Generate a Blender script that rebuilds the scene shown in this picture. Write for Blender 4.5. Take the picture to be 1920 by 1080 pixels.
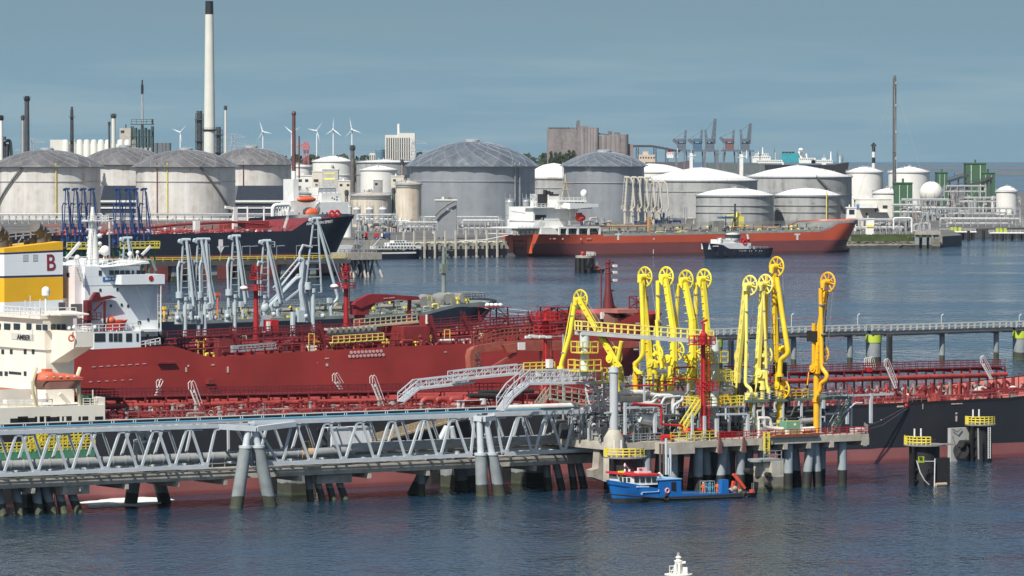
import bpy, math, random
from math import sin, cos, pi, sqrt, radians, atan2, hypot
from mathutils import Vector, Matrix, Euler
RND = random.Random(11)
HAZE = 1.3e-5
for o in list(bpy.data.objects): bpy.data.objects.remove(o)
SC = bpy.context.scene
COL = SC.collection
# ---------------------------------------------------------------- camera
CAM_H, FOC, EYE = 50.0, 8850.0, 270.0
PITCH = math.atan(EYE / FOC)
cam = bpy.data.cameras.new('camera'); cam.lens = FOC / 1920 * 36; cam.sensor_width = 36
cam.clip_start = 5; cam.clip_end = 60000
co = bpy.data.objects.new('camera', cam); COL.objects.link(co)
co.location = (0, 0, CAM_H); co.rotation_euler = (pi / 2 - PITCH, 0, 0)
SC.camera = co
SC.render.resolution_x, SC.render.resolution_y = 1024, 576
# ---------------------------------------------------------------- light
SUN_EL, SUN_AZ = radians(49), radians(28)          # azimuth measured left of straight behind the camera
sd = Vector((-sin(SUN_AZ) * cos(SUN_EL), -cos(SUN_AZ) * cos(SUN_EL), sin(SUN_EL)))
sl = bpy.data.lights.new('sun', 'SUN'); sl.energy = 5.0; sl.angle = radians(0.5); sl.color = (1, .955, .88)
so = bpy.data.objects.new('sun', sl); COL.objects.link(so)
so.rotation_euler = sd.to_track_quat('Z', 'Y').to_euler(); so.location = (0, 0, 300)
w = bpy.data.worlds.new('World'); SC.world = w; w.use_nodes = True
nt = w.node_tree; N = nt.nodes; L = nt.links
for n_ in list(N): N.remove(n_)
def nd(t, **k):
    n_ = N.new(t)
    for a, b in k.items(): setattr(n_, a, b)
    return n_
tc = nd('ShaderNodeTexCoord'); sp = nd('ShaderNodeSeparateXYZ'); L.new(tc.outputs['Generated'], sp.inputs[0])
mx = nd('ShaderNodeMath', operation='MAXIMUM'); L.new(sp.outputs[2], mx.inputs[0]); mx.inputs[1].default_value = 0.0
ad = nd('ShaderNodeMath', operation='ADD'); L.new(mx.outputs[0], ad.inputs[0]); ad.inputs[1].default_value = 0.05
cb = nd('ShaderNodeCombineXYZ'); L.new(sp.outputs[0], cb.inputs[0]); L.new(sp.outputs[1], cb.inputs[1]); L.new(ad.outputs[0], cb.inputs[2])
nz = nd('ShaderNodeVectorMath', operation='NORMALIZE'); L.new(cb.outputs[0], nz.inputs[0])
sky = nd('ShaderNodeTexSky', sky_type='NISHITA', sun_disc=False); sky.sun_elevation = SUN_EL
sky.sun_rotation = atan2(sd.x, sd.y); sky.air_density = 1.0; sky.dust_density = 1.2; sky.ozone_density = 2.0
L.new(nz.outputs[0], sky.inputs[0])
# a thin grey-blue bank of far cloud low over the sea
mr = nd('ShaderNodeMapRange', interpolation_type='SMOOTHSTEP'); L.new(sp.outputs[2], mr.inputs[0])
mr.inputs[1].default_value = .0; mr.inputs[2].default_value = .22; mr.inputs[3].default_value = 1; mr.inputs[4].default_value = .1
mp = nd('ShaderNodeMapping'); L.new(tc.outputs['Generated'], mp.inputs[0]); mp.inputs['Scale'].default_value = (16, 16, 210)
no = nd('ShaderNodeTexNoise'); L.new(mp.outputs[0], no.inputs['Vector']); no.inputs['Scale'].default_value = 1.0; no.inputs['Detail'].default_value = 5
cr = nd('ShaderNodeValToRGB'); L.new(no.outputs[0], cr.inputs[0])
SKY_A, SKY_B, SKY_C = (1.92, 3.34, 4.22, 1), (2.55, 3.80, 4.50, 1), (1.82, 2.92, 3.66, 1)
cr.color_ramp.elements[0].position = .46; cr.color_ramp.elements[0].color = SKY_A
cr.color_ramp.elements[1].position = .66; cr.color_ramp.elements[1].color = SKY_B
mr2 = nd('ShaderNodeMapRange', interpolation_type='SMOOTHSTEP'); L.new(sp.outputs[2], mr2.inputs[0])
mr2.inputs[1].default_value = .008; mr2.inputs[2].default_value = .032
m0 = nd('ShaderNodeMix', data_type='RGBA'); L.new(mr2.outputs[0], m0.inputs[0]); L.new(cr.outputs[0], m0.inputs[6]); m0.inputs[7].default_value = SKY_C
m1 = nd('ShaderNodeMix', data_type='RGBA'); L.new(mr.outputs[0], m1.inputs[0]); L.new(sky.outputs[0], m1.inputs[6]); L.new(m0.outputs[2], m1.inputs[7])
bg = nd('ShaderNodeBackground'); L.new(m1.outputs[2], bg.inputs[0]); bg.inputs[1].default_value = 0.085
ou = nd('ShaderNodeOutputWorld'); L.new(bg.outputs[0], ou.inputs[0])
vs = SC.view_settings; vs.view_transform = 'Standard'; vs.look = 'None'; vs.gamma = 1; vs.exposure = 0.35; vs.use_curve_mapping = False
# ---------------------------------------------------------------- places
ALF = math.atan(.65); U = (cos(ALF), sin(ALF)); NN = (-sin(ALF), cos(ALF))     # quay frame: a along the berths, b away
def ray(px, py):
    k, l = (px - 960) / FOC, (540 - py) / FOC
    return (k, cos(PITCH) + l * sin(PITCH), -sin(PITCH) + l * cos(PITCH))
_LAST = [960]
def Q(px, py, b):
    if px == 0: px = _LAST[0]
    _LAST[0] = px; d = ray(px, py); t = b / (NN[0] * d[0] + NN[1] * d[1])
    return (t * (U[0] * d[0] + U[1] * d[1]), b, CAM_H + t * d[2])
def W(px, py, Y):
    d = ray(px, py); t = Y / d[1]; return (t * d[0], Y, CAM_H + t * d[2])
def toW(p): return (p[0] * U[0] + p[1] * NN[0], p[0] * U[1] + p[1] * NN[1], p[2])
def toJ(p): return (p[0] * U[0] + p[1] * U[1], p[0] * NN[0] + p[1] * NN[1], p[2])
def V(*a): return Vector(a[0] if len(a) == 1 else a)
# ---------------------------------------------------------------- mesh builder
class MB:
    def __init__(s): s.v = []; s.f = []; s.sm = []; s.cut = []
    def add(s, vs, fs, sm=False):
        if vs: s.cut.append((len(s.v), len(s.f), len(s.sm)))
        k = len(s.v); s.v += [tuple(p) for p in vs]; s.f += [tuple(i + k for i in f) for f in fs]; s.sm += [sm] * len(fs); return s
    def box(s, x0, y0, z0, x1, y1, z1):
        if x0 > x1: x0, x1 = x1, x0
        if y0 > y1: y0, y1 = y1, y0
        if z0 > z1: z0, z1 = z1, z0
        return s.add([(x0,y0,z0),(x1,y0,z0),(x1,y1,z0),(x0,y1,z0),(x0,y0,z1),(x1,y0,z1),(x1,y1,z1),(x0,y1,z1)],
              [(0,3,2,1),(4,5,6,7),(0,1,5,4),(1,2,6,5),(2,3,7,6),(3,0,4,7)])
    def cbox(s, c, sx, sy, sz): return s.box(c[0]-sx/2, c[1]-sy/2, c[2], c[0]+sx/2, c[1]+sy/2, c[2]+sz)
    def basis(s, p, q, up=(0,0,1)):
        d = (V(q) - V(p)); 
        if d.length < 1e-6: d = V(0,0,1e-3)
        d.normalize(); u_ = V(up)
        if abs(d.dot(u_)) > .98: u_ = V(0,1,0)
        x = d.cross(u_).normalized(); y = x.cross(d).normalized(); return d, x, y
    def beam(s, p, q, w_, h=None):
        h = h or w_; d, x, y = s.basis(p, q); p = V(p); q = V(q); vs = []
        for c in (p, q):
            for i, j in ((-1,-1),(1,-1),(1,1),(-1,1)): vs.append(c + x*(i*w_/2) + y*(j*h/2))
        return s.add(vs, [(0,1,2,3),(7,6,5,4),(0,4,5,1),(1,5,6,2),(2,6,7,3),(3,7,4,0)])
    def tube(s, p, q, r, n=8, r2=None, caps=True):
        r2 = r if r2 is None else r2; d, x, y = s.basis(p, q); p = V(p); q = V(q); vs = []
        for c, rr in ((p, r), (q, r2)):
            for i in range(n):
                t = 2*pi*(i+.5)/n; vs.append(c + x*(rr*cos(t)) + y*(rr*sin(t)))
        s.add(vs, [(i, (i+1) % n, n+(i+1) % n, n+i) for i in range(n)], n > 5)
        if caps: s.add(vs[:n], [tuple(range(n))[::-1]]); s.add(vs[n:], [tuple(range(n))])
        return s
    def path(s, pts, r, n=8):
        pts = [V(p) for p in pts]; rings = []
        x = None
        for i, p in enumerate(pts):
            a = (p - pts[i-1]).normalized() if i else None
            b = (pts[i+1] - p).normalized() if i < len(pts)-1 else None
            t = (a + b) if (a and b) else (a or b)
            if t.length < 1e-5: t = b
            t.normalize()
            if x is None:
                u_ = V(0,0,1) if abs(t.z) < .9 else V(0,1,0)
                x = t.cross(u_).normalized()
            x = (x - t * x.dot(t)); x = x.normalized() if x.length > 1e-5 else V(1,0,0)
            y = t.cross(x)
            k = 1.0 if not (a and b) else min(1.6, 1 / max(.3, cos(a.angle(b) / 2)))
            rings.append([p + x*(r*k**.5*cos(2*pi*j/n)) + y*(r*k**.5*sin(2*pi*j/n)) for j in range(n)])
        vs = [q for rg in rings for q in rg]; fs = []
        for i in range(len(rings)-1):
            for j in range(n): fs.append((i*n+j, i*n+(j+1) % n, (i+1)*n+(j+1) % n, (i+1)*n+j))
        s.add(vs, fs, n > 5); s.add(rings[0], [tuple(range(n))[::-1]]); s.add(rings[-1], [tuple(range(n))]); return s
    def bend(s, pts, r, n=8, fr=None):
        """pipe with rounded corners"""
        pts = [V(p) for p in pts]; fr = fr or 2.2*r; out = [pts[0]]
        for i in range(1, len(pts)-1):
            p = pts[i]; a = (pts[i-1]-p); b = (pts[i+1]-p); k = min(fr, a.length*.45, b.length*.45)
            a = p + a.normalized()*k; b = p + b.normalized()*k
            for t in (0, .33, .67, 1): out.append(a*(1-t)**2 + p*(2*t*(1-t)) + b*t*t)
        out.append(pts[-1]); return s.path(out, r, n)
    def lathe(s, prof, c=(0,0,0), n=24, sm=True, off=0, a0=0, a1=2*pi):
        full = abs(a1-a0-2*pi) < 1e-6; m = n if full else n+1
        vs = [(c[0]+r*cos(a0+(a1-a0)*(i+off)/n), c[1]+r*sin(a0+(a1-a0)*(i+off)/n), c[2]+z) for r, z in prof for i in range(m)]
        fs = []
        for k in range(len(prof)-1):
            for i in range(n):
                j = (i+1) % m; fs.append((k*m+i, k*m+j, (k+1)*m+j, (k+1)*m+i))
        return s.add(vs, fs, sm)
    def cyl(s, c, r, z1, n=16, r2=None):
        return s.tube(c, (c[0], c[1], z1), r, n, r2)
    def ell(s, c, rx, ry, rz, n=12, m=8, z0=-1.0):
        vs = []; fs = []; a0 = math.asin(z0)
        for k in range(m+1):
            t = a0 + (pi/2-a0)*k/m
            for i in range(n): vs.append((c[0]+rx*cos(t)*cos(2*pi*i/n), c[1]+ry*cos(t)*sin(2*pi*i/n), c[2]+rz*sin(t)))
        for k in range(m):
            for i in range(n): fs.append((k*n+i, k*n+(i+1) % n, (k+1)*n+(i+1) % n, (k+1)*n+i))
        return s.add(vs, fs, True)
    def prism(s, poly, y0, y1):          # polygon in x,z pushed along y
        n = len(poly); vs = [(x, y0, z) for x, z in poly] + [(x, y1, z) for x, z in poly]
        return s.add(vs, [tuple(range(n)), tuple(range(2*n-1, n-1, -1))] + [((i+1) % n, i, n+i, n+(i+1) % n) for i in range(n)])
    def prismx(s, poly, x0, x1):         # polygon in y,z pushed along x
        n = len(poly); vs = [(x0, y, z) for y, z in poly] + [(x1, y, z) for y, z in poly]
        return s.add(vs, [tuple(range(n)), tuple(range(2*n-1, n-1, -1))] + [((i+1) % n, i, n+i, n+(i+1) % n) for i in range(n)])
    def prismz(s, poly, z0, z1):
        n = len(poly); vs = [(x, y, z0) for x, y in poly] + [(x, y, z1) for x, y in poly]
        return s.add(vs, [tuple(range(n-1, -1, -1)), tuple(range(n, 2*n))] + [(i, (i+1) % n, n+(i+1) % n, n+i) for i in range(n)])
    def ring(s, c, R_, r, ax=(0,1,0), n=20, m=6):
        ax = V(ax).normalized(); x = ax.cross(V(0,0,1)); x = x.normalized() if x.length > .1 else V(1,0,0); y = ax.cross(x)
        vs = []; fs = []
        for i in range(n):
            t = 2*pi*i/n; d = x*cos(t) + y*sin(t)
            for j in range(m):
                p = 2*pi*j/m; vs.append(V(c) + d*(R_ + r*cos(p)) + ax*(r*sin(p)))
        for i in range(n):
            for j in range(m): fs.append((i*m+j, ((i+1) % n)*m+j, ((i+1) % n)*m+(j+1) % m, i*m+(j+1) % m))
        return s.add(vs, fs, True)
    def wheel(s, c, R_, r, ax=(0,1,0), spokes=8, hub=.25):
        s.ring(c, R_, r, ax); axv = V(ax).normalized(); x = axv.cross(V(0,0,1)).normalized(); y = axv.cross(x)
        for i in range(spokes):
            t = 2*pi*(i+.25)/spokes; s.beam(V(c), V(c) + (x*cos(t)+y*sin(t))*R_, r*1.5, r*1.1)
        s.tube(V(c)-axv*hub, V(c)+axv*hub, R_*.22, 10); return s
    def rail(s, pts, h=1.1, step=1.6, r=.045, mids=1, posts=True):
        for i in range(len(pts)-1):
            p, q = V(pts[i]), V(pts[i+1]); d = (q-p).length; k = max(1, round(d/step))
            for m in range(mids+1): s.beam(p+V(0,0,h*(m+1)/(mids+1)), q+V(0,0,h*(m+1)/(mids+1)), 2*r)
            if posts:
                for j in range(k + (i == len(pts)-2)):
                    e = p.lerp(q, j/k); s.beam(e, e+V(0,0,h), 2*r)
        return s
    def lattice(s, p, q, w0, w1, bays, r=.06, diag=True):     # square lattice mast
        d, x, y = s.basis(p, q); p = V(p); q = V(q); prev = None
        for k in range(bays+1):
            t = k/bays; c = p.lerp(q, t); w_ = (w0+(w1-w0)*t)/2
            cs = [c+x*w_+y*w_, c-x*w_+y*w_, c-x*w_-y*w_, c+x*w_-y*w_]
            for i in range(4): s.beam(cs[i], cs[(i+1) % 4], r*1.2)
            if prev:
                for i in range(4):
                    s.beam(prev[i], cs[i], r*2)
                    if diag: s.beam(prev[i], cs[(i+1) % 4], r*1.2) if (k+i) % 2 else s.beam(prev[(i+1) % 4], cs[i], r*1.2)
            prev = cs
        return s
    def stairs(s, p, q, wv, r=.05, hand=1.0):               # flight from p up to q, wv = width vector
        p, q, wv = V(p), V(q), V(wv)
        s.beam(p, q, .1, .28); s.beam(p+wv, q+wv, .1, .28)
        k = max(2, int(abs(q.z-p.z)/.3))
        for i in range(1, k): e = p.lerp(q, i/k); s.beam(e, e+wv, .25, .05)
        if hand:
            for o_ in (V(0,0,0), wv):
                s.beam(p+o_+V(0,0,hand), q+o_+V(0,0,hand), r*2)
                for i in range(0, 5): e = p.lerp(q, i/4)+o_; s.beam(e, e+V(0,0,hand), r*1.6)
        return s
    def ladder(s, p, q, wv, step=.35, r=.04):
        p, q, wv = V(p), V(q), V(wv); s.beam(p, q, 2*r); s.beam(p+wv, q+wv, 2*r); k = int((q-p).length/step)
        for i in range(k): e = p.lerp(q, (i+.5)/k); s.beam(e, e+wv, r*1.5)
        return s
def mesh_of(name, mb, mat, org=(0,0,0)):
    me = bpy.data.meshes.new(name)
    me.from_pydata([(v[0]-org[0], v[1]-org[1], v[2]-org[2]) for v in mb.v], [], mb.f)
    if any(mb.sm): me.polygons.foreach_set('use_smooth', mb.sm)
    me.materials.append(mat); me.update()
    try: me.set_sharp_from_angle(angle=radians(42))
    except Exception: pass
    return me
def tag(o, label=None, cat=None, group=None, kind=None):
    if label: o['label'] = label
    if cat: o['category'] = cat
    if group: o['group'] = group
    if kind: o['kind'] = kind
    return o
EACH = {'roof_vent','window','bulwark_opening','opening_post','porthole','tyre_fender','bollard_post','deck_beam','navigation_light','window_slot','draught_marks','hull_marks','raft_canister','fairlead','funnel_mark','stern_panel','louvre','rubber_cone'}
class T:
    def __init__(s, name, label, cat, org, frame='W', group=None, ang=None):
        s.org = org; s.o = bpy.data.objects.new(name, None); COL.objects.link(s.o); s.o.empty_display_size = 1
        s.o.location = toW(org) if frame == 'J' else org
        s.o.rotation_euler.z = ang if ang is not None else (ALF if frame == 'J' else 0)
        tag(s.o, label, cat, group)
    def part(s, name, mb, mat, parent=None, label=None, kind=None):
        if name in EACH and len(mb.cut) > 1:
            cs = mb.cut + [(len(mb.v), len(mb.f), len(mb.sm))]; o = None
            for a, b in zip(cs, cs[1:]):
                m = MB(); m.add(mb.v[a[0]:b[0]], [tuple(i-a[0] for i in f) for f in mb.f[a[1]:b[1]]]); m.sm = mb.sm[a[2]:b[2]]; m.cut = [(0,0,0)]; o = s.part(name, m, mat, parent)
            return o
        o = bpy.data.objects.new(name, mesh_of(name, mb, mat, s.org)); COL.objects.link(o); o.parent = parent or s.o
        return tag(o, label, None, None, kind)
    def text(s, name, txt, size, at, right, nrm, mat, parent=None, stretch=1.0):
        """raised lettering, at = lower left corner in frame coordinates"""
        me = text_mesh(txt, size); r = V(right).normalized(); n_ = V(nrm).normalized(); up = n_.cross(r)
        for v in me.vertices:
            c = v.co; p = V(at) + r*(c.x*stretch) + up*c.y + n_*c.z - V(s.org); v.co = p
        me.materials.clear(); me.materials.append(mat)
        o = bpy.data.objects.new(name, me); COL.objects.link(o); o.parent = parent or s.o; return o
def text_mesh(txt, size):
    cu = bpy.data.curves.new('lettering', 'FONT'); cu.body = txt; cu.size = size; cu.extrude = .03; cu.offset = .012*size
    o = bpy.data.objects.new('lettering', cu); COL.objects.link(o)
    me = bpy.data.meshes.new_from_object(o.evaluated_get(bpy.context.evaluated_depsgraph_get()))
    bpy.data.objects.remove(o); return me
def solo(name, label, cat, mb, mat, org, frame='W', group=None, kind=None):
    o = bpy.data.objects.new(name, mesh_of(name, mb, mat, org)); COL.objects.link(o)
    o.location = toW(org) if frame == 'J' else org
    if frame == 'J': o.rotation_euler.z = ALF
    return tag(o, label, cat, group, kind)
def dup(root, loc=None, label=None, rotz=None, scale=None):
    r = root.copy(); COL.objects.link(r)
    if loc: r.location = loc
    if rotz is not None: r.rotation_euler.z = rotz
    if scale: r.scale = scale
    if label: r['label'] = label
    for ch in root.children:
        c = ch.copy(); COL.objects.link(c); c.parent = r
        for g in ch.children:
            d = g.copy(); COL.objects.link(d); d.parent = c
    return r
# ---------------------------------------------------------------- materials
MATS = {}
def mat(name, col, rough=.6, metal=0.0, var=.18, scale=.35, streak=0.0, scol=(.25,.13,.07), rust=0.0, rcol=(.22,.08,.035), split=None, bump=0.0, panel=None, spec=.5, vary=False, sf=1.1):
    """paint or concrete with mottling; streak = vertical run-down stains; split = (z, colour below, width); panel = (x step, z step, darkening)"""
    m = bpy.data.materials.new(name); m.use_nodes = True; t = m.node_tree; B = t.nodes['Principled BSDF']; l = t.links
    def k(ty, **a):
        n_ = t.nodes.new(ty)
        for x, y in a.items(): setattr(n_, x, y)
        return n_
    tx = k('ShaderNodeTexCoord'); ob = tx.outputs['Object']
    def noise(sc, vec=(1,1,1), det=4, rgh=.55):
        mp_ = k('ShaderNodeMapping'); l.new(ob, mp_.inputs[0]); mp_.inputs['Scale'].default_value = vec
        n_ = k('ShaderNodeTexNoise'); n_.inputs['Scale'].default_value = sc; n_.inputs['Detail'].default_value = det; n_.inputs['Roughness'].default_value = rgh
        l.new(mp_.outputs[0], n_.inputs['Vector']); return n_.outputs[0]
    def mixc(f, a, b, bt='MIX'):
        n_ = k('ShaderNodeMix', data_type='RGBA', blend_type=bt)
        for s_, v_ in ((0, f), (6, a), (7, b)):
            if isinstance(v_, (int, float)): n_.inputs[s_].default_value = v_
            elif isinstance(v_, tuple): n_.inputs[s_].default_value = (*v_[:3], 1)
            else: l.new(v_, n_.inputs[s_])
        return n_.outputs[2]
    def ramp(v_, a, b, lo=0., hi=1.):
        n_ = k('ShaderNodeMapRange'); l.new(v_, n_.inputs[0]); n_.inputs[1].default_value = a; n_.inputs[2].default_value = b
        n_.inputs[3].default_value = lo; n_.inputs[4].default_value = hi; return n_.outputs[0]
    def rgbv(c): 
        n_ = k('ShaderNodeRGB'); n_.outputs[0].default_value = (*c[:3], 1); return n_.outputs[0]
    c = rgbv(col)
    if split:
        sx = k('ShaderNodeSeparateXYZ'); l.new(ob, sx.inputs[0])
        nn_ = ramp(noise(.25, (1,1,1)), 0, 1, -split[2], split[2]); s_ = k('ShaderNodeMath', operation='ADD'); l.new(sx.outputs[2], s_.inputs[0]); l.new(nn_, s_.inputs[1])
        c = mixc(ramp(s_.outputs[0], split[0]-.05, split[0]+.05), rgbv(split[1]), c)
        if len(split) > 3:
            c = mixc(ramp(s_.outputs[0], split[3]-.1, split[3]+.3, 1, 0), c, rgbv(split[4]))
    d = ramp(noise(scale), .3, .7, 1-var, 1+var*.55)
    vv = k('ShaderNodeCombineXYZ'); [l.new(d, vv.inputs[i]) for i in range(3)]
    c = mixc(1., c, vv.outputs[0], 'MULTIPLY')
    if vary:
        oi = k('ShaderNodeObjectInfo'); d = ramp(oi.outputs['Random'], 0, 1, .82, 1.12); vv = k('ShaderNodeCombineXYZ'); [l.new(d, vv.inputs[i]) for i in range(3)]
        c = mixc(1., c, vv.outputs[0], 'MULTIPLY')
    if streak:
        f = ramp(noise(sf, (1,1,.05), 5, .65), .50 if sf >= .5 else .40, .80 if sf >= .5 else .64, 0, streak); g = ramp(noise(.3), .35, .65, .3, 1)
        mm = k('ShaderNodeMath', operation='MULTIPLY'); l.new(f, mm.inputs[0]); l.new(g, mm.inputs[1]); c = mixc(mm.outputs[0], c, rgbv(scol))
    if panel:
        sx = k('ShaderNodeSeparateXYZ'); l.new(ob, sx.inputs[0]); res = None
        for ax_, st in ((0, panel[0]), (2, panel[1])):
            if not st: continue
            q = k('ShaderNodeMath', operation='PINGPONG'); l.new(sx.outputs[ax_], q.inputs[0]); q.inputs[1].default_value = st/2
            r_ = ramp(q.outputs[0], 0, .07, panel[2], 0); c = mixc(r_, c, rgbv((.02,.02,.02)))
    if rust:
        f = ramp(noise(.9, (1,1,.35), 6, .7), .78-rust*.3, .80-rust*.3+.12, 0, .9); c = mixc(f, c, rgbv(rcol))
    l.new(c, B.inputs['Base Color']); B.inputs['Metallic'].default_value = metal; B.inputs['Specular IOR Level'].default_value = spec
    rr = ramp(noise(scale*2.3), .3, .7, max(.05, rough-.1), min(1, rough+.12)); l.new(rr, B.inputs['Roughness'])
    if bump:
        bm = k('ShaderNodeBump'); bm.inputs['Strength'].default_value = bump; bm.inputs['Distance'].default_value = .2
        l.new(noise(1.2, (1,1,1), 6), bm.inputs['Height']); l.new(bm.outputs[0], B.inputs['Normal'])
    MATS[name] = m; return m
WHITE = mat('white_paint', (.66,.66,.63), .5, var=.1, streak=.25, scol=(.42,.36,.28))
CREAM = mat('cream_paint', (.70,.66,.57), .5, var=.08, scale=.2, streak=.22, scol=(.45,.32,.20))
PWHITE = mat('shade_blue_white', (.68,.72,.73), .45, var=.06, scale=.2, streak=.15, scol=(.45,.42,.36), panel=(0, 2.9, .12))  # white with the bluish cast of shaded side faces mixed into the colour
GLASS = mat('dark_window', (.025,.035,.04), .12, var=.3, spec=.8)
BLACK = mat('black_paint', (.012,.012,.014), .6, var=.3)
RUBBER = mat('black_rubber', (.015,.015,.016), .8, var=.3, scale=2)
CONC = mat('concrete', (.34,.31,.26), .85, var=.3, scale=.6, streak=.5, scol=(.13,.11,.09), bump=.3)
CONCD = mat('weathered_pile_concrete', (.22,.245,.25), .8, var=.25, scale=.5, streak=.3, scol=(.08,.09,.07), split=(1.6, (.045,.05,.035), .7, .15, (.065,.078,.03)))
CONCP = mat('pale_concrete', (.45,.42,.36), .85, var=.2, streak=.35, scol=(.2,.16,.12))
GSTEEL = mat('light_grey_steel', (.46,.50,.52), .45, var=.12, scale=.6, streak=.15, scol=(.2,.18,.15), rust=.05)
GALV = mat('galvanised_steel', (.36,.38,.39), .5, metal=.3, var=.2, scale=1)
DSTEEL = mat('dark_steel', (.05,.055,.06), .6, var=.3, scale=1)
PIPEG = mat('grey_pipe', (.33,.34,.33), .5, metal=.15, var=.25, scale=.4, streak=.2)
PIPEW = mat('pale_pipe', (.62,.61,.57), .5, var=.15, scale=.8)
YEL = mat('yellow_paint', (.80,.66,.05), .5, var=.14, scale=.6, streak=.18, scol=(.40,.25,.04), rust=.14, vary=True)
YELP = mat('pale_yellow_paint', (.80,.70,.16), .5, var=.1, scale=.6, streak=.2, scol=(.42,.30,.10), rust=.1, vary=True)
YELR = mat('yellow_rail_paint', (.70,.57,.07), .5, var=.2, scale=1)
ORG = mat('orange_yellow_paint', (.80,.42,.015), .5, var=.14, scale=.6, streak=.35, scol=(.35,.15,.03), vary=True)
REDP = mat('red_paint', (.42,.018,.022), .45, var=.15, scale=.6)
DRED = mat('deck_red', (.20,.022,.022), .6, var=.3, scale=.5, rust=.1, rcol=(.10,.03,.02))
MRED = mat('maroon_steel', (.17,.02,.024), .55, var=.3, scale=.8)
SALM = mat('salmon_deck', (.48,.135,.095), .7, var=.25, scale=.3, streak=.2, scol=(.2,.08,.05))
PRED = mat('faded_red_pipe', (.31,.048,.04), .55, var=.3, scale=.5, rust=.12)
BLUEA = mat('blue_steel', (.018,.05,.155), .45, var=.15, scale=.6)
GREEN = mat('green_steel', (.06,.22,.13), .6, var=.2)
LIME = mat('lime_paint', (.40,.50,.04), .6, var=.15)
ORANGE = mat('orange_red_paint', (.62,.11,.035), .5, var=.15, scale=.6, streak=.15)
from mathutils.bvhtree import BVHTree
def hullhit(mb, px, py):
    d = ray(px, py); o = toJ((0,0,CAM_H)); dj = toJ(d); r_ = BVHTree.FromPolygons([V(v) for v in mb.v], mb.f).ray_cast(V(o), V(dj)); return r_[0]
mat('pale_pink', (.55,.32,.30), .7); mat('faded_red_frame', (.30,.10,.10), .7)
# ================================================================ setting
def water_mat():
    m = bpy.data.materials.new('water'); m.use_nodes = True; t = m.node_tree; B = t.nodes['Principled BSDF']; l = t.links
    B.inputs['Base Color'].default_value = (.010,.032,.058,1); B.inputs['Roughness'].default_value = .16; B.inputs['IOR'].default_value = 1.33
    tx = t.nodes.new('ShaderNodeTexCoord')
    def noise(sc, vec, det=3, rot=0):
        a = t.nodes.new('ShaderNodeMapping'); l.new(tx.outputs['Object'], a.inputs[0]); a.inputs['Scale'].default_value = vec; a.inputs['Rotation'].default_value = (0,0,rot)
        b = t.nodes.new('ShaderNodeTexNoise'); l.new(a.outputs[0], b.inputs['Vector']); b.inputs['Scale'].default_value = sc; b.inputs['Detail'].default_value = det; return b.outputs[0]
    sxy = t.nodes.new('ShaderNodeSeparateXYZ'); l.new(tx.outputs['Object'], sxy.inputs[0]); lee = t.nodes.new('ShaderNodeMapRange'); lee.interpolation_type = 'SMOOTHSTEP'; l.new(sxy.outputs[1], lee.inputs[0])
    lee.inputs[1].default_value = 640; lee.inputs[2].default_value = 1000; lee.inputs[3].default_value = .16; lee.inputs[4].default_value = 1.0      # sheltered water in the lee of the jetties
    def bump(h, st, dist, prev=None, sh=False):
        b = t.nodes.new('ShaderNodeBump'); l.new(h, b.inputs['Height']); b.inputs['Strength'].default_value = st; b.inputs['Distance'].default_value = dist
        if sh: l.new(lee.outputs[0], b.inputs['Strength'])
        if prev: l.new(prev, b.inputs['Normal'])
        return b.outputs[0]
    n1 = bump(noise(.05, (1,.7,1), 2, .25), .6, 1.6)
    n2 = bump(noise(.33, (1,.36,1), 2, .3), 1.0, 2.8, n1, True)
    n3 = bump(noise(1.0, (1,.5,1), 3, -.25), 1.0, .42, n2)
    l.new(n3, B.inputs['Normal'])
    # calmer and rougher patches
    p = noise(.006, (1,3.5,1), 4, .1); r = t.nodes.new('ShaderNodeMapRange'); l.new(p, r.inputs[0]); r.inputs[1].default_value = .35; r.inputs[2].default_value = .65
    r.inputs[3].default_value = .05; r.inputs[4].default_value = .16; l.new(r.outputs[0], B.inputs['Roughness'])
    return m
mb = MB(); RADW = 13030.; nseg = 96
mb.add([(0,0,0)] + [(RADW*cos(2*pi*i/nseg), RADW*sin(2*pi*i/nseg), 0) for i in range(nseg)], [(0, i+1, (i+1) % nseg+1) for i in range(nseg)])
solo('water', None, None, mb, water_mat(), (0,0,0), kind='structure')
GROUND = mat('quay_ground', (.115,.11,.10), .9, var=.35, scale=.03, bump=.2)
GRASSM = mat('grass_slope', (.075,.105,.03), .95, var=.4, scale=.12)
STONE = mat('stone_revetment', (.17,.155,.13), .95, var=.4, scale=.5, bump=.8, split=(1.2, (.03,.035,.03), .3))
shore = [(-2600,1900),(-320,2075),(-110,2150),(0,2185),(60,2215),(150,2290),(207,2293),(222,2330),(232,2500),(300,2560),(420,2700),(455,3300),(480,4300),(420,5200),(330,6300),(260,9000),(-3500,9400),(-6000,6000)]
mb = MB(); mb.prismz(shore, -2, 5); solo('land', None, None, mb, GROUND, (0,0,0), kind='structure')
# grass bank and stone revetment right of the orange tanker
mb = MB(); pl = [W(1560,464,2262), W(1742,464,2285)]
mb.add([(90,2236,0),(208,2281,0),(209,2292,5.2),(90,2250,5.2),(90,2262,5.4),(210,2304,5.4)], [(0,1,2,3),(3,2,5,4)])
solo('embankment', None, None, mb, STONE, (90,2236,0), kind='structure')
mb = MB()
for i in range(1500):
    t = RND.random(); k = RND.random()**1.5; x = 130+t*76; y = 2255+t*28+k*18; z = 3.4+min(k*4,2.2); h = RND.uniform(.4,1.5)*(1-.4*k); w_ = RND.uniform(.4,1.2)
    mb.add([(x-w_,y,z-.3),(x+w_,y+.3,z-.3),(x+w_*.3,y,z+h)], [(0,1,2)])
solo('grass', 'rough green grass on the bank right of the orange tanker', 'grass', mb, GRASSM, (130,2255,3), kind='stuff')
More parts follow.
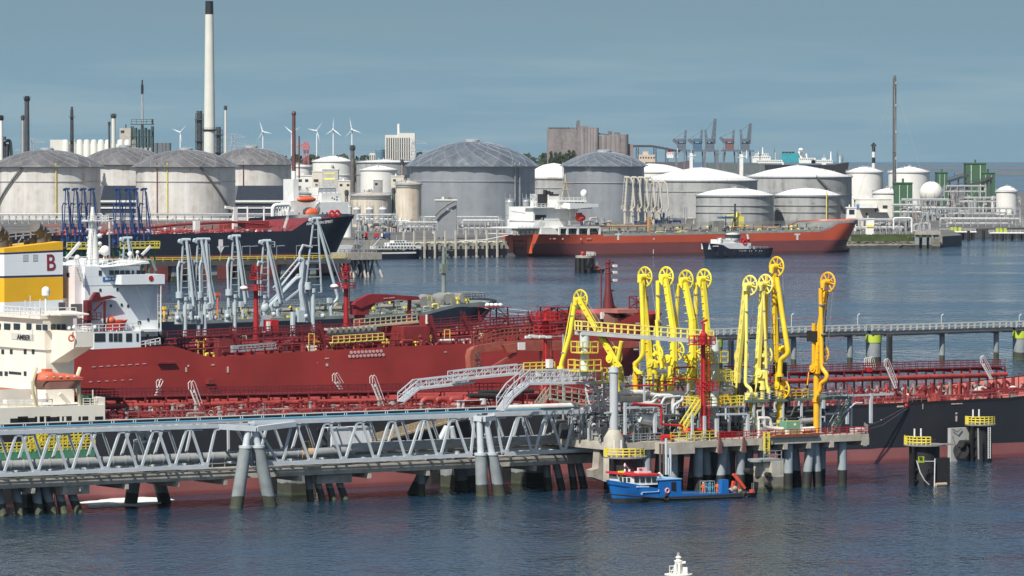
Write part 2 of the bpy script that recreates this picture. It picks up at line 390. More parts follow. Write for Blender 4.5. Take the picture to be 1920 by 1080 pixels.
# far breakwaters on the sea at right
BW = mat('far_breakwater', (.10,.10,.09), .9)
for i, (x0, x1, py, Y) in enumerate([(1560, 2300, 318, 9500), (1790, 2300, 325, 7700)]):
    p, q = W(x0, py, Y), W(x1, py, Y); mb = MB(); mb.prismx([(Y-14,-2),(Y+14,-2),(Y+5,3.5),(Y-5,3.5)], p[0], q[0])
    solo('breakwater', ['long low dark breakwater far out near the horizon','shorter low breakwater nearer the right shore'][i], 'breakwater', mb, BW, (p[0],Y,0))
# far woods
LEAF = mat('far_foliage', (.035,.055,.025), .95, var=.5, scale=.05)
BARK = mat('bark', (.08,.06,.045), .9)
def clump(mb, c, rx, ry, rz, n, sz):
    for i in range(n):
        t = RND.random()*2*pi; v = RND.uniform(-.4,1); r = sqrt(max(0,1-v*v))*RND.uniform(.6,1.05)
        x, y, z = c[0]+rx*r*cos(t), c[1]+ry*r*sin(t), c[2]+rz*v*RND.uniform(.8,1.1); a = RND.random()*pi; s_ = sz*RND.uniform(.5,1.3)
        dx, dy = cos(a)*s_, sin(a)*s_
        mb.add([(x-dx,y-dy,z-s_*.4),(x+dx,y+dy,z-s_*.3),(x+dx*.5,y+dy*.3,z+s_*.8),(x-dx*.7,y-dy*.5,z+s_*.6)], [(0,1,2,3)])
mb = MB()
for i in range(150):
    px = RND.uniform(300, 1060); Y = RND.uniform(5200, 5900); py = 299 - 8*RND.random() - (6 if 700 < px < 790 else 0) ; p = W(px, 300, Y); top = W(px, py, Y)[2]
    clump(mb, (p[0], Y, 8), 15, 10, max(6, top-8), 60, 3.2)
solo('woodland', 'dark far-off wood along the horizon behind the white tanks', 'woodland', mb, LEAF, (0,5200,5), kind='stuff')
def far_tree(px, Y, ptop, wpx, label):
    s = FOC/Y; p = W(px, 300, Y); z1 = W(px, ptop, Y)[2]; t = T('tree', label, 'tree', (p[0],Y,5), group='trees before the grain silo'); r = wpx/2/s
    m = MB(); m.cyl((p[0],Y,5), .8, 5+(z1-5)*.6, 6, .3)
    for a in range(5): m.tube((p[0],Y,5+(z1-5)*.3), (p[0]+r*.6*cos(a*1.3),Y+r*.6*sin(a*1.3),5+(z1-5)*.75), .3, 5, .12)
    t.part('trunk', m, BARK); m = MB()
    for i in range(9):
        a = RND.random()*6.28; q = RND.random()*.75*r; clump(m, (p[0]+q*cos(a), Y+q*sin(a), 5+(z1-5)*RND.uniform(.35,.75)), r*.45, r*.45, (z1-5)*.26, 90, 1.3)
    t.part('crown', m, LEAF)
for i, (px, pt, w_) in enumerate([(1038,286,14),(1050,283,16),(1062,280,18),(1076,282,16)]):
    far_tree(px, 3900, pt, w_, ['small dark tree at the left foot of the grain silo','round tree second from the left before the grain silo','tallest tree before the grain silo','dark tree nearest the round silos'][i])
# ================================================================ tanks
TW = mat('weathered_white_tank', (.62,.60,.56), .45, metal=.15, var=.12, scale=.08, streak=.85, scol=(.36,.30,.25), sf=.16)
TG = mat('grey_tank', (.29,.31,.33), .42, metal=.35, var=.10, scale=.06, streak=.4, scol=(.15,.16,.17), sf=.15)
TC = mat('stained_grey_tank', (.33,.335,.325), .7, var=.15, scale=.1, streak=.7, scol=(.12,.12,.115), sf=.22)
TWH = mat('clean_white_tank', (.66,.65,.60), .5, var=.1, scale=.1, streak=.2, scol=(.4,.36,.28))
TCR = mat('cream_tank', (.58,.53,.43), .55, var=.15, scale=.15, streak=.7, scol=(.28,.17,.10), sf=.4)
ALD = mat('brown_grey_dome', (.21,.20,.195), .5, metal=.5, var=.35, scale=.12)
ALG = mat('aluminium_dome', (.33,.355,.37), .33, metal=.75, var=.25, scale=.15)
ROOFW = mat('white_roof', (.76,.75,.72), .6, var=.08, scale=.1)
ROOFS = mat('flaking_white_roof', (.68,.67,.64), .7, var=.1, scale=.1, rust=.38, rcol=(.14,.13,.12))
def geodome(m, c, R_, z0, z1, n=22, k=6):
    H_ = z1-z0; Rs = (R_*R_+H_*H_)/(2*H_); P = []
    for i in range(k+1):
        r = R_*(1-i/k)**.9 if i < k else 0; z = z0+sqrt(max(0,Rs*Rs-r*r))-(Rs-H_); nn_ = n if i < k else 1
        P.append([(c[0]+r*cos(2*pi*(j+.5*(i % 2))/n), c[1]+r*sin(2*pi*(j+.5*(i % 2))/n), z) for j in range(nn_)])
    ribs = []
    for i in range(k-1):
        for j in range(n):
            a, b = P[i][j], P[i][(j+1) % n]
            if i % 2 == 0: c1 = P[i+1][j]; m.add([a,b,c1],[(0,1,2)]); m.add([b,P[i+1][(j+1)%n],c1],[(0,1,2)]); ribs += [(a,c1),(b,c1)]
            else: c1 = P[i+1][(j+1) % n]; m.add([a,b,c1],[(0,1,2)]); m.add([a,c1,P[i+1][j]],[(0,1,2)]); ribs += [(a,c1),(a,P[i+1][j])]
    for j in range(n): m.add([P[k-1][j],P[k-1][(j+1) % n],P[k][0]],[(0,1,2)])
    return ribs
def tank(px0, px1, prim, ptop, Y, wall, roof, label, style='cone', base=5.0, stair=0, rings=(.18,), gird=.7, vents=True, group='storage tanks', ladder=None, riser=()):
    s = FOC/Y; cx = W((px0+px1)/2, 300, Y)[0]; r = (px1-px0)/2/s; zr = W(960, prim, Y)[2]; zt = W(960, ptop, Y)[2]; t = T('storage_tank', label, 'storage tank', (cx,Y,base), group=group)
    m = MB(); m.lathe([(r,base),(r,zr),(r-.3,zr),(r-.3,zr-.6)], (cx,Y,0), 72); t.part('shell', m, wall)
    m = MB()
    for q in rings: z = zr-(zr-base)*q; m.lathe([(r+.02,z),(r+.45,z),(r+.45,z+.35),(r+.02,z+.35)], (cx,Y,0), 64)
    m.lathe([(r+.02,zr-.5),(r+gird,zr-.5),(r+gird,zr+.15),(r-.1,zr+.15)], (cx,Y,0), 64); t.part('girder', m, GALV if wall is not TWH else WHITE)
    m = MB()
    if style == 'geo':
        ribs = geodome(m, (cx,Y), r+gird+2.1, zr+.1, zt-.8, 20); ro = t.part('roof', m, roof)
        m = MB()
        for a, b in ribs: m.beam(a, b, .16, .16)
        for i in range(10): a = 2*pi*i/10; m.cyl((cx+3.2*cos(a), Y+3.2*sin(a), zt-1.3), .5, zt+.4, 6)
        m.lathe([(4.2,zt-1.2),(4.2,zt-.2),(2.5,zt+.5),(0,zt+.5)], (cx,Y,0), 16)
        t.part('roof_ribs', m, GALV, ro)
    else:
        prof = [(r+.15,zr+.15)] + ([(r*cos(a*pi/2/8)+0, zr+.15+(zt-zr)*sin(a*pi/2/8)) for a in range(1,9)] if style == 'dome' else [(r*.97,zr+.3),(r*.6,zr+(zt-zr)*.55),(r*.12,zt-.2),(0,zt)])
        if style == 'dome': prof = [(r*sqrt(max(0,1-(q/8)**1.0)), zr+.15+(zt-zr)*(q/8)) for q in range(9)]
        m.lathe(prof, (cx,Y,0), 64); ro = t.part('roof', m, roof)
        m = MB()
        for i in range(9): a = RND.random()*6.28; q = RND.random()*r*.7; zz = zr+(zt-zr)*(1-q/r)*.9; m.cyl((cx+q*cos(a),Y+q*sin(a),zz), .5, zz+1.6, 6)
        t.part('roof_vent', m, PIPEG, ro)
    m = MB(); n_ = 56; pr = [(cx+(r+.3)*cos(2*pi*i/n_), Y+(r+.3)*sin(2*pi*i/n_), zr+.15) for i in range(n_+1)]
    m.rail(pr, 1.2, 4, .06); t.part('railing', m, GALV)
    if stair:
        m = MB(); a0, a1 = stair; K = 22; P = [(cx+(r+1.1)*cos(radians(a0+(a1-a0)*i/K)), Y+(r+1.1)*sin(radians(a0+(a1-a0)*i/K)), zr+(base+.3-zr)*i/K) for i in range(K+1)]
        for i in range(K): m.beam(P[i], P[i+1], 1.0, .4); 
        m.rail(P, 1.3, 2.5, .09); t.part('staircase', m, mat_stair)
    if ladder:
        for (ang, mt) in ladder: m = MB(); a = radians(ang); m.cyl((cx+(r+.7)*cos(a), Y+(r+.7)*sin(a), base), .28, zr+2.5, 6); t.part('riser_pipe', m, mt)
    return t
mat_stair = mat('dark_stairway', (.12,.125,.12), .6, var=.2)
tank(-12,188,313,278,2825,TW,ALD,'domed white tank at the far left edge of the tank farm','geo',stair=(250,200),rings=(.28,),ladder=[(215,MRED),(285,YELR)],group='domed white tanks')
tank(255,441,313,278,2825,TW,ALD,'domed white tank in front of the tall chimney','geo',stair=(290,340),rings=(.28,),ladder=[(253,YELR),(240,MRED)],group='domed white tanks')
tank(150,318,309,273,3060,TW,ALD,'domed white tank standing behind and between the two front ones','geo',rings=(.5,),group='domed white tanks')
tank(396,546,309,274,3010,TW,ALD,'domed white tank right behind the chimney tank above the solar roof','geo',rings=(.5,),ladder=[(262,MRED)],group='domed white tanks')
tank(768,1003,312,262,2690,TG,ALG,'largest grey tank with a faceted aluminium dome, centre of the picture','geo',rings=(.26,),group='domed grey tanks',ladder=[(318,GALV),(312,GALV)])
tank(1057,1208,312,282,2760,TG,ALG,'smaller grey domed tank behind the white bridge of the orange tanker','geo',rings=(.3,),group='domed grey tanks',ladder=[(187,GALV)])
tank(1205,1420,338,314,2900,TC,ROOFS,'wide grey tank with flaking white roof behind the white loading arms','cone',rings=(.3,),group='wide grey tanks')
tank(1398,1597,331,310,3060,TC,ROOFS,'widest grey concrete tank with white roof and long stair, behind the pair of low tanks','cone',rings=(.5,),stair=(285,325),group='wide grey tanks')
tank(1305,1451,366,353,2480,TC,ROOFW,'left one of the pair of low grey tanks behind the orange tanker','dome',rings=(.3,.5),group='low grey tanks')
tank(1452,1576,366,353,2500,TC,ROOFW,'right one of the pair of low grey tanks, with a yellow riser pipe','dome',rings=(.3,.5),group='low grey tanks',ladder=[(300,YELP)])
tank(984,1092,334,306,3150,TC,ROOFS,'grey tank with patchy roof seen between the two domed grey tanks','dome',rings=(.3,))
tank(1150,1290,322,307,3500,TWH,ROOFW,'white low-roofed tank peeping over the flaking grey tank','dome')
tank(1587,1656,322,312,3300,TWH,ROOFW,'white tank with pointed roof left of the tall lattice mast','cone',rings=())
tank(1666,1743,322,312,3250,TWH,ROOFW,'white tank with pointed roof right of the tall lattice mast','cone',rings=())
tank(1636,1697,361,352,2900,TWH,ROOFW,'small white flat tank above the white terminal building','cone',rings=())
tank(1868,1908,358,349,3000,TWH,ROOFW,'small white round-topped tank at the far right edge','dome',rings=())
t9 = tank(586,662,302,292,3300,TWH,ROOFW,'white tank marked with a number 9 behind the white ship','cone',rings=(.3,))
p = W(621,318,3300-16); t9.text('number', '9', 4.2, (p[0],3300-15.2,p[2]), (1,0,0), (0,-1,0), BLACK)
tank(668,772,304,299,3550,TC,ROOFW,'wide pale tank on the skyline left of the largest grey tank','cone',rings=(.3,))
tank(676,745,318,310,3380,TWH,ROOFW,'pale tank in front of the skyline tank, above the cream tank','cone',rings=())
tank(657,733,366,359,2560,TCR,TCR,'rust-streaked cream tank behind the three silver vessels','cone',rings=(.1,))
tank(742,790,345,338,2640,TCR,TCR,'tall cream tank tucked against the left side of the largest grey tank','cone',rings=(.08,))
tank(555,600,361,355,2620,TCR,TCR,'cream tank left of the white ship house','cone',rings=(.1,))
tank(536,585,312,308,3450,TWH,ROOFW,'white tank directly left of the number 9 tank','cone',rings=())
# sphere
c = W(1746,362,2900); t = T('gas_sphere', 'cream spherical gas tank right of the small white flat tank', 'gas tank', (c[0],2900,5)); r = 22*2900/FOC
m = MB(); m.ell((c[0],2900,c[2]), r, r, r, 24, 16); t.part('vessel', m, TWH)
m = MB()
for i in range(8): a = 2*pi*i/8+.2; m.cyl((c[0]+r*.95*cos(a),2900+r*.95*sin(a),5), .35, c[2], 6)
t.part('legs', m, GALV); m = MB(); m.stairs((c[0]-r*1.2,2900-r,6),(c[0],2900-r*.4,c[2]+r*.9),(0,.8,0)); m.rail([(c[0]-2,2899,c[2]+r),(c[0]+2,2899,c[2]+r)],1.1,1); t.part('staircase', m, mat_stair)
# ================================================================ stacks, towers
CHIM = mat('chimney_concrete', (.56,.56,.50), .8, var=.08, scale=.1, streak=.2, scol=(.3,.28,.25))
cx, cy = W(393,300,3400)[0], 3400; zt = W(393,2,3400)[2]; zk = W(393,27,3400)[2]; zr = W(393,243,3400)[2]
t = T('chimney', 'very tall pale concrete chimney with a black cap', 'chimney', (cx,cy,5))
m = MB(); m.lathe([(4.6,5),(4.05,zr),(2.95,zk)], (cx,cy,0), 32); t.part('shaft', m, CHIM)
m = MB(); m.lathe([(2.95,zk),(2.8,zt-1),(2.9,zt),(2.0,zt)], (cx,cy,0), 24); t.part('cap', m, BLACK)
m = MB(); m.lathe([(4.1,zr-1.2),(5.3,zr-.2),(5.3,zr+.2),(4.05,zr+.2)], (cx,cy,0), 28); m.rail([(cx+5.1*cos(i*pi/12),cy+5.1*sin(i*pi/12),zr+.2) for i in range(25)],1.2,3); t.part('gallery', m, DSTEEL)
def stack(px, ptop, wpx, Y, mt, label, cap=None, name='flue_stack', taper=.8, pbot=None, group='refinery stacks'):
    s = FOC/Y; p = W(px,300,Y); z1 = W(px,ptop,Y)[2]; r = wpx/2/s; t = T(name, label, 'chimney', (p[0],Y,5), group=group)
    m = MB(); m.lathe([(r,5),(r*.95,5+(z1-5)*.5),(r*taper,z1-2),(r*taper*.8,z1-2)], (p[0],Y,0), 16); t.part('shaft', m, mt)
    m = MB(); m.lathe([(r*taper,z1-3.4),(r*taper*1.5,z1-2.4),(r*taper*1.5,z1-1.6),(r*taper*1.05,z1-1.4),(r*taper*1.05,z1)], (p[0],Y,0), 14)
    m.rail([(p[0]+r*1.3*cos(i*pi/5),Y+r*1.3*sin(i*pi/5),z1-1.6) for i in range(11)],1.1,2,.06); m.ladder((p[0]-r-.3,Y-.4,6),(p[0]-r*taper-.3,Y-.4,z1-3),(0,.8,0),1.2); t.part('cap', m, cap or DSTEEL)
stack(51,180,10,3000,DSTEEL,'tall dark stack with flared top at far left',BLACK)
stack(43,216,6,3010,TC,'thin grey stack beside the tall dark one')
stack(2,216,9,2950,WHITE,'white and black stack cut by the left picture edge',BLACK)
stack(213,213,9,3300,CHIM,'short pale stack with a crown-like top above the white silos')
stack(205,228,4,3290,DSTEEL,'thin dark pipe stack left of the crowned stack')
stack(423,198,5,3500,CHIM,'slim pale spiral-marked stack right of the chimney')
stack(661,272,9,2800,mat('rusty_column',(.13,.11,.10),.8,var=.4),'dark rusty column left of the number 9 tank')
stack(754,299,6,3000,mat('brown_column',(.24,.19,.17),.8,var=.4),'thin brown column left of the largest grey tank')
stack(738,352,7,2560,mat('dark_green_column',(.06,.09,.085),.6),'dark green column right of the silver vessels')
stack(650,356,7,2540,mat('sooty_column',(.10,.10,.10),.7),'sooty column behind the bow of the black tanker')
def latt(px, ptop, wpx, Y, label, mt=DSTEEL, core=0, wt=None):
    s = FOC/Y; p = W(px,300,Y); z1 = W(px,ptop,Y)[2]; t = T('lattice_tower', label, 'tower', (p[0],Y,5)); m = MB()
    m.lattice((p[0],Y,5),(p[0],Y,z1), wpx/s, (wt or wpx*.5)/s, int((z1-5)/4), .14); t.part('lattice', m, mt)
    m = MB(); m.cyl((p[0],Y,5), core or .35, z1+2, 8)
    for k in (.45,.7,.93): m.cbox((p[0],Y,5+(z1-5)*k), wpx/s*1.3, wpx/s*1.3, .4)
    t.part('core_pipe', m, mt); return t
latt(135,206,9,3000,'dark lattice flare tower standing above the white silos',core=.8)
latt(374,213,14,3450,'squat lattice frame tower left of the chimney',DSTEEL,2.2,14)
latt(410,243,14,3450,'low lattice frame just right of the chimney',DSTEEL,1.8,13)
mt_ = latt(1677,147,6,3100,'very tall slender lattice radio mast on the right',mat('dark_mast',(.13,.14,.14),.6),.95,6)
p = W(1677,150,3100); m = MB(); z1 = p[2]
for dx, dy in ((26,0),(-26,14),(0,-26)): m.beam((p[0],3100,z1-2),(p[0]+dx,3100+dy,5),.12)
m.tube((p[0],3100,z1),(p[0],3100,z1+3),.15,5)
for k in (.2,.4,.6,.8,.97): m.cyl((p[0]+1.2,3099,5+(z1-5)*k), .8, 5+(z1-5)*k+1.6, 8)
mt_.part('guy_wire', m, GALV)
# flare on green frame
p = W(267,278,3100); s = FOC/3100; zt = W(0,150,3100)[2]; zf = W(0,231,3100)[2]; t = T('flare_frame', 'dark green steel frame of columns carrying one thin tall flare stack', 'process tower', (p[0],3100,5))
m = MB(); hw = 19/s
for i in range(7):
    for j in (-1,1): m.cyl((p[0]-hw+i*hw/3,3100+j*hw,5), .45, zf-2-(i%3), 8)
for z in (zf-1, zf-9, zf-14, zf-22): m.box(p[0]-hw-.6,3100-hw-.6,z,p[0]+hw+.6,3100+hw+.6,z+.5)
for z in (zf-.5, zf-8.5): m.rail([(p[0]-hw,3100-hw,z),(p[0]+hw,3100-hw,z),(p[0]+hw,3100+hw,z)],3,3.5,.14)
t.part('frame', m, mat('dark_green_frame',(.03,.055,.04),.7,var=.3))
m = MB(); m.cyl((p[0],3100,zf-4),.9,zt-8,10,.55); t.part('flare_pipe', m, GALV); m = MB(); m.cyl((p[0],3100,zt-9),.9,zt-3,8); m.cyl((p[0],3100,zt-3),.5,zt,8); t.part('flare_tip', m, BLACK)
m = MB()
for i in range(5): m.cyl((p[0]-hw+1+i*hw/2.3,3100-hw-1.5,8),1.1,zf-16,10)
t.part('vessel', m, PIPEG)
# white silo row building
p0, p1 = W(93,262,3600), W(222,262,3600); t = T('silo_building','long pale building with a row of white silos on the left skyline','silo building',(p0[0],3600,5))
m = MB(); m.box(p0[0],3604,5,p0[0]+13,3616,p0[2]); m.box(p0[0],3612,5,p1[0],3620,p0[2]-3); t.part('wall', m, CHIM)
for i in range(10):
    m = MB(); x = p0[0]+12+i*5.4+(4 if i > 6 else 0); m.lathe([(2.35,5),(2.35,p0[2]-1),(1.5,p0[2]),(0,p0[2]+.2)],(x,3602,0),14); t.part('silo', m, CHIM)
p0, p1 = W(224,240,3900), W(247,240,3900); t = T('plant_block','square pale block building beside the flare frame','building',(p0[0],3900,5)); m = MB(); m.box(p0[0],3900,5,p1[0],3912,p0[2]); t.part('wall', m, mat('block_wall',(.40,.37,.33),.8,panel=(3,3,.3)))
m = MB(); m.box(p0[0]+1,3899.8,p0[2]-4,p0[0]+4,3900,p0[2]-2); m.cyl((p0[0]+5,3904,p0[2]),.5,p0[2]+3,6); t.part('window', m, GLASS)
# left edge process columns
t = T('process_unit','cluster of dark pipes and vessels at the left edge behind the first tank','process unit',(W(0,300,2960)[0],2960,5)); p = W(0,300,2960); s = FOC/2960
m = MB()
for i, (dx, top, r) in enumerate([(4,262,1.6),(9,256,.9),(14,270,1.2),(-3,250,1.5)]): m.cyl((p[0]+dx/s,2960,5), r, W(0,top,2960)[2], 10)
m.bend([(p[0]+6/s,2958,W(0,266,2960)[2]),(p[0]+20/s,2958,W(0,262,2960)[2]),(p[0]+22/s,2958,W(0,292,2960)[2])],1,8); t.part('vessel', m, DSTEEL)
# far cooling towers (dark)
for i, px in enumerate((292,303,309,316)):
    p = W(px,300,6000); z = W(px,268,6000)[2]; m = MB(); m.lathe([(4.4,5),(3.2,z*.7),(3.5,z)],(p[0],6000,0),14); solo('cooling_tower',['leftmost far dark cooling tower right of the flare frame','second far cooling tower from the left','third far cooling tower from the left','rightmost far cooling tower, nearest the turbine'][i],'cooling tower',m,mat('dark_tower',(.12,.13,.14),.8),(p[0],6000,5))
# wind turbines
TUR = mat('hazed_turbine_white', (.60,.64,.66), .4, var=.03)  # white greyed towards blue, so distance haze is partly in the colour
def turbine(px, phub, Y, rot, lab, Rm=15, yaw=.6):
    p = W(px,phub,Y); t = T('wind_turbine', lab, 'wind turbine', (p[0],Y,5), group='wind turbines on the horizon'); h = p[2]
    m = MB(); m.cyl((p[0],Y,5),1.3,h,12,.8); t.part('tower', m, TUR)
    m = MB(); m.box(p[0]-1.3,Y-3,h-1,p[0]+1.3,Y+4,h+1.4); m.ell((p[0],Y-3.6,h),1.1,1.1,1.1,8,6); t.part('nacelle', m, TUR)
    for i in range(3):
        a = radians(rot+120*i); d = V(sin(a)*cos(yaw),-sin(a)*sin(yaw),cos(a)); c = V(p[0],Y-4,h); n_ = V(cos(a)*cos(yaw),0,-sin(a)); m = MB(); w0 = .9
        m.add([c+d*1-n_*.5, c+d*5-n_*w0, c+d*Rm, c+d*5+n_*.5, c+d*1+n_*.5, c+d*5+V(0,.35,0), c+d*5-V(0,.35,0)], [(0,1,6,4),(1,2,6),(6,2,3),(4,6,3),(0,4,5,1),(1,5,2),(5,3,2),(4,3,5)]); t.part('blade', m, TUR)
for a in [(338,248,6400,50,'distant wind turbine above the chimney tank, left of the chimney'),(493,247,6000,-20,'leftmost wind turbine of the row between the chimney and the ship mast'),(547,248,6000,-55,'wind turbine half hidden by the thin dark ship mast'),(594,245,6000,40,'wind turbine with blades spread like a Y, right of the ship mast'),(625,243,5800,3,'wind turbine with one blade straight up'),(660,243,5700,-13,'rightmost wind turbine, nearest the number 9 tank')]: turbine(*a)
# pylons
def pylon(px, ptop, Y, lab):
    p = W(px,ptop,Y); t = T('power_pylon', lab, 'pylon', (p[0],Y,5), group='power pylons'); m = MB(); z = p[2]; m.lattice((p[0],Y,5),(p[0],Y,z),10,2,8,.25)
    for k, wd in ((.95,12),(.8,17),(.66,13)): zz = 5+(z-5)*k; m.beam((p[0]-wd,Y,zz),(p[0]+wd,Y,zz),.5); m.beam((p[0]-wd,Y,zz),(p[0],Y,zz+4),.3); m.beam((p[0]+wd,Y,zz),(p[0],Y,zz+4),.3)
    t.part('lattice', m, GALV)
pylon(437,252,4600,'power pylon on the skyline above the fourth domed tank'); pylon(775,264,4300,'power pylon right of the white slotted building'); pylon(60,262,4400,'power pylon behind the tall dark stack')
# power line
m = MB(); 
for k in range(3): m.path([(W(437,262+k*6,4600)[0],4600,W(437,262+k*6,4600)[2]), (W(600,276+k*5,4450)[0],4450,W(600,276+k*5,4450)[2]), (W(775,272+k*6,4300)[0],4300,W(775,272+k*6,4300)[2])],.12,4)
solo('power_line','thin power cables strung between the two pylons','cable',m,GALV,(W(437,262,4600)[0],4600,40))
# slotted building
SLOT = mat('slotted_concrete', (.56,.55,.50), .8, var=.08, scale=.05)
Y = 5000; s = FOC/Y; p0, p1 = W(722,253,Y), W(771,253,Y); t = T('grain_building','pale building with tall vertical slots and a thin chimney, on the skyline','building',(p0[0],Y,5))
m = MB(); m.box(p0[0],Y,5,p1[0],Y+20,p0[2]); m.box(p1[0]-14,Y-6,5,p1[0]+4,Y+14,p0[2]+2); t.part('wall', m, SLOT)
m = MB()
for i in range(11): x = p0[0]+2+i*(p1[0]-p0[0]-4)/10; m.box(x-.5,Y-.4 if x < p1[0]-14 else Y-6.4,20,x+.5,Y+1,p0[2]-3)
t.part('window_slot', m, BLACK); m = MB(); m.cyl((W(747,232,Y)[0],Y+8,p0[2]),1.4,W(0,232,Y)[2],10); t.part('chimney', m, WHITE)
p0 = W(707,281,Y); m = MB(); m.lathe([(5,5),(5,p0[2]),(3,p0[2]+2),(0,p0[2]+2.4)],(p0[0]+4,Y-30,0),20); solo('blue_silo','blue round silo beside the slotted building','silo',m,mat('blue_silo_paint',(.09,.17,.22),.6),(p0[0]+4,Y-30,5))
p0, p1 = W(694,287,Y), W(707,287,Y); t = T('silo_block','small pale fluted block left of the blue silo','building',(p0[0],Y-20,5)); m = MB(); m.box(p0[0],Y-20,5,p1[0],Y-10,p0[2]); t.part('wall', m, SLOT)
m = MB(); [m.box(p0[0]+.6+i*2,Y-20.3,10,p0[0]+1.3+i*2,Y-20,p0[2]-2) for i in range(3)]; t.part('window_slot', m, DSTEEL)
# red crane far left centre
p = W(574,300,4500); t = T('dock_crane','small faded red dock crane on the skyline beside the ship mast','crane',(p[0],4500,5)); m = MB(); z = W(0,266,4500)[2]
for dx in (-2.5,2.5): m.lattice((p[0]+dx,4500,5),(p[0]+dx*.5,4500,z),2,1.4,7,.3)
m.box(p[0]-3,4497,z-8,p[0]+3,4503,z-3); t.part('tower', m, mat('faded_red',(.40,.12,.13),.7)); m = MB(); m.lattice((p[0],4500,z-2),(p[0]-9,4500,z-5),1.6,.8,5,.3); m.beam((p[0],4500,z),(p[0]-9,4500,z-5),.4); t.part('jib', m, MATS['faded_red'])
# grain elevator
GR = mat('soot_stained_concrete', (.225,.20,.195), .9, var=.22, scale=.05, streak=.9, scol=(.09,.085,.085), sf=.12)
Y = 4600; t = T('grain_silo','huge brown-grey concrete grain silo with fluted cylinders','grain silo',(W(1026,300,Y)[0],Y,5)); X = lambda px: W(px,300,Y)[0]; Z = lambda py: W(960,py,Y)[2]
m = MB(); m.box(X(1026),Y,5,X(1081),Y+35,Z(242)); m.box(X(1081),Y-2,5,X(1090),Y+30,Z(236)); m.box(X(1081),Y-1,5,X(1117),Y+32,Z(239)); m.box(X(1173),Y+4,5,X(1188),Y+24,Z(270))
m.box(X(1029),Y+4,Z(242),X(1078),Y+20,Z(240)); m.box(X(1092),Y,Z(239),X(1104),Y+10,Z(236)); t.part('block', m, GR)
for i in range(5): m = MB(); m.cyl((X(1094+i*5.6),Y-3,5),3.1,Z(239.5),14); t.part('cylinder', m, GR)
for i in range(6):
    m = MB(); m.cyl((X(1124+i*9),Y+2,5),4.9,Z(254 if i < 4 else 252),16); t.part('cylinder', m, GR)
m = MB(); m.box(X(1080.5),Y-2.2,Z(236),X(1087),Y+8,Z(229)); m.cyl((X(1084),Y+2,Z(229)),1.6,Z(226),8); m.box(X(1140),Y,Z(253),X(1148),Y+8,Z(246)); m.box(X(1152),Y,Z(253),X(1163),Y+8,Z(248))
m.beam((X(1117),Y,Z(250)),(X(1142),Y,Z(253)),2,1.5)
for i in range(8): m.cyl((X(1031+i*5),Y+3,Z(240)),.6,Z(238),6)
t.part('headhouse', m, mat('dark_concrete_house',(.13,.125,.13),.9,var=.2))
m = MB(); m.rail([(X(1027),Y+1,Z(242)),(X(1080),Y+1,Z(242))],1.4,4,.12); t.part('railing', m, DSTEEL)
t = T('conveyor_bridge','long raised conveyor bridge running right from the grain silo','conveyor',(X(1187),Y,5)); m = MB()
m.beam((X(1187),Y,Z(274)),(X(1222),Y,Z(274)),3,2.2); m.beam((X(1222),Y,Z(274)),(X(1275),Y,Z(284)),3,2.2); [m.beam((X(1187)+i*4,Y-1.6,Z(276)),(X(1187)+i*4+2,Y-1.6,Z(273)),.3) for i in range(8)]; t.part('gallery', m, DSTEEL)
for px in (1195,1228,1250): m = MB(); m.lattice((X(px),Y,5),(X(px),Y,Z(277)),3,2.4,6,.3); t.part('support', m, DSTEEL)
# cream building under conveyor
for i, (px, pt, w_, mt) in enumerate([(1268,284,4,'g'),(1283,279,2,'g'),(1296,287,6,'w'),(1322,280,3,'g'),(1345,284,5,'g'),(1356,276,2,'g'),(1384,279,2,'g'),(1390,289,7,'w'),(1425,285,2,'g'),(1452,280,1.5,'g'),(1468,292,3,'w'),(1545,296,8,'w'),(1570,286,1.5,'g'),(1580,294,2,'g')]):
    m = MB(); p = W(px,300,4000); z1 = W(0,pt,4000)[2]; w_ *= .45; m.box(p[0]-w_/2,4000,5,p[0]+w_/2,4000+w_,z1); m.beam((p[0]-w_,4000,z1-3),(p[0]+w_*1.5,4000,z1-1.5),.5); m.beam((p[0],4000,z1),(p[0],4000,z1+3),.3)
    solo('terminal_tower','%s slim tower from the left in the far bulk terminal, %s' % ('first second third fourth fifth sixth seventh eighth ninth tenth eleventh twelfth thirteenth fourteenth'.split()[i], 'dark grey' if mt == 'g' else 'white'),'tower',m,MATS.get('far_grey') or mat('far_grey',(.13,.145,.155),.7) if mt == 'g' else WHITE,(p[0],4000,5),group='slim towers of the bulk terminal')
t = T('dockside_building','small cream building below the conveyor bridge','building',(X(1195),Y-200,5)); Y2 = Y-200; X2 = lambda px: W(px,300,Y2)[0]; Z2 = lambda py: W(960,py,Y2)[2]
m = MB(); m.box(X2(1198),Y2,5,X2(1228),Y2+12,Z2(290)); m.box(X2(1205),Y2+2,Z2(290),X2(1216),Y2+10,Z2(284)); t.part('wall', m, mat('peach_wall',(.50,.40,.32),.8)); m = MB(); [m.box(X2(1200+i*5),Y2-.2,Z2(297),X2(1202.4+i*5),Y2,Z2(294)) for i in range(6)]; t.part('window', m, GLASS)
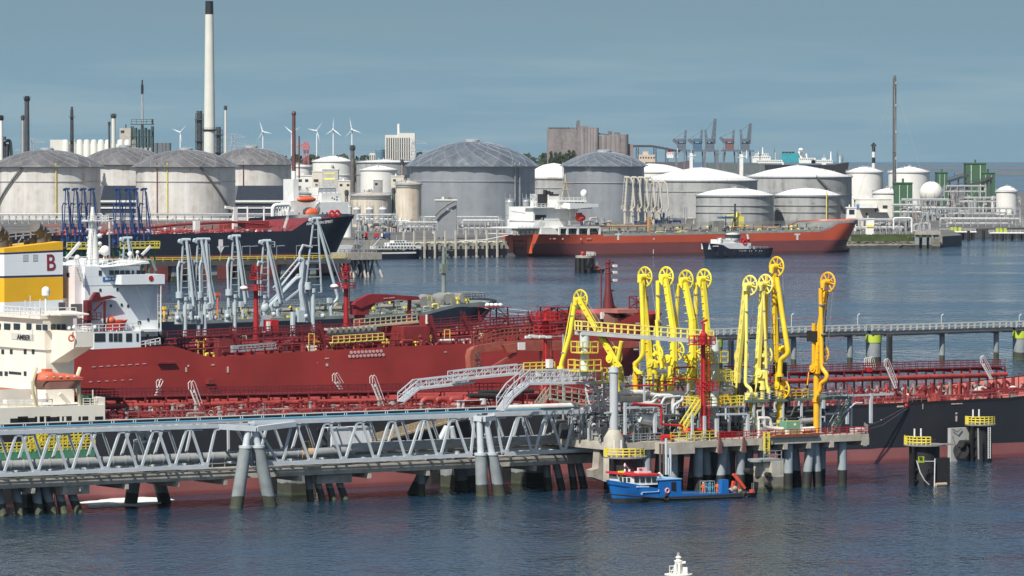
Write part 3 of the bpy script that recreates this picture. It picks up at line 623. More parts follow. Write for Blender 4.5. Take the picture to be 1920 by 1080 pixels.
# bulk terminal cranes
BLC = mat('blue_crane', (.06,.12,.19), .6); GRC = mat('dark_crane_steel', (.095,.12,.15), .7, var=.2)
def bulkcrane(px, Y, tip, side, lab, body=GRC, jm=GRC):
    p = W(px,300,Y); s = FOC/Y; t = T('harbour_crane', lab, 'crane', (p[0],Y,5), group='cranes of the far bulk terminal'); zc = W(0,268,Y)[2]
    m = MB()
    for dx in (-7,7):
        for dy in (-7,7): m.beam((p[0]+dx,Y+dy,5),(p[0]+dx*.6,Y+dy*.6,zc-6),.9)
    m.box(p[0]-8,Y-8,zc-8,p[0]+8,Y+8,zc-6.5); [m.beam((p[0]-7,Y-7,10+i*9),(p[0]+7,Y-7,19+i*9),.7) for i in range(2)]; t.part('portal', m, jm)
    m = MB(); m.box(p[0]-4,Y-4,zc-6.5,p[0]+4,Y+4,zc); m.box(p[0]-4,Y-5.4,zc+1,p[0]+3,Y+4,zc+4); t.part('machine_house', m, body)
    q = W(tip[0],tip[1],Y); m = MB(); m.lattice((p[0]+side*3,Y,zc),(q[0],Y,q[2]),3.6,1.6,9,.5); m.beam((p[0]-side*4,Y,zc+11),(q[0],Y,q[2]),.35); m.lattice((p[0]-side*3,Y,zc),(p[0]-side*4,Y,zc+12),2,1,3,.4); t.part('jib', m, jm)
bulkcrane(1331,4300,(1341,223),1,'tall dark harbour crane with raised jib and blue house',GRC,GRC)
bulkcrane(1308,4350,(1290,262),-1,'blue harbour crane with lowered jib left of the raised one',BLC,GRC)
bulkcrane(1397,4300,(1407,232),1,'right-hand dark harbour crane with a raised jib',GRC,GRC)
bulkcrane(1368,4450,(1350,258),-1,'red-housed harbour crane between the two raised jibs',mat('red_house',(.16,.08,.08),.7),GRC)
bulkcrane(1278,4500,(1262,262),-1,'small dark harbour crane at the left end of the bulk terminal',GRC,GRC)
# far ships behind the tanks
def farship(px0, px1, pdeck, Y, lab, hullm, house, funnel=None, extra=()):
    X = lambda px: W(px,300,Y)[0]; Z = lambda py: W(960,py,Y)[2]; t = T('cargo_ship', lab, 'ship', (X(px0),Y,0)); m = MB()
    m.prism([(X(px0),-1),(X(px1)-6,-1),(X(px1),Z(pdeck)+2),(X(px1)-12,Z(pdeck)),(X(px0)-2,Z(pdeck))],Y-12,Y+12); t.part('hull', m, hullm)
    m = MB()
    for a in house: m.box(X(a[0]),Y-9+a[4] if len(a) > 4 else Y-9,Z(a[3]),X(a[1]),Y+8,Z(a[2]))
    t.part('deckhouse', m, WHITE); m = MB()
    for a in house:
        for k in range(int((a[1]-a[0])/4)): m.box(X(a[0]+1+k*4),Y-9.2,Z(a[2]+3),X(a[0]+3+k*4),Y-9,Z(a[2]+1.4))
    t.part('window', m, GLASS)
    if funnel: a = funnel; m = MB(); m.box(X(a[0]),Y-5,Z(a[3]),X(a[1]),Y+5,Z(a[2])); fo = t.part('funnel', m, a[4]); m = MB(); [m.cyl((X(a[0]+3+i*6),Y,Z(a[2])),1.2,Z(a[2]-2.6),8) for i in range(4)]; t.part('exhaust', m, BLACK, fo)
    m = MB()
    for (px, pt, pb, r) in extra: m.cyl((X(px),Y,Z(pb)),r,Z(pt),10,r*.6)
    t.part('mast', m, WHITE); return t, X, Z
TEAL = mat('teal_funnel', (.03,.26,.30), .5)
t, X, Z = farship(1440,1590,309,3900,'white ship with a teal funnel and a satellite dome behind the tank roofs',BLACK,[(1497,1528,296,306),(1520,1560,300,306),(1380+40,1466,300,306)],(1466,1497,287,304,TEAL),[(1501,280,300,3),(1512,288,300,1.2),(1558,284,300,.8),(1575,292,305,.7)])
m = MB(); m.ell((X(1501),3895,Z(281)),2.2,2.2,1.6,10,8); m.tube((X(1500),3895,Z(283)),(X(1503),3895,Z(278)),.3,6); t.part('radome', m, WHITE)
farship(1215,1300,304,4150,'dark red bulk carrier hull under the harbour cranes',mat('dark_bulker',(.10,.08,.09),.8),[(1250,1262,286,296)],(1252,1259,284,292,REDP),[(1270,278,296,.6)])
farship(1330,1445,306,4050,'bulk carrier with white accommodation right of the cranes',mat('grey_bulker',(.10,.12,.12),.8),[(1410,1444,293,305),(1416,1440,288,293)],None,[(1430,276,290,.7),(1422,284,290,.5),(1453,284,300,.8),(1400,282,297,.7)])
# striped beacon
p = W(1638,300,4200); t = T('striped_beacon','slim black and white banded light tower on the right shore','light tower',(p[0],4200,3)); z0, z1 = 3, W(0,274,4200)[2]; K = 9
for i in range(K): m = MB(); a, b = z0+(z1-z0)*i/K, z0+(z1-z0)*(i+1)/K; m.cyl((p[0],4200,a),1.5,b-.02,14); t.part('band', m, WHITE if i % 2 else BLACK)
m = MB(); m.cyl((p[0],4200,z1),2.3,z1+1.6,12); m.cyl((p[0],4200,z1+1.6),1.1,z1+3,8); t.part('lantern', m, BLACK)
# green plant at right
GRB = mat('green_cladding', (.035,.10,.05), .7, var=.1, scale=.1, panel=(2.2,0,.35)); Y = 3400; X = lambda px: W(px,300,Y)[0]; Z = lambda py: W(960,py,Y)[2]
for (a, b, c, d, dy, lab) in [(1811,1849,307,375,0,'tallest dark green clad building at the right of the plant'),(1842,1866,325,375,-3,'lower dark green building on the right side of the tallest one'),(1757,1777,324,355,30,'small dark green tower behind the conveyors'),(1678,1711,344,372,-520,'long low green shed above the small white tank')]:
    X = lambda px: W(px,300,Y+dy)[0]; Z = lambda py: W(960,py,Y+dy)[2]
    t = T('green_building', lab, 'building', (X(a),Y+dy,5), group='green clad buildings'); m = MB(); m.box(X(a),Y+dy,5,X(b),Y+dy+16,Z(c)); t.part('wall', m, GRB)
    m = MB(); m.box(X(a)-.4,Y+dy-.5,Z(c),X(b)+.4,Y+dy+16.5,Z(c)+.6); m.cyl((X((a+b)/2),Y+dy+6,Z(c)),.8,Z(c)+3,6); t.part('roof', m, mat('green_roof',(.05,.12,.07),.7) if 'green_roof' not in MATS else MATS['green_roof'])
    m = MB(); m.box(X(a+(b-a)*.25),Y+dy-.3,10,X(a+(b-a)*.28),Y+dy,Z(c)-1); m.box(X(a+(b-a)*.7),Y+dy-.3,10,X(a+(b-a)*.73),Y+dy,Z(c)-1); t.part('downpipe', m, PIPEW)
X = lambda px: W(px,300,Y)[0]; Z = lambda py: W(960,py,Y)[2]
for i, (a, b, c, d) in enumerate([(1768,356,1850,338),(1772,340,1812,328),(1835,345,1856,333)]):
    t = T('conveyor', ['long inclined conveyor rising to the green building','upper inclined conveyor from the small green tower','short steep conveyor against the green building'][i], 'conveyor', (X(a),Y-20,5)); m = MB(); P, Q_ = (X(a),Y-20,Z(b)), (X(c),Y-20,Z(d)); m.beam(P,Q_,3,1.8); m.beam(V(P)+V(0,-1,2.4),V(Q_)+V(0,-1,2.4),.4)
    for k in range(9): e = V(P).lerp(V(Q_),k/8); m.beam(e+V(0,-1.6,-.8),e+V(1.5,-1.6,2.4),.25)
    t.part('gallery', m, DSTEEL); m = MB(); [m.beam((X(a+(c-a)*k),Y-20,5),(X(a+(c-a)*k),Y-20,Z(b+(d-b)*k)-1),1) for k in (.1,.5,.85)]; t.part('support', m, DSTEEL)
# ================================================================ terminal along the shore
def wbox(m, x0, y0, x1, y1, Y, dep): a = W(x0,(y0+y1)/2,Y); b = W(x1,(y0+y1)/2,Y); m.box(a[0],Y,W(0,y1,Y)[2],b[0],Y+dep,W(0,y0,Y)[2]); return m
# long building with solar roof, seen in two gaps between the tanks
SOL = mat('solar_panels', (.030,.034,.042), .35, var=.2, spec=.4)
def solarhall(x0, x1, lab):
    Y = 2890; a, b = W(x0,0,Y)[0], W(x1,0,Y)[0]; z0, z1, ze = W(0,408,Y)[2], W(0,377,Y)[2], W(0,349,Y)[2]; t = T('warehouse', lab, 'warehouse', (a,Y,5), group='warehouses with solar roofs')
    m = MB(); m.box(a,Y,4,b,Y+30,z1-.4); t.part('wall', m, mat('navy_wall',(.02,.028,.05),.5,panel=(6,0,.3)) if 'navy_wall' not in MATS else MATS['navy_wall'])
    m = MB(); m.add([(a-1,Y-1,z1),(b+1,Y-1,z1),(b+1,Y+26,ze),(a-1,Y+26,ze),(a-1,Y-1,z1-.5),(b+1,Y-1,z1-.5)],[(0,1,2,3),(4,5,1,0)]); ro = t.part('roof', m, MATS.get('roof_grey') or mat('roof_grey',(.10,.11,.12),.6))
    m = MB(); n = int((b-a)/2)
    for i in range(n):
        for j in range(6):
            x = a+1+i*2; u0, u1 = (j+.04)/6, (j+.985)/6; m.add([(x,Y-1+27*u0,z1+.12+(ze-z1)*u0),(x+1.93,Y-1+27*u0,z1+.12+(ze-z1)*u0),(x+1.93,Y-1+27*u1,z1+.12+(ze-z1)*u1),(x,Y-1+27*u1,z1+.12+(ze-z1)*u1)],[(0,1,2,3)])
    t.part('solar_panels', m, SOL, ro); m = MB(); m.box(a-1,Y-1.3,z1-.7,b+1,Y-1.05,z1+.5); m.box(a,Y-.5,z1-4.6,b,Y,z1-3.6); m.box(a,Y-.4,z1-1.6,b,Y,z1-.6); m.box(a,Y-.5,ze-20.5,b,Y-.1,ze-18.8); t.part('fascia', m, WHITE)
solarhall(184,258,'warehouse with solar roof between the two front domed tanks'); solarhall(438,558,'warehouse with solar roof right of the chimney tank')
# silver upright vessels
SILV = mat('silver_vessel', (.36,.37,.38), .4, metal=.45, var=.15)
def vessel(x0, x1, pt, pb, Y, mt, lab, name='upright_vessel', group='upright vessels at the shore', cap=WHITE):
    s = FOC/Y; cx = W((x0+x1)/2,0,Y)[0]; r = (x1-x0)/2/s; z1 = W(0,pt,Y)[2]; z0 = max(4.5,W(0,pb,Y)[2]); t = T(name, lab, 'vessel', (cx,Y,z0), group=group); m = MB(); m.lathe([(r,z0),(r,z1-r*.4)],(cx,Y,0),24); m.lathe([(r*1.04,z0+(z1-z0)*.55),(r*1.04,z0+(z1-z0)*.57)],(cx,Y,0),24); t.part('shell', m, mt)
    m = MB(); m.lathe([(r+.1,z1-r*.4-.5),(r+.1,z1-r*.4),(r*.8,z1-.1),(0,z1+.2)],(cx,Y,0),24); ro = t.part('head', m, cap); m = MB(); m.cyl((cx,Y,z1),.25,z1+2.4,6); m.rail([(cx+r*cos(i*pi/6),Y+r*sin(i*pi/6),z1-r*.3) for i in range(13)],1.2,2,.05); m.beam((cx-r,Y,z1),(cx-r,Y,z1+3),.15); m.beam((cx+r,Y,z1),(cx+r,Y,z1+3),.15); t.part('railing', m, GALV, ro)
for i, x in enumerate((669,693,718)): vessel(x-7,x+7,388,420,2480,SILV,['left silver vessel of three behind the black tanker bow','middle silver vessel of the three','right silver vessel of the three, beside the dark green column'][i])
vessel(640,660,383,445,2210,WHITE,'tall white upright vessel just behind the bow of the black tanker')
def gbox(x0,y0,x1,y1,Y,mt,lab,cat='building',name='building',dep=14,rows=(),wm=GLASS,roofh=.5,group=None):
    t = T(name, lab, cat, (W(x0,0,Y)[0],Y,4.8), group=group); m = MB(); wbox(m,x0,y0,x1,max(y1,y0+2),Y,dep); a, b, zt, zb = W(x0,0,Y)[0], W(x1,0,Y)[0], W(0,y0,Y)[2], W(0,y1,Y)[2]; m.box(a,Y,4.6,b,Y+dep,zb+.01) if zb > 4.6 else None; t.part('wall', m, mt)
    m = MB(); m.box(a-.3,Y-.3,zt,b+.3,Y+dep+.3,zt+roofh); m.box(a+(b-a)*.3,Y+3,zt+roofh,a+(b-a)*.4,Y+5,zt+roofh+1.2); t.part('roof', m, WHITE)
    for (wx0,wy0,wx1,wy1) in rows: m = MB(); q0, q1 = W(wx0,wy0,Y), W(wx1,wy1,Y); m.box(q0[0],Y-.12,q1[2],q1[0],Y+.1,q0[2]); t.part('window', m, wm)
    return t
CRW = mat('cream_wall', (.55,.51,.42), .75, var=.1, scale=.1, streak=.3)
gbox(585,322,632,366,2900,CRW,'cream office block with two yellow strips below the number 9 tank',rows=((588,336,597,341),(590,345,596,349),(591,354,595,360)))
gbox(604,318,634,350,2880,mat('grey_panel_wall',(.40,.40,.38),.7),'grey panelled block with yellow bands left of the sooty column',rows=((608,324,628,327),(608,334,628,337)),wm=YELP)
gbox(556,330,586,352,2930,TWH,'white low building left of the cream office block',rows=((560,336,566,341),(572,336,578,341)))
gbox(634,340,659,356,2860,CRW,'small cream block right of the grey panelled one',rows=((637,345,642,349),(650,345,655,349)))
gbox(733,331,757,347,2820,CRW,'cream cabin high up beside the brown column',rows=((737,336,742,340),),dep=8)
gbox(700,338,716,361,2800,TC,'small round-topped grey cabin in front of the pale tank',rows=((703,343,708,347),))
gbox(740,415,768,428,2420,TC,'low grey store under the tall cream tank',rows=((744,418,748,424),(756,418,760,424)))
# grey ribbed silo box at the shore
t = gbox(816,376,856,440,2240,mat('ribbed_grey_cladding',(.20,.215,.225),.6,var=.08,panel=(1.1,0,.25)),'tall narrow grey ribbed block with white top and outside stair','building',dep=10,rows=((838,391,848,396),),wm=WHITE)
m = MB(); q0, q1 = W(816,404,2238), W(852,377,2238); m.path([q0,(q0[0]+2,q0[1],q0[2]+2.2),(q1[0]-3,q1[1],q1[2]-1.5),q1],.5,6); m.rail([(W(817,0,2240)[0],2240.4,W(0,375.5,2240)[2]),(W(855,0,2240)[0],2240.4,W(0,375.5,2240)[2])],1.2,1.5,.06); m.cbox((W(843,0,2240)[0],2243,W(0,376,2240)[2]),2,2,1.6); t.part('outside_stair', m, mat_stair)
vessel(947,966,374,440,2200,GALV,'left galvanised cylinder beside the stern of the orange tanker',name='filter_column',cap=GALV)
vessel(980,994,374,420,2215,GALV,'right galvanised cylinder half hidden by the orange tanker house',name='filter_column',cap=GALV)
# pipe racks and white pipes at foot of the tanks
def rack(x0,x1,y0,y1,Y,lab,n=3,seed=1,white=True,bays=9):
    r = random.Random(seed); a, b = W(x0,0,Y)[0], W(x1,0,Y)[0]; z1, z0 = W(0,y0,Y)[2], max(4.8,W(0,y1,Y)[2]); t = T('pipe_rack', lab, 'pipe rack', (a,Y,z0), group='pipe racks along the shore'); m = MB()
    for i in range(bays+1):
        x = a+(b-a)*i/bays; m.beam((x,Y,z0),(x,Y,z1),.35); m.beam((x,Y+5,z0),(x,Y+5,z1),.35)
        for z in (z1-.2, z0+(z1-z0)*.5): m.beam((x,Y,z),(x,Y+5,z),.3)
        if i < bays and i % 3 == 1: m.beam((x,Y,z0),(x+(b-a)/bays,Y,z1),.18)
    for z in (z1, z0+(z1-z0)*.5-.2): m.beam((a,Y,z),(b,Y,z),.3)
    m.rail([(a,Y-.2,z1),(b,Y-.2,z1)],1.2,2.4,.07); t.part('frame', m, GALV)
    for lv, z in enumerate((z1+.3, z0+(z1-z0)*.5)):
        for k in range(n):
            rr = r.uniform(.18,.42); y = Y+.6+k*1.5; m = MB(); xa = a+r.random()*(b-a)*.2; xb = b-r.random()*(b-a)*.2
            m.bend([(xa,y,z-2.5 if r.random()<.5 else z),(xa+.1,y,z+rr),(xb,y,z+rr),(xb+.1,y,z-3 if r.random()<.5 else z+rr)],rr,6); t.part('pipe', m, PIPEW if white and k != 1 else PIPEG)
    return t
rack(-10,190,404,420,2560,'pipe rack at the foot of the leftmost domed tank',seed=31,n=4,bays=16)
rack(196,560,404,421,2570,'pipe rack at the foot of the chimney tank',seed=32,n=4,bays=22)
rack(664,745,405,419,2350,'dark pipe rack below the three silver vessels',seed=33,n=4,bays=9)
rack(745,820,420,432,2230,'pipe rack left of the narrow grey ribbed block',seed=2)
rack(858,952,416,440,2215,'pipe rack right of the narrow grey ribbed block',seed=3)
rack(786,940,409,416,2600,'white pipe rack at the foot of the largest grey tank',seed=4,bays=14)
rack(1590,1700,414,440,2330,'dark pipe rack behind the grass bank',seed=5)
rack(1690,1790,376,404,2700,'elevated pipe rack below the gas sphere',seed=6,n=4)
rack(1760,1915,392,409,2640,'long elevated pipe bridge at the far right',seed=7,n=3,bays=12)
rack(1800,1915,372,384,3050,'pipe rack behind the long right-hand pipe bridge',seed=8,bays=7)
rack(1770,1850,350,368,3330,'high pipe rack between the conveyors and the green buildings',seed=9,bays=6)
rack(1650,1730,386,410,2600,'brown pipe manifold right of the white terminal building',seed=10,n=4,bays=6)
# terminal building at right
t = gbox(1604,374,1672,414,2480,mat('terminal_wall',(.56,.53,.46),.75,var=.1,panel=(0,3.5,.15)),'off-white terminal building with a blue sign left of the pipe manifold',rows=((1655,385,1664,391),(1640,390,1646,398),(1623,399,1627,404)),dep=12)
m = MB(); wbox(m,1606,383,1610,392,2479.7,.2); t.part('sign', m, mat('blue_sign',(.03,.18,.38),.5)); m = MB(); wbox(m,1612,382,1645,390,2474,6); wbox(m,1644,396,1664,398,2476,4); t.part('annex', m, WHITE)
t = gbox(1588,390,1606,404,2450,WHITE,'small slanted white shed in front of the terminal building',rows=((1592,393,1602,402),),wm=BLACK,dep=6)
t = gbox(1624,411,1639,425,2310,WHITE,'white notice board with a yellow foot on the grass bank','sign',name='notice_board',dep=.3); m = MB(); wbox(m,1624.5,422,1638.5,426,2309.6,.3); t.part('panel', m, YELP)
# jetty head right end of grass bank
Y = 2262; t = T('jetty_head','concrete jetty head with open trestle at the right end of the grass bank','jetty',(W(1735,0,Y)[0],Y,0)); m = MB(); wbox(m,1716,434,1764,440,Y,20)
t.part('deck', m, CONC)
for x in (1721,1735,1748,1758): m = MB(); p = W(x,0,Y); m.box(p[0]-1,Y+1,-1,p[0]+1,Y+4,W(0,440,Y)[2]); t.part('pile', m, CONCD)
m = MB(); m.box(W(1748,0,Y)[0],Y-1,-1,W(1764,0,Y)[0],Y+8,W(0,447,Y)[2]); t.part('fender_block', m, STONE); m = MB(); m.text = None
a, b, z = W(1718,0,Y)[0], W(1763,0,Y)[0], W(0,434,Y)[2]; m.rail([(a,Y,z),(b,Y,z)],1.2,1.6,.08); m.beam((b-6,Y,z+4),(b-2,Y,z-6),.4); t.part('railing', m, GALV)
m = MB(); m.bend([(W(1678,0,Y)[0],Y+4,W(0,430,Y)[2]),(W(1678,0,Y)[0],Y+4,W(0,409,Y)[2]),(W(1712,0,Y)[0],Y+4,W(0,409,Y)[2]),(W(1712,0,Y)[0],Y+4,W(0,436,Y)[2])],.45,8); t.part('pipe', m, WHITE)
m = MB(); m.stairs((W(1722,0,Y)[0],Y+2,z),(W(1736,0,Y)[0],Y+2,z+9),(0,1.2,0)); m.lattice((W(1738,0,Y)[0],Y+5,z),(W(1738,0,Y)[0],Y+5,z+10),3,3,4,.12); t.part('stair_tower', m, GALV)
# low mooring jetties at far right on the water
def lowjetty(x0,x1,y,Y,lab,seed):
    r = random.Random(seed); a, b = W(x0,0,Y)[0], W(x1,0,Y)[0]; z = W(0,y,Y)[2]; t = T('mooring_jetty', lab, 'jetty', (a,Y,0), group='low mooring jetties at the right'); m = MB(); m.box(a,Y,z-.9,b,Y+5,z); t.part('deck', m, CONCP)
    n = max(4,int((b-a)/7))
    for i in range(n): m = MB(); x = a+2+(b-a-4)*i/(n-1); m.tube((x,Y+1.5,-1),(x,Y+1.5,z-.9),.6,8); t.part('pile', m, BLACK)
    m = MB()
    for i in range(n*2): x = a+1+(b-a-3)*i/(n*2-1); m.box(x,Y-.8,.4,x+1.2,Y,z-.2)
    t.part('fender', m, RUBBER); m = MB()
    for i in range(max(3,n//2)): x = a+2+r.random()*(b-a-5); m.box(x,Y+1,z,x+1.4,Y+3,z+2.2)
    t.part('bollard_post', m, LIME); m = MB(); m.rail([(a,Y+4.6,z),(b,Y+4.6,z)],1.2,2.5,.08); m.tube((a,Y-.4,z-.3),(b,Y-.4,z-.3),.45,8); t.part('railing', m, WHITE)
lowjetty(1765,1832,434,2470,'low mooring jetty just right of the jetty head',3); lowjetty(1857,1925,436,2450,'low mooring jetty cut by the right picture edge',4)
rack(1764,1920,412,436,2560,'pipe trestle over the water behind the low mooring jetties',seed=12,n=4,bays=11)
for i, x in enumerate((1816,1844)):
    m = MB(); p = W(x,436,2440); m.cyl((p[0],2440,-1),.8,p[2]+1,10); solo('mooring_pile',['dark steel pile in front of the right low jetties','dark pile standing alone between the two low jetties'][i],'pile',m,BLACK,(p[0],2440,0))
# quay wall and pier behind black bow to orange stern
QW = mat('quay_wall_concrete', (.27,.25,.21), .9, var=.25, scale=.2, streak=.6, scol=(.08,.07,.06), split=(1.6,(.02,.02,.018),.4))
m = MB(); m.prismz([(-330,2068),(-110,2142),(0,2177),(60,2207),(62,2211),(0,2181),(-110,2146),(-330,2072)],-1,6); solo('quay_wall','stained concrete quay wall behind the small pier','quay wall',m,QW,(-110,2142,0))
b = 1757; t = T('wooden_pier','long narrow pier on dark piles with tall pale mooring posts, left of the orange tanker','pier',(Q(700,476,b)[0],b,0),'J')
a0, a1 = Q(735,476,b)[0], Q(950,476,b)[0]; z = Q(860,457,b)[2]
m = MB(); m.box(a0,b,z-1,a1,b+5,z); t.part('deck', m, CONC); m = MB(); m.box(a0,b-.3,.6,a1,b+.2,z-2.4); t.part('fender_beam', m, BLACK)
n = 24
for i in range(n): m = MB(); x = a0+1+(a1-a0-2)*i/(n-1); m.beam((x,b+.6,-1),(x,b+.6,z-1),.7); t.part('pile', m, DSTEEL)
for i in range(10): m = MB(); q = Q(757+i*19.5,470,b-.6); m.beam((q[0],b-.6,-1),(q[0],b-.6,Q(850,432,b)[2]),.7); t.part('mooring_post', m, CONCP)
m = MB(); m.rail([(a0,b+.2,z),(a1,b+.2,z)],1.2,2,.07); m.rail([(a0,b+4.8,z),(a1,b+4.8,z)],1.2,2,.07); t.part('railing', m, GALV)
for k in range(3): m = MB(); m.tube((a0,b+1.5+k,z+.3+.2*k),(a1,b+1.5+k,z+.3+.2*k),.25,6); t.part('pipe', m, PIPEW if k else YELP)
# mooring line
m = MB(); q0, q1 = Q(862,452,b), Q(953,441,1743); m.path([q0,V(q0).lerp(V(q1),.5)+V(0,0,-.8),q1],.16,5); solo('mooring_line','pale mooring line running from the small pier to the orange stern','rope',m,WHITE,q0,'J')
# ================================================================ hull builder
def hull(m, a0, a1, b0, beam, deck, zb=-1.2, bowl=34, rake=8, flare=1.0, sternl=22, stern_w=.82, srake=6, bulb=0, n=44, m_=8, slo=.55):
    """a0 stern, a1 bow tip, b0 near side; deck(a) gives sheer height"""
    bc = b0+beam/2; rows = []
    for k in range(m_+1):
        v = k/m_; row = []
        xs = a0+srake*(1-v)**1.3; xe = a1-rake*(1-v)**.9+(bulb*max(0,1-abs(v-.12)*7) if bulb else 0); bl = bowl*(1.25-.35*v*flare)
        for i in range(n+1):
            u = i/n; u = .5-.5*cos(pi*u) if False else u
            if u < .2: x = xs+(a0+sternl-xs)*u/.2
            elif u < .6: x = a0+sternl+(a1-bl-a0-sternl)*(u-.2)/.4
            else: x = a1-bl+(xe-a1+bl)*(1-(1-(u-.6)/.4)**1.15)
            h = 1.0
            if x < a0+sternl: q = (a0+sternl-x)/max(.1,a0+sternl-xs); h = 1-(1-stern_w*(slo+(1-slo)*v**.6))*q**1.6
            if u > .6: q = (u-.6)/.4; h = 1-q**(2.0+1.3*v*flare); h = max(h, .004)
            if bulb and v < .3 and u > .93: h = max(h, .055)
            zt = deck(min(max(x,a0),a1)); z = zb+(zt-zb)*v; row.append((x, h*beam/2, z))
        rows.append(row)
    vs = [(x,bc-h,z) for r in rows for x,h,z in r]+[(x,bc+h,z) for r in rows for x,h,z in r]; fs = []; w_ = n+1; o = w_*(m_+1)
    for k in range(m_):
        for i in range(n):
            fs.append((k*w_+i,k*w_+i+1,(k+1)*w_+i+1,(k+1)*w_+i)); fs.append((o+k*w_+i+1,o+k*w_+i,o+(k+1)*w_+i,o+(k+1)*w_+i+1))
        fs.append((o+k*w_,k*w_,(k+1)*w_,o+(k+1)*w_)); fs.append((k*w_+n,o+k*w_+n,o+(k+1)*w_+n,(k+1)*w_+n))
    m.add(vs, fs, True); return rows[-1], bc
def deckmesh(top, bc, dz=-.9, inset=.25):
    m = MB(); n = len(top); vs = [(x,bc-max(0,h-inset),z+dz) for x,h,z in top]+[(x,bc+max(0,h-inset),z+dz) for x,h,z in top]
    m.add(vs, [(i,i+1,n+i+1,n+i) for i in range(n-1)]); return m
def deckrail(top, bc, lo, hi, h=1.1, step=2.2, r=.05, both=True):
    m = MB(); 
    for s_ in ((-1,1) if both else (-1,)):
        pts = [(x,bc+s_*(hh-.15),z) for x,hh,z in top if lo <= x <= hi]
        if len(pts) > 1: m.rail(pts, h, step, r, 1)
    return m
def pieces(seq):
    def f(x):
        if x <= seq[0][0]: return seq[0][1]
        for (xa,za),(xb,zb_) in zip(seq,seq[1:]):
            if x <= xb: return za+(zb_-za)*(x-xa)/max(.01,xb-xa)
        return seq[-1][1]
    return f
def winrow(m, xs, y0, y1, b, dep=.12, proud=.1):
    for x0, x1 in xs: p, q = Q(x0,y0,b), Q(x1,y1,b); m.box(p[0],b-proud,q[2],q[0],b+dep,p[2])
    return m
def pbox(m, x0, y0, x1, y1, b, dep): p, q = Q(x0,(y0+y1)/2,b), Q(x1,(y0+y1)/2,b); m.box(p[0],b,Q((x0+x1)/2,y1,b)[2],q[0],b+dep,Q((x0+x1)/2,y0,b)[2]); return m
def clutter(t, a0, a1, b0, b1, zf, mts, n, seed, hmax=2.2, rr=(.12,.3), name=None):
    """hatches, valves, vents and short pipes scattered over a deck, each a part of its own"""
    r = random.Random(seed); cnt = {}; t.calls = getattr(t,'calls',-1)+1; syn = [('vent','locker','pipe_loop','valve','hose_frame'),('vent_b','locker_b','pipe_loop_b','valve_b','pipe_frame'),('vent_c','locker_c','pipe_loop_c','valve_c','hose_frame_c'),('vent_d','locker_d','pipe_loop_d','valve_d','hose_frame_d')][t.calls % 4]; syn = dict(zip(('vent','locker','pipe_loop','valve','hose_frame'), syn))  # later batches hold the same five fittings, only named apart per batch
    for i in range(n):
        m = MB(); x = r.uniform(a0,a1); y = r.uniform(b0,b1); z = zf(x); k = r.random(); h = r.uniform(.5,hmax)
        if k < .3: nm = 'vent'; q = r.uniform(*rr); m.cyl((x,y,z), q, z+h, 7); m.cyl((x,y,z+h*.8), q*1.7, z+h*.8+.2, 8)
        elif k < .5: nm = 'locker'; m.cbox((x,y,z), r.uniform(.5,1.6), r.uniform(.5,1.4), h*.6)
        elif k < .75: nm = 'pipe_loop'; l = r.uniform(1.5,6); m.bend([(x,y,z),(x,y,z+h*.6),(x+l,y,z+h*.6),(x+l,y,z)], r.uniform(*rr)*.7, 6)
        elif k < .9: nm = 'valve'; m.ring((x,y,z+h*.8), .35, .05, (r.uniform(-1,1),1,.3), 10, 4); m.cyl((x,y,z), .08, z+h*.8, 5)
        else: nm = 'hose_frame'; m.beam((x,y,z),(x,y,z+h*1.3),.12); m.beam((x,y,z+h*1.3),(x+1.2,y,z+h*1.3),.12); m.beam((x+1.2,y,z+h*1.3),(x+1.2,y,z),.12)
        nm = name or syn[nm]; cnt[nm] = cnt.get(nm,0)+1
        if cnt[nm] <= 98: t.part(nm, m, mts[i % len(mts)])
def tankerdeck(t, a0, a1, b0, b1, zf, mp, mr, seed, lines=5, beams=0, bm=None, walk=1.8, rails=True, step=4.5):
    """cargo lines on saddles, raised catwalk with railings, transverse girders"""
    bc = (b0+b1)/2; r = random.Random(seed); K = 10; xs = [a0+(a1-a0)*i/K for i in range(K+1)]
    for k in range(lines):
        m = MB(); y = bc+(k-lines/2+.5)*1.15; rr = .28 if k % 2 else .38; m.path([(x,y,zf(x)+1.4+.15*(k % 3)) for x in xs], rr, 8); t.part('cargo_pipe', m, mp)
    m = MB(); x = a0
    while x < a1: m.beam((x,bc-lines*.7,zf(x)+1),(x,bc+lines*.7,zf(x)+1),.3); m.beam((x,bc-lines*.7,zf(x)),(x,bc-lines*.7,zf(x)+walk),.25); m.beam((x,bc+lines*.7,zf(x)),(x,bc+lines*.7,zf(x)+walk),.25); x += step
    t.part('pipe_support', m, mr); m = MB(); y = bc-lines*.7-.8
    for i in range(K): m.beam((xs[i],y,zf(xs[i])+walk+.6),(xs[i+1],y,zf(xs[i+1])+walk+.6),1.2,.15)
    if rails:
        for dy in (-.6,.6): m.rail([(x,y+dy,zf(x)+walk+.6) for x in xs],1.1,1.5,.05)
    x = a0
    while x < a1: m.beam((x,y-.5,zf(x)),(x,y-.5,zf(x)+walk+.6),.16); m.beam((x,y+.5,zf(x)),(x,y+.5,zf(x)+walk+.6),.16); x += step
    t.part('catwalk', m, mr)
    if beams:
        m = MB(); x = a0
        while x < a1: m.beam((x,b0+.5,zf(x)+.45),(x,b1-.5,zf(x)+.45),.25,.9); x += beams
        t.part('deck_girder', m, bm or mr)
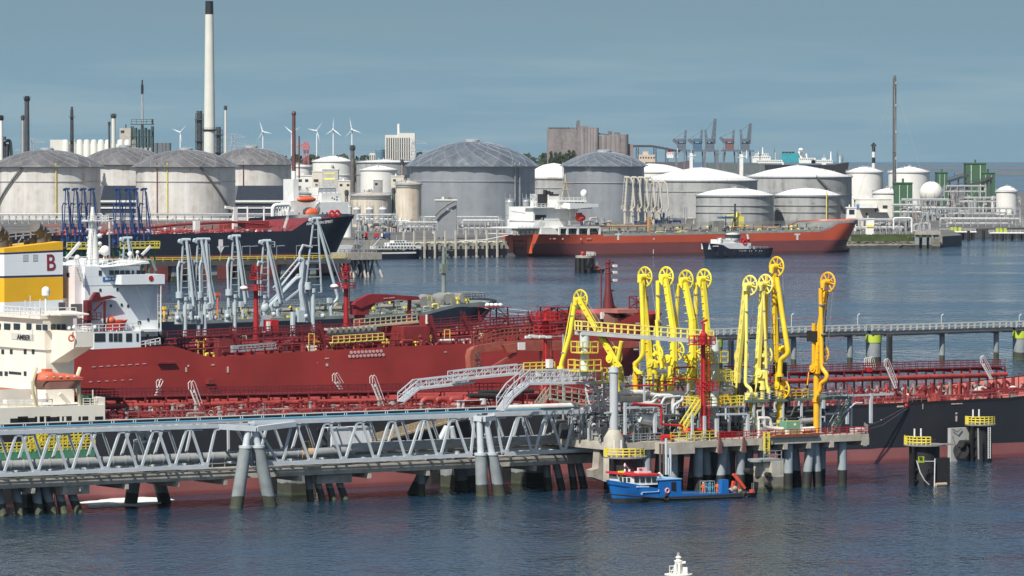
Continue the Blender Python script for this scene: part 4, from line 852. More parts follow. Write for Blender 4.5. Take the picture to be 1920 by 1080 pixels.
# process clutter on the shore
for i,(x0,x1,Y,dep,n_,hm,lab) in enumerate([(1700,1800,2760,60,70,11,'dense process plant of pipes and vessels around the gas sphere'),(1790,1900,3080,120,70,12,'process plant with pipe frames before the green clad buildings'),(1600,1740,2420,60,60,7,'low pipe and pump area behind the grass bank'),(664,770,2400,60,60,7,'pump area at the foot of the silver vessels'),(545,665,2750,60,50,14,'pipes and vessels around the cream office block')]):
    t = T('process_unit', lab, 'process unit', (W(x0,0,Y)[0],Y,5), group='process plant on the shore'); clutter(t, W(x0,0,Y)[0], W(x1,0,Y)[0], Y, Y+dep, lambda x: 5.0, [GALV,PIPEG,DSTEEL,CONCP,PIPEG,DSTEEL,MATS['brown_column'],PIPEW], n_, 300+i, hm, (.4,1.3))
# ================================================================ black tanker (left, middle distance)
BH = mat('black_hull', (.012,.016,.028), .45, var=.25, scale=.1, streak=.12, scol=(.05,.05,.06), split=(8.7,(.20,.055,.05),.15))
bD = 1533; aL = Q(-330,500,bD)[0]; aB = Q(652,500,bD+22)[0]; zD = Q(553,433,bD)[2]; zB = Q(648,401,bD+20)[2]; zL = Q(283,439,bD)[2]
t = T('black_tanker','large black tanker with red underside, bow pointing right, behind the blue loading arms','tanker',(aL,bD,0),'J'); A = lambda px, b=bD: Q(px,430,b)[0]
dk = pieces([(aL,zL),(A(283),zL),(A(545),zD),(A(553),zD+.2),(A(578),zB-1.6),(aB,zB)])
m = hm = MB(); top, bc = hull(m, aL, aB, bD, 44, dk, bowl=44, rake=9, flare=1.6, bulb=9, n=60, m_=10); t.part('hull', m, BH)
t.part('deck', deckmesh(top, bc, -1.2), DRED)
t.part('railing', deckrail(top, bc, A(150), A(548), r=.09), MATS['faded_red'])
tankerdeck(t, A(120), A(545), bD+4, bD+40, lambda x: dk(x)-1.2, DRED, SALM, 5, lines=6, walk=3.2, step=6)
clutter(t, A(120), A(545), bD+1.5, bD+30, lambda x: dk(x)-1.2, [DRED,SALM,WHITE,REDP], 260, 8, 3.4, (.3,.7))
h0, h1 = hullhit(hm,572,422.5), hullhit(hm,621,417.5); dr = (h1-h0).normalized(); nr = V(dr.y,-dr.x,0).normalized(); t.text('ship_name','AMUNDSEN SPIRIT',1.5,h0+nr*1.0+V(0,0,0),dr,nr,WHITE,None,(h1-h0).length/12.4)
m = MB(); q = Q(414,462,bD-.1); m.cyl((q[0],bD-.15,q[2]),0,q[2],3) if False else m.prism([(q[0]-1.6,q[2]),(q[0]-.9,q[2]),(q[0]-.9,q[2]+2.6),(q[0]+.9,q[2]+2.6),(q[0]+.9,q[2]),(q[0]+1.6,q[2]),(q[0],q[2]-2.6)],bD-.15,bD-.02); t.part('tug_mark', m, WHITE)
m = MB(); x = A(473)
for px in (470,): m.beam((A(px),bD+12,zD),(A(px),bD+12,zD+9),1.6); m.beam((A(452),bD+12,zD+9),(A(px),bD+12,zD+8.4),1.0)
t.part('deck_crane', m, WHITE)
m = MB(); m.beam((A(388),bD+8,zD),(A(388),bD+8,zD+4),2.0); m.tube((A(514),bD+20,zD),(A(514),bD+20,zD+9),.35,8); m.tube((A(545),bD+20,zD),(A(545),bD+20,zD+9),.35,8); m.beam((A(513),bD+20,zD+8.6),(A(546),bD+20,zD+8.6),.5); m.stairs((A(556),bD+6,zB-1),(A(548),bD+6,zD),(0,1,0)); t.part('deck_house', m, WHITE)
m = MB(); m.path([(A(300),bD+10,zD+1.5),(A(355),bD+10,zD+2.6),(A(460),bD+10,zD+3.4),(A(520),bD+10,zD+2.4)],.5,6); m.box(A(470),bD+14,zD,A(540),bD+24,zD+3.6); t.part('manifold', m, DRED)
for px in (612,622): m = MB(); q = Q(px+10,414,bD+18); m.ring((q[0],bD+18,dk(q[0])+.6),1,.5,(0,1,0),12,6); t.part('winch', m, REDP)
# white ship moored behind the black bow
b = 1640; t = T('white_ship','white ship house with orange boats and a tall thin mast behind the black tanker bow','ship',(Q(520,470,b)[0],b,0),'J')
m = MB(); a, c = Q(520,470,b)[0], Q(662,470,b)[0]; m.prism([(a,-1),(c-5,-1),(c,9),(a,9)],b,b+20); t.part('hull', m, WHITE)
m = MB()
for (x0,y0,x1,y1,d) in [(545,376,600,430,2),(598,379,653,420,0),(603,362,640,380,3),(550,336,560,378,6),(598,352,634,362,5),(540,396,556,425,0)]: pbox(m,x0,y0,x1,y1,b+d,8)
t.part('deckhouse', m, WHITE); m = MB()
for (x,y) in [(622,370),(626,372),(631,368),(631,373),(604,398),(612,398),(626,399),(638,399),(560,399),(570,399)]: pbox(m,x,y,x+2,y+3,b-.2,.15)
t.part('window', m, GLASS)
m = MB(); q = Q(551,340,b+12); m.cyl((q[0],b+12,8),1.3,Q(0,300,b+12)[2],10,.8); t.part('mast', m, WHITE); m = MB(); m.cyl((q[0],b+12,Q(551,345,b+12)[2]),.9,Q(551,215,b+12)[2],10,.7); m.ell((q[0],b+12,Q(551,213,b+12)[2]),1,1,1.2,8,6); m.cyl((q[0]+2.5,b+12,Q(551,335,b)[2]),.3,Q(551,255,b)[2],6); t.part('topmast', m, mat('maroon_mast',(.12,.05,.045),.6))
m = MB(); m.bend([(Q(516,425,b)[0],b+2,9),(Q(516,425,b)[0],b+2,Q(516,385,b)[2]),(Q(546,425,b)[0],b+2,Q(546,384,b)[2])],.8,8); [m.cyl((Q(522+i*5,425,b)[0],b+2,9),.3,Q(520,386,b)[2],6) for i in range(5)]; t.part('gantry', m, WHITE)
m = MB(); m.rail([(Q(556,376,b)[0],b+2,Q(556,376,b+2)[2]),(Q(600,376,b)[0],b+2,Q(600,376,b+2)[2])],2,2,.12); m.rail([(Q(600,352,b)[0],b+4,Q(600,352,b+2)[2]),(Q(634,352,b)[0],b+4,Q(634,352,b+2)[2])],2,2,.12); m.beam((Q(588,400,b)[0],b,Q(588,400,b)[2]),(Q(598,378,b)[0],b,Q(598,378,b)[2]),.4); t.part('railing', m, WHITE)
m = MB(); q = Q(572,374,b); m.ell((q[0],b-1,q[2]),4.6,1.6,1.3,14,8); solo('lifeboat','small orange lifeboat on the white ship house','lifeboat',m,ORANGE,q,'J')
m = MB(); q = Q(583,400,b); m.ell((q[0],b-1,q[2]),3.2,1.4,2.2,14,8); solo('orange_reel','orange hose reel in front of the white ship house','hose reel',m,ORANGE,q,'J')
# ================================================================ jetty in front of the black tanker, blue arms
bJ = 1515; z = Q(500,487,bJ)[2]; t = T('black_tanker_jetty','long dark jetty with yellow railing before the black tanker, ending in a piled block','jetty',(Q(280,500,bJ)[0],bJ,0),'J')
m = MB(); m.box(A(-80,bJ),bJ,z-1.8,A(658,bJ),bJ+5,z); t.part('deck', m, mat('dark_deck',(.08,.08,.075),.8,var=.3)); m = MB(); m.rail([(A(-80,bJ),bJ+.2,z),(A(655,bJ),bJ+.2,z)],1.3,4,.13); t.part('railing', m, YELR)
for k in range(3): m = MB(); m.tube((A(-80,bJ),bJ+1+k,z+.4),(A(560,bJ),bJ+1+k,z+.4),.3,6); t.part('pipe', m, SALM if k == 0 else PIPEG)
for px in (330,372,404,470,535,590): 
    m = MB(); x = A(px,bJ); m.box(x-1.2,bJ+1,-1,x+1.2,bJ+4,z-1.8); t.part('pile', m, CONCD)
for px in (352,462): m = MB(); x = A(px,bJ); m.box(x-4,bJ-1,-1,x+6,bJ+6,z-2.5); m.cyl((x,bJ-2,0),2.2,z-4,12); t.part('fender_dolphin', m, RUBBER)
for px in (415,455,470,520,557): m = MB(); x = A(px,bJ); m.beam((x,bJ+.5,z),(x,bJ+.5,z+5),.15); m.beam((x,bJ+.5,z+5),(x+3.4,bJ+.5,z+5.2),.3); t.part('lamp_post', m, GALV)
m = MB(); pbox(m,652,474,716,487,bJ,12); pz = Q(0,487,bJ); t.part('mooring_block', m, CONC); zz = Q(684,487,bJ)[2]
for i in range(14):
    for j in (0,1): m = MB(); x = A(656+i*4.3,bJ); m.tube((x+RND.uniform(-2.4,2.4),bJ+2+j*7+RND.uniform(-2,2),-1),(x,bJ+3+j*6,zz+.2),.42,7); t.part('pile', m, CONCP if i % 2 else DSTEEL)
m = MB(); q = Q(690,474,bJ); m.lattice((q[0],bJ+6,q[2]),(q[0],bJ+6,q[2]+8),2.4,2.4,4,.14); m.box(q[0]-6,bJ+4,q[2]+3,q[0]-1,bJ+8,q[2]+3.4); m.rail([(q[0]-12,bJ+.5,q[2]),(q[0]+4,bJ+.5,q[2])],1.3,2,.12); t.part('access_tower', m, GALV)
def chicksan(t, p, h, ang, m_arm, m2, lean=.0, sp=1.6, out=.45, r=.3, wheel=True, truss=True, ph=None):
    """loading arm drawn up in its parked position: riser, inboard arm, apex wheel, hanging outboard arm"""
    x, y, z = p; ex = (cos(ang), sin(ang)); P = lambda u, dz, v=0: (x+ex[0]*u-ex[1]*v, y+ex[1]*u+ex[0]*v, z+dz); hr = h*.32; ax = (-ex[1], ex[0], 0)
    m = MB(); m.cyl((x,y,z), r*1.5, z+hr, 10); m.cyl((x,y,z+hr*.8), r*2.3, z+hr*.92, 10); t.part('riser', m, m_arm)
    m = MB(); m.tube(P(0,hr), P(lean*h,h), r*1.15, 8, r*.9)
    if truss:
        for k in range(9):
            f = k/8; m.beam(P(lean*h*f-.1,hr+(h-hr)*f), P(lean*h*f-r*3.2,hr+(h-hr)*f), .12)
        m.beam(P(-r*3.2,hr), P(lean*h-r*3.0,h*.99), .2); m.beam(P(lean*h*.7-.2,hr+(h-hr)*.72), P(lean*h-r*3,h*.98), .18)
    t.part('inboard_arm', m, m_arm)
    m = MB(); m.bend([P(lean*h,h), P(lean*h+sp*.5,h+.1,.1), P(lean*h+sp,h*.93,.2), P(out*h*.3+sp,hr+.8,.2), P(out*h*.3+sp-1.2,hr-.3,.2), P(out*h*.3+sp-.9,hr-1.7,.2)], r*.85, 8); t.part('outboard_arm', m, m2)
    m = MB(); m.wheel(P(lean*h,h,.35), r*4.2, r*.3, ax, 6) if wheel else m.tube(P(lean*h-r*2.6,h+.1), P(lean*h+r*2.6,h+.1), r*1.1, 8); t.part('apex_wheel', m, m2)
    m = MB(); m.box(*P(-1.9,hr-.4,-.5), *P(-.7,hr+1.4,.5)); m.beam(P(-1.2,hr+.6), P(0,hr+.9), .4); t.part('counterweight', m, m_arm)
mat('pale_blue_grey_arm', (.40,.47,.50), .45, var=.1, scale=.8, streak=.2, scol=(.25,.24,.2))
def greyarm(px, pt, pb, lab, sp, k=0, bb=None, group='grey loading arms', w_=1.0, LG=None):
    bb = bb or b; LG = LG or MATS['pale_blue_grey_arm']; q = Q(px,pb,bb); h = Q(px,pt,bb)[2]-q[2]; x, y, z = q; t = T('loading_arm', lab, 'loading arm', q, 'J', group=group); s_ = 1/(8.3)   # metres along a per source pixel
    m = MB(); m.cyl((x,y,z-2),.42,z+h*.3,10); m.cyl((x,y,z+h*.3),.62,z+h*.34,10); t.part('riser', m, LG)
    m = MB(); c = [(x+d,y,z+h*.3) for d in (-1.0*w_,1.0*w_)]; tp = (x+sp*.2,y,z+h*.97); m.beam(c[0],(tp[0]-.5,y,tp[2]),.26); m.beam(c[1],(tp[0]+.5,y,tp[2]),.26)
    for i in range(9): f_ = i/9; m.beam(V(c[0]).lerp(V(tp),f_),V(c[1]).lerp(V(tp),f_),.12)
    m.beam((x-1.4*w_,y+.4,z+1),(x-1.3*w_,y+.4,z+h*.72),.16); m.path([(x-1.3*w_,y,z+h*.2),(x-1.6*w_,y,z+h*.68),(x-1.2*w_,y,z+h*.75),(x-.2,y,z+h*.73)],.24,6); t.part('inboard_arm', m, LG)
    m = MB(); m.tube((tp[0]-.9,y-.3,z+h),(tp[0]+.9,y-.3,z+h),.36,10); m.tube((tp[0]-.9,y-.3,z+h*.985),(tp[0]-.9,y+.5,z+h*.985),.5,8); t.part('apex_joint', m, LG)
    m = MB(); m.bend([(tp[0],y-.5,z+h),(x+1.2*w_+sp,y-.7,z+h*.24),(x+.4+sp,y-.9,z+h*.17),(x+.6+sp,y-.9,z+h*.08)],.30,8); m.beam((tp[0]+.6,y-.5,z+h*.95),(x+1.9*w_+sp,y-.6,z+h*.3),.16); m.cbox((x+.2+sp,y-.9,z+h*.2),0.8,.8,1.0); t.part('outboard_arm', m, LG)
    m = MB(); m.box(x-1.9*w_,y-.6,z+.5,x-1.1*w_,y+.6,z+2.8); m.tube((x-1.2,y,z+h*.33),(x-1.2,y,z+h*.4),.75,10); m.ell((x-1.9,y-.5,z+1.6),.5,.5,.5,8,6); m.ell((x+1.9,y-.5,z+1.6),.5,.5,.5,8,6); t.part('counterweight', m, LG); return t
b = 1500; z = Q(200,462,b)[2]
for i, px in enumerate((126,141,157,172,222,239,255,270)):
    lab = ['leftmost','second','third','fourth','fifth','sixth','seventh','rightmost'][i]+' dark blue loading arm of the eight before the black tanker'
    greyarm(px,354,462,lab,(.9 if i % 2 else -.4),bb=b,group='blue loading arms',w_=1.25,LG=BLUEA)
t = T('arm_platform','green legged platform with yellow railing carrying the blue loading arms','platform',(Q(110,462,b)[0],b,0),'J')
for (x0,x1) in ((118,180),(218,292)):
    m = MB(); q0, q1 = Q(x0,462,b), Q(x1,462,b); m.box(q0[0],b-3,z-.6,q1[0],b+5,z); t.part('deck', m, DSTEEL); m = MB(); m.rail([(q0[0],b-3,z),(q1[0],b-3,z),(q1[0],b+5,z)],1.6,2,.14); m.box(q0[0],b-3.1,z-.9,q1[0],b-3,z-.2); t.part('railing', m, YELR)
    for k in range(7): m = MB(); x = q0[0]+1+(q1[0]-q0[0]-2)*k/6; m.beam((x,b-1,-1),(x,b-1,z-.6),.5); m.beam((x,b+4,-1),(x,b+4,z-.6),.5); t.part('leg', m, GREEN)
    m = MB(); m.bend([(q0[0]+1,b-2,z-3),(q0[0]+4,b-2,z-5),(q1[0]-3,b-2,z-5),(q1[0]-1,b-2,z-9)],.5,6); t.part('pipe', m, PIPEG)
# ================================================================ orange tanker
OH = mat('orange_hull', (.50,.085,.038), .5, var=.12, scale=.07, streak=.3, scol=(.30,.06,.04), split=(5.8,(.185,.055,.052),.35,.9,(.10,.045,.04)))
bE = 1743; aS = Q(1012,440,bE)[0]; aB = Q(1594,470,bE+16)[0]; A = lambda px, b=bE: Q(px,440,b)[0]
zs = Q(1100,440,bE)[2]; ze = Q(1545,431,bE)[2]; zb = Q(1592,411,bE+15)[2]
t = T('orange_tanker','orange-red tanker with white bridge at its stern, moored before the grey tanks','tanker',(aS,bE,0),'J')
dk = pieces([(aS,zs+.5),(A(1100),zs),(A(1546),ze),(A(1572),zb-.8),(aB,zb)])
m = MB(); top, bc = hull(m, aS, aB, bE, 32, dk, bowl=26, rake=5, flare=1.5, sternl=34, stern_w=.97, srake=1.0, bulb=5, n=60, m_=12, slo=.03); t.part('hull', m, OH)
GDK = mat('grey_green_deck', (.20,.21,.19), .8, var=.35, scale=.2); t.part('deck', deckmesh(top, bc, -.6), GDK)
t.part('railing', deckrail(top, bc, A(1130), A(1575), 1.3, 2.6, .08), GALV)
m = MB(); n_ = len(top); [m.add([(x,bc-h-.02,z-.9),(top[i+1][0],bc-top[i+1][1]-.02,top[i+1][2]-.9),(top[i+1][0],bc-top[i+1][1]-.05,top[i+1][2]+.25),(x,bc-h-.05,z+.25)],[(0,1,2,3)]) for i,(x,h,z) in enumerate(top[:-1]) if x > A(1130)]; t.part('sheer_strake', m, mat('pale_grey_strake',(.33,.32,.28),.8,var=.3))
f = lambda x: dk(x)-.6
tankerdeck(t, A(1120), A(1545), bE+3, bE+29, f, mat('dirty_deck_pipe',(.26,.25,.21),.7,var=.4), mat('dull_frame',(.22,.22,.20),.7,var=.3), 4, lines=5, walk=3.0, step=5)
clutter(t, A(1110), A(1550), bE+1.5, bE+30, f, [MATS['dull_frame'],CONCP,YELP,DSTEEL], 260, 5, 3.2, (.25,.6))
for i in range(0): pass
m = MB(); q = A(1140); m.path([(A(1115),bE+4,f(q)+4.2),(A(1220),bE+4,f(q)+4.0)],.35,6); m.beam((A(1224),bE+3,f(q)),(A(1224),bE+3,f(q)+8),1.1); m.path([(A(1380),bE+4,f(q)+3.2),(A(1470),bE+4,f(q)+3)],.3,6); t.part('orange_pipe', m, mat('dull_orange',(.50,.26,.10),.6))
m = MB(); x = A(1386,bE+16); m.box(x-2,bE+15,f(x),x+2,bE+19,f(x)+7); m.tube((x,bE+17,f(x)+7),(x,bE+17,f(x)+9),1.5,10); m.beam((x,bE+17,f(x)+8),(x-9,bE+17,f(x)+6.5),1.0); t.part('deck_crane', m, YELP)
m = MB(); x = A(1362); m.box(x,bE+10,f(x),x+6,bE+14,f(x)+5.4); t.part('deck_locker', m, MATS['dull_frame'])
m = MB(); pbox(m,1352,390+16,1380,410,bE+12,3); t.part('blue_housing', m, BLC)
x = A(1378,bE+14); m = MB(); m.cyl((x,bE+14,f(x)),.5,f(x)+13,8); m.beam((x-2,bE+14,f(x)+10),(x+2,bE+14,f(x)+10),.2); t.part('mast', m, DSTEEL)
# superstructure
h = MB(); za = lambda py, b=bE: Q(1050,py,b)[2]
for (x0,y0,x1,y1,bb,dep) in [(1015,428,1100,440,bE+3,24),(1002,412,1063,428,bE+7,22),(1000,388,1078,414,bE+7,20),(1000,388,1060,390,bE+5,8)]: pbox(h,x0,y0,x1,y1,bb,dep)
pbox(h,1045,376,1100,389,bE+5,22); pbox(h,1050,389,1110,391.5,bE+1,9); hs = t.part('deckhouse', h, WHITE)
m = MB(); q0 = Q(1062,392,bE+2); q1 = Q(1115,382,bE+2); m.prism([(q0[0],q0[2]),(q1[0],Q(1115,392,bE)[2]+1),(q1[0],q1[2]),(q0[0],q1[2]+.5)],bE-1,bE+7); m.prism([(Q(1083,412,bE)[0],Q(1083,412,bE)[2]),(Q(1100,396,bE)[0],Q(1100,393,bE)[2]),(Q(1083,393,bE)[0],Q(1083,393,bE)[2])],bE+6,bE+7.5); t.part('bridge_wing', m, WHITE)
m = MB(); winrow(m,[(1063,1066),(1067.5,1070.5),(1072,1075),(1078,1082),(1084,1088),(1090,1094)],379,384,bE+5); winrow(m,[(1018,1024)],403,408,bE+7)
for x in (1048,1065,1085,1104): winrow(m,[(x,x+15 if x > 1050 else x+13)],428.5,438,bE+3)
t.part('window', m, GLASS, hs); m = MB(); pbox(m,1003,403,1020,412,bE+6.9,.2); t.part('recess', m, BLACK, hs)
m = MB(); 
for x in (1048,1063,1083,1103,1124): q = Q(x,440,bE); m.box(q[0],bE+.1,zs,q[0]+.9,bE+.8,Q(x,426,bE)[2])
pbox(m,1048,425,1125,428,bE+.1,26); t.part('poop_frame', m, WHITE)
m = MB(); pbox(m,1029,365,1049,389,bE+12,9); t.part('funnel', m, mat('funnel_white',(.62,.60,.55),.5)); m = MB(); pbox(m,1019,364,1030,389,bE+13,6); [m.tube((Q(1024+i*6,366,bE+14)[0],bE+15,Q(0,368,bE+14)[2]),(Q(1021+i*6,360,bE+14)[0]+1,bE+15,Q(0,356+i*2,bE+14)[2]),.9,8) for i in range(3)]; pbox(m,1030,364,1048,367,bE+11.9,.2); t.part('exhaust', m, BLACK)
m = MB(); x, zz = Q(1060,376,bE+16)[0], Q(1060,376,bE+16)[2]; [m.beam((x+d,bE+16,zz),(x,bE+16,zz+9),.35) for d in (-2.4,2.4)]; m.beam((x-4,bE+16,zz+8),(x+4,bE+16,zz+8),.5); m.beam((x-3,bE+16,zz+5),(x+3,bE+16,zz+5),.4); m.cyl((x,bE+16,zz+8),.3,zz+12,6); m.beam((x-10,bE+16,zz+10),(x-4,bE+16,zz+10),.5); t.part('radar_mast', m, mat('tan_mast',(.45,.36,.24),.6))
m = MB(); q = Q(1095,366,bE+8); m.cyl((q[0],bE+8,Q(0,378,bE+8)[2]),.3,q[2],6); m.ell((q[0],bE+8,q[2]+.8),1.6,1.6,1.8,12,8); t.part('radome', m, WHITE)
m = MB(); A2 = lambda px, py, d=0: (Q(px,py,bE+d)[0],bE+d,Q(px,py,bE+d)[2]); m.rail([A2(1046,376,4),A2(1098,376,4)],1.4,2,.1); m.rail([A2(1000,388,6),A2(1044,388,6)],1.4,2,.1); m.lattice(A2(1001,388,12),A2(1001,364,12),2,2,5,.12); m.rail([A2(972,428,4),A2(1015,428,4)],1.4,2,.1); m.stairs(A2(1003,428,6),A2(1017,412,6),(0,1,0)); m.beam(A2(958,396,6),A2(985,400,6),.4); t.part('railing', m, WHITE)
m = MB(); pbox(m,971,426,1050,428,bE+4,22); pbox(m,960,438,1046,439,bE+6,20); t.part('mooring_deck', m, WHITE)
m = MB()
for i in range(10): x = Q(965+i*8,438,bE+6)[0]; m.cbox((x,bE+7,zs),1.6,2,2)
t.part('winch', m, CONCP)
m = MB()
for px in (1159,1495): q = Q(px,441,bE); m.box(q[0]-1.6,bE-.15,q[2],q[0]+1.6,bE-.02,q[2]+.7); m.box(q[0]-.5,bE-.16,q[2]-2.2,q[0]+.5,bE-.03,q[2]); m.add([],[])
for px in (1055,1089,1226): q = Q(px,448,bE); m.box(q[0]-.3,bE-.12,q[2]-.3,q[0]+.3,bE-.02,q[2]+.3)
q = Q(1225,476,bE); m.box(q[0]-.15,bE-.12,q[2],q[0]+.15,bE-.02,q[2]+2); t.part('hull_marking', m, WHITE)
m = MB(); [pbox(m,x,446.6,x+w_,448.6,bE-.1,.08) for x,w_ in ((1100.5,3),(1105,4),(1031,2),(1037,5))]; t.part('draught_marks', m, MATS['pale_pink'])
m = MB(); [m.box(aS-.08,bE+y,zs-z,aS+.4,bE+y+w_,zs-z+.8) for y,w_,z in ((20,2,3.2),(13,5.5,3.2),(14,5,6.2),(11,.8,3.2))]; t.part('stern_name', m, mat('dark_lettering',(.20,.04,.03),.7)); m = MB(); [m.box(aS-.12,bE+y,1.5,aS+.3,bE+y+3.4,zs-.3) for y in (6.5,21.5)]; t.part('stern_panel', m, ORANGE)
m = MB(); q = Q(1088,408,bE+2); m.ell((q[0],bE+2,q[2]-.2),2.7,1.5,1.8,16,10); m.box(q[0]-1.8,bE+1,q[2]+.6,q[0]+.4,bE+3,q[2]+2.2); solo('lifeboat','red enclosed lifeboat hanging on the white house of the orange tanker','lifeboat',m,mat('lifeboat_red',(.60,.05,.03),.5,vary=False),q,'J')
# white loading arms behind
b = 1786; t0 = None
for i, px in enumerate((1172,1185,1198,1211,1224,1237)):
    q = Q(px,418,b); h = Q(px,333 if i < 4 else 341,b)[2]-q[2]; lab = ['leftmost','second','third','fourth','fifth','rightmost'][i]+' pale loading arm of the six behind the orange tanker'
    if i in (0,4):
        t0 = T('loading_arm', lab, 'loading arm', q, 'J', group='pale loading arms'); chicksan(t0, q, h, -1.0, CONCP, CONCP, .05, 2.6, .35, .48, False)
    else: dup(t0.o, toW(q), lab)
t = T('arm_jetty','concrete loading jetty hidden behind the orange tanker with valves and blue pumps','jetty',(Q(1080,430,b)[0],b,0),'J'); m = MB(); m.box(Q(1075,430,b)[0],b-2,4,Q(1300,430,b)[0],b+14,Q(1200,421,b)[2]); m.box(Q(900,430,b)[0],b+2,4,Q(1600,430,b)[0],b+9,6.5); t.part('deck', m, CONC)
clutter(t, Q(1085,430,b)[0], Q(1290,430,b)[0], b-2, b+10, lambda x: Q(1200,421,b)[2], [BLUEA,GALV,CONCP], 60, 4, 6, (.4,.9), 'pump')
# ================================================================ tug
def smallhull(m, a0, a1, b0, beam, z0, zs_, zb_, zbot=-.6, stern=.85, fl=1.2): 
    dk = pieces([(a0,zs_),(a0+(a1-a0)*.55,z0),(a1,zb_)]); return hull(m, a0, a1, b0, beam, dk, zb=zbot, bowl=(a1-a0)*.35, rake=(a1-a0)*.05, flare=fl, sternl=(a1-a0)*.2, stern_w=stern, srake=.8, n=30, m_=5)
b = 1688; A = lambda px: Q(px,470,b)[0]
t = T('tugboat','harbour tug with white wheelhouse and black hull in front of the orange tanker','tug',(A(1316),b,0),'J',group=None)
m = MB(); aa = Q(1316,470,b+5)[0]; ab = Q(1442,470,b+4)[0]
q = lambda px, py, d=4: (Q(px,py,b+d)[0], b+d, Q(px,py,b+d)[2])
# bow at the left: mirror the hull by building it reversed
mh = MB(); dkt = pieces([(aa,q(1330,466)[2]),(aa+10,q(1400,467)[2]),(ab-11,q(1360,466)[2]),(ab-8,q(1350,459)[2]),(ab,q(1318,455)[2])]); top, bc = hull(mh, aa, ab, b, 9.5, dkt, zb=-.6, bowl=11, rake=1.5, sternl=6, srake=.8, n=30, m_=5)
mir = lambda v: (aa+ab-v[0], v[1], v[2]); mh.v = [mir(v) for v in mh.v]; mh.f = [f_[::-1] for f_ in mh.f]; t.part('hull', mh, mat('navy_hull',(.010,.013,.028),.45,var=.2))
dm = deckmesh(top, bc, -.5); dm.v = [mir(v) for v in dm.v]; dm.f = [f_[::-1] for f_ in dm.f]; t.part('deck', dm, DSTEEL)
m = MB(); pbox(m,1330,456,1408,467,b+2,6); pbox(m,1345,449,1392,457,b+2.6,5); m.lathe([(3.0,q(1378,451)[2]),(3.4,q(1378,446)[2]),(3.4,q(1378,437.5)[2]),(0,q(1378,436)[2])],(Q(1374,440,b+5)[0],b+5,0),12,False); wh = t.part('wheelhouse', m, WHITE)
m = MB(); m.lathe([(3.46,q(1378,446)[2]),(3.46,q(1378,440)[2])],(Q(1374,440,b+5)[0],b+5,0),12,False); t.part('window', m, GLASS, wh)
m = MB(); m.cyl((A(1373),b+5,q(1373,436)[2]),.25,q(1373,404,5)[2],6); m.beam((A(1366),b+5,q(0,428)[2]),(A(1379),b+5,q(0,428)[2]),.25); m.beam((A(1370),b+5,q(0,420)[2]),(A(1376),b+5,q(0,420)[2]),.2); m.ell((A(1369),b+5,q(0,431)[2]),.8,.8,.8,8,6); t.part('mast', m, DSTEEL)
for x in (1357,1396): m = MB(); m.lathe([(1.1,q(0,456)[2]),(1.1,q(0,447)[2]),(.7,q(0,446)[2]),(0,q(0,446)[2])],(A(x),b+3,0),12); t.part('funnel', m, REDP if x > 1390 else WHITE)
m = MB(); m.ring((A(1401),b+1.9,q(0,454)[2]),.9,.28,(0,1,0),14,6); t.part('life_ring', m, REDP)
m = MB(); q1, q2 = q(1404,466,2), q(1440,467,2); m.rail([q1,q2],1.1,2,.08); m.rail([q(1345,449,2.6),q(1392,449,2.6)],1.1,2,.06); m.cyl((A(1424),b+4,q(0,467)[2]),.6,q(0,462)[2],8); t.part('railing', m, GALV)
m = MB(); [m.ring((A(x),b-.2,1.7),.6,.22,(0,1,0),12,6) for x in (1345,1360,1376,1392,1408,1424)]; t.part('tyre_fender', m, RUBBER)
m = MB(); [pbox(m,x,460.7,x+w_,462.4,b+.3,.2) for x,w_ in ((1337,2.6),(1340.5,2.2),(1343.5,4.2))]; [pbox(m,x,469.8,x+1.2,471,b-.15,.2) for x in (1387,1391,1395,1398,1405,1409,1417,1424,1428)]; t.part('hull_marks', m, WHITE)
m = MB(); p = q(1402,449,1.8); m.tube((p[0]+.3,p[1],p[2]+.2),(p[0]-.2,p[1],p[2]+2.2),.45,8); m.tube((p[0]+.3,p[1],p[2]+.1),(p[0]+.4,p[1],p[2]+1.1),.4,8); m.box(p[0]-1.8,p[1]+.3,p[2]-2.6,p[0]+1.3,p[1]+2,p[2]+.4) if False else None; t.part('funnel_mark', m, WHITE); m = MB(); m.box(p[0]-1.3,p[1]+.4,p[2]-2.4,p[0]+1.3,p[1]+2.2,p[2]+.3); t.part('red_casing', m, REDP)
# wake and white motor vessel at the pier
b = 1748; A = lambda px: Q(px,470,b)[0]; q = lambda px, py, d=3: (Q(px,py,b+d)[0], b+d, Q(px,py,b+d)[2])
t = T('motor_yacht','long white motor vessel with dark hull moored at the small pier','motor vessel',(A(697),b,0),'J')
m = MB(); top, bc = hull(m, A(694), A(800), b, 7, pieces([(A(694),2.6),(A(800),3.8)]), zb=-.6, bowl=10, rake=2, n=28, m_=4, sternl=4, srake=.5, stern_w=.9); t.part('hull', m, MATS['navy_hull']); m = MB(); [m.box(A(697),b-.1,2.3,A(780),b+.05,3.0)]; t.part('rubbing_strake', m, WHITE)
m = MB(); pbox(m,705,461,790,466.5,b+1,5); pbox(m,730,455,772,461,b+1.5,4); pbox(m,738,451,762,455,b+2,3); hs = t.part('deckhouse', m, WHITE); m = MB(); winrow(m,[(732+i*5,735+i*5) for i in range(8)],456.5,459,b+1.5); winrow(m,[(710+i*6,713+i*6) for i in range(12)],462.5,464.5,b+1); winrow(m,[(740+i*5,743+i*5) for i in range(4)],452,454,b+2); t.part('window', m, GLASS, hs)
m = MB(); m.path([q(697,466,1),q(697,452,1),q(708,446,1)],.15,5); m.cyl((A(750),b+3,q(0,451)[2]),.15,q(0,440)[2],5); m.rail([q(700,466,1),q(730,461,1)],1,1.6,.06); m.path([q(700,462),q(712,447),q(722,450)],.3,5); t.part('mast', m, GALV)
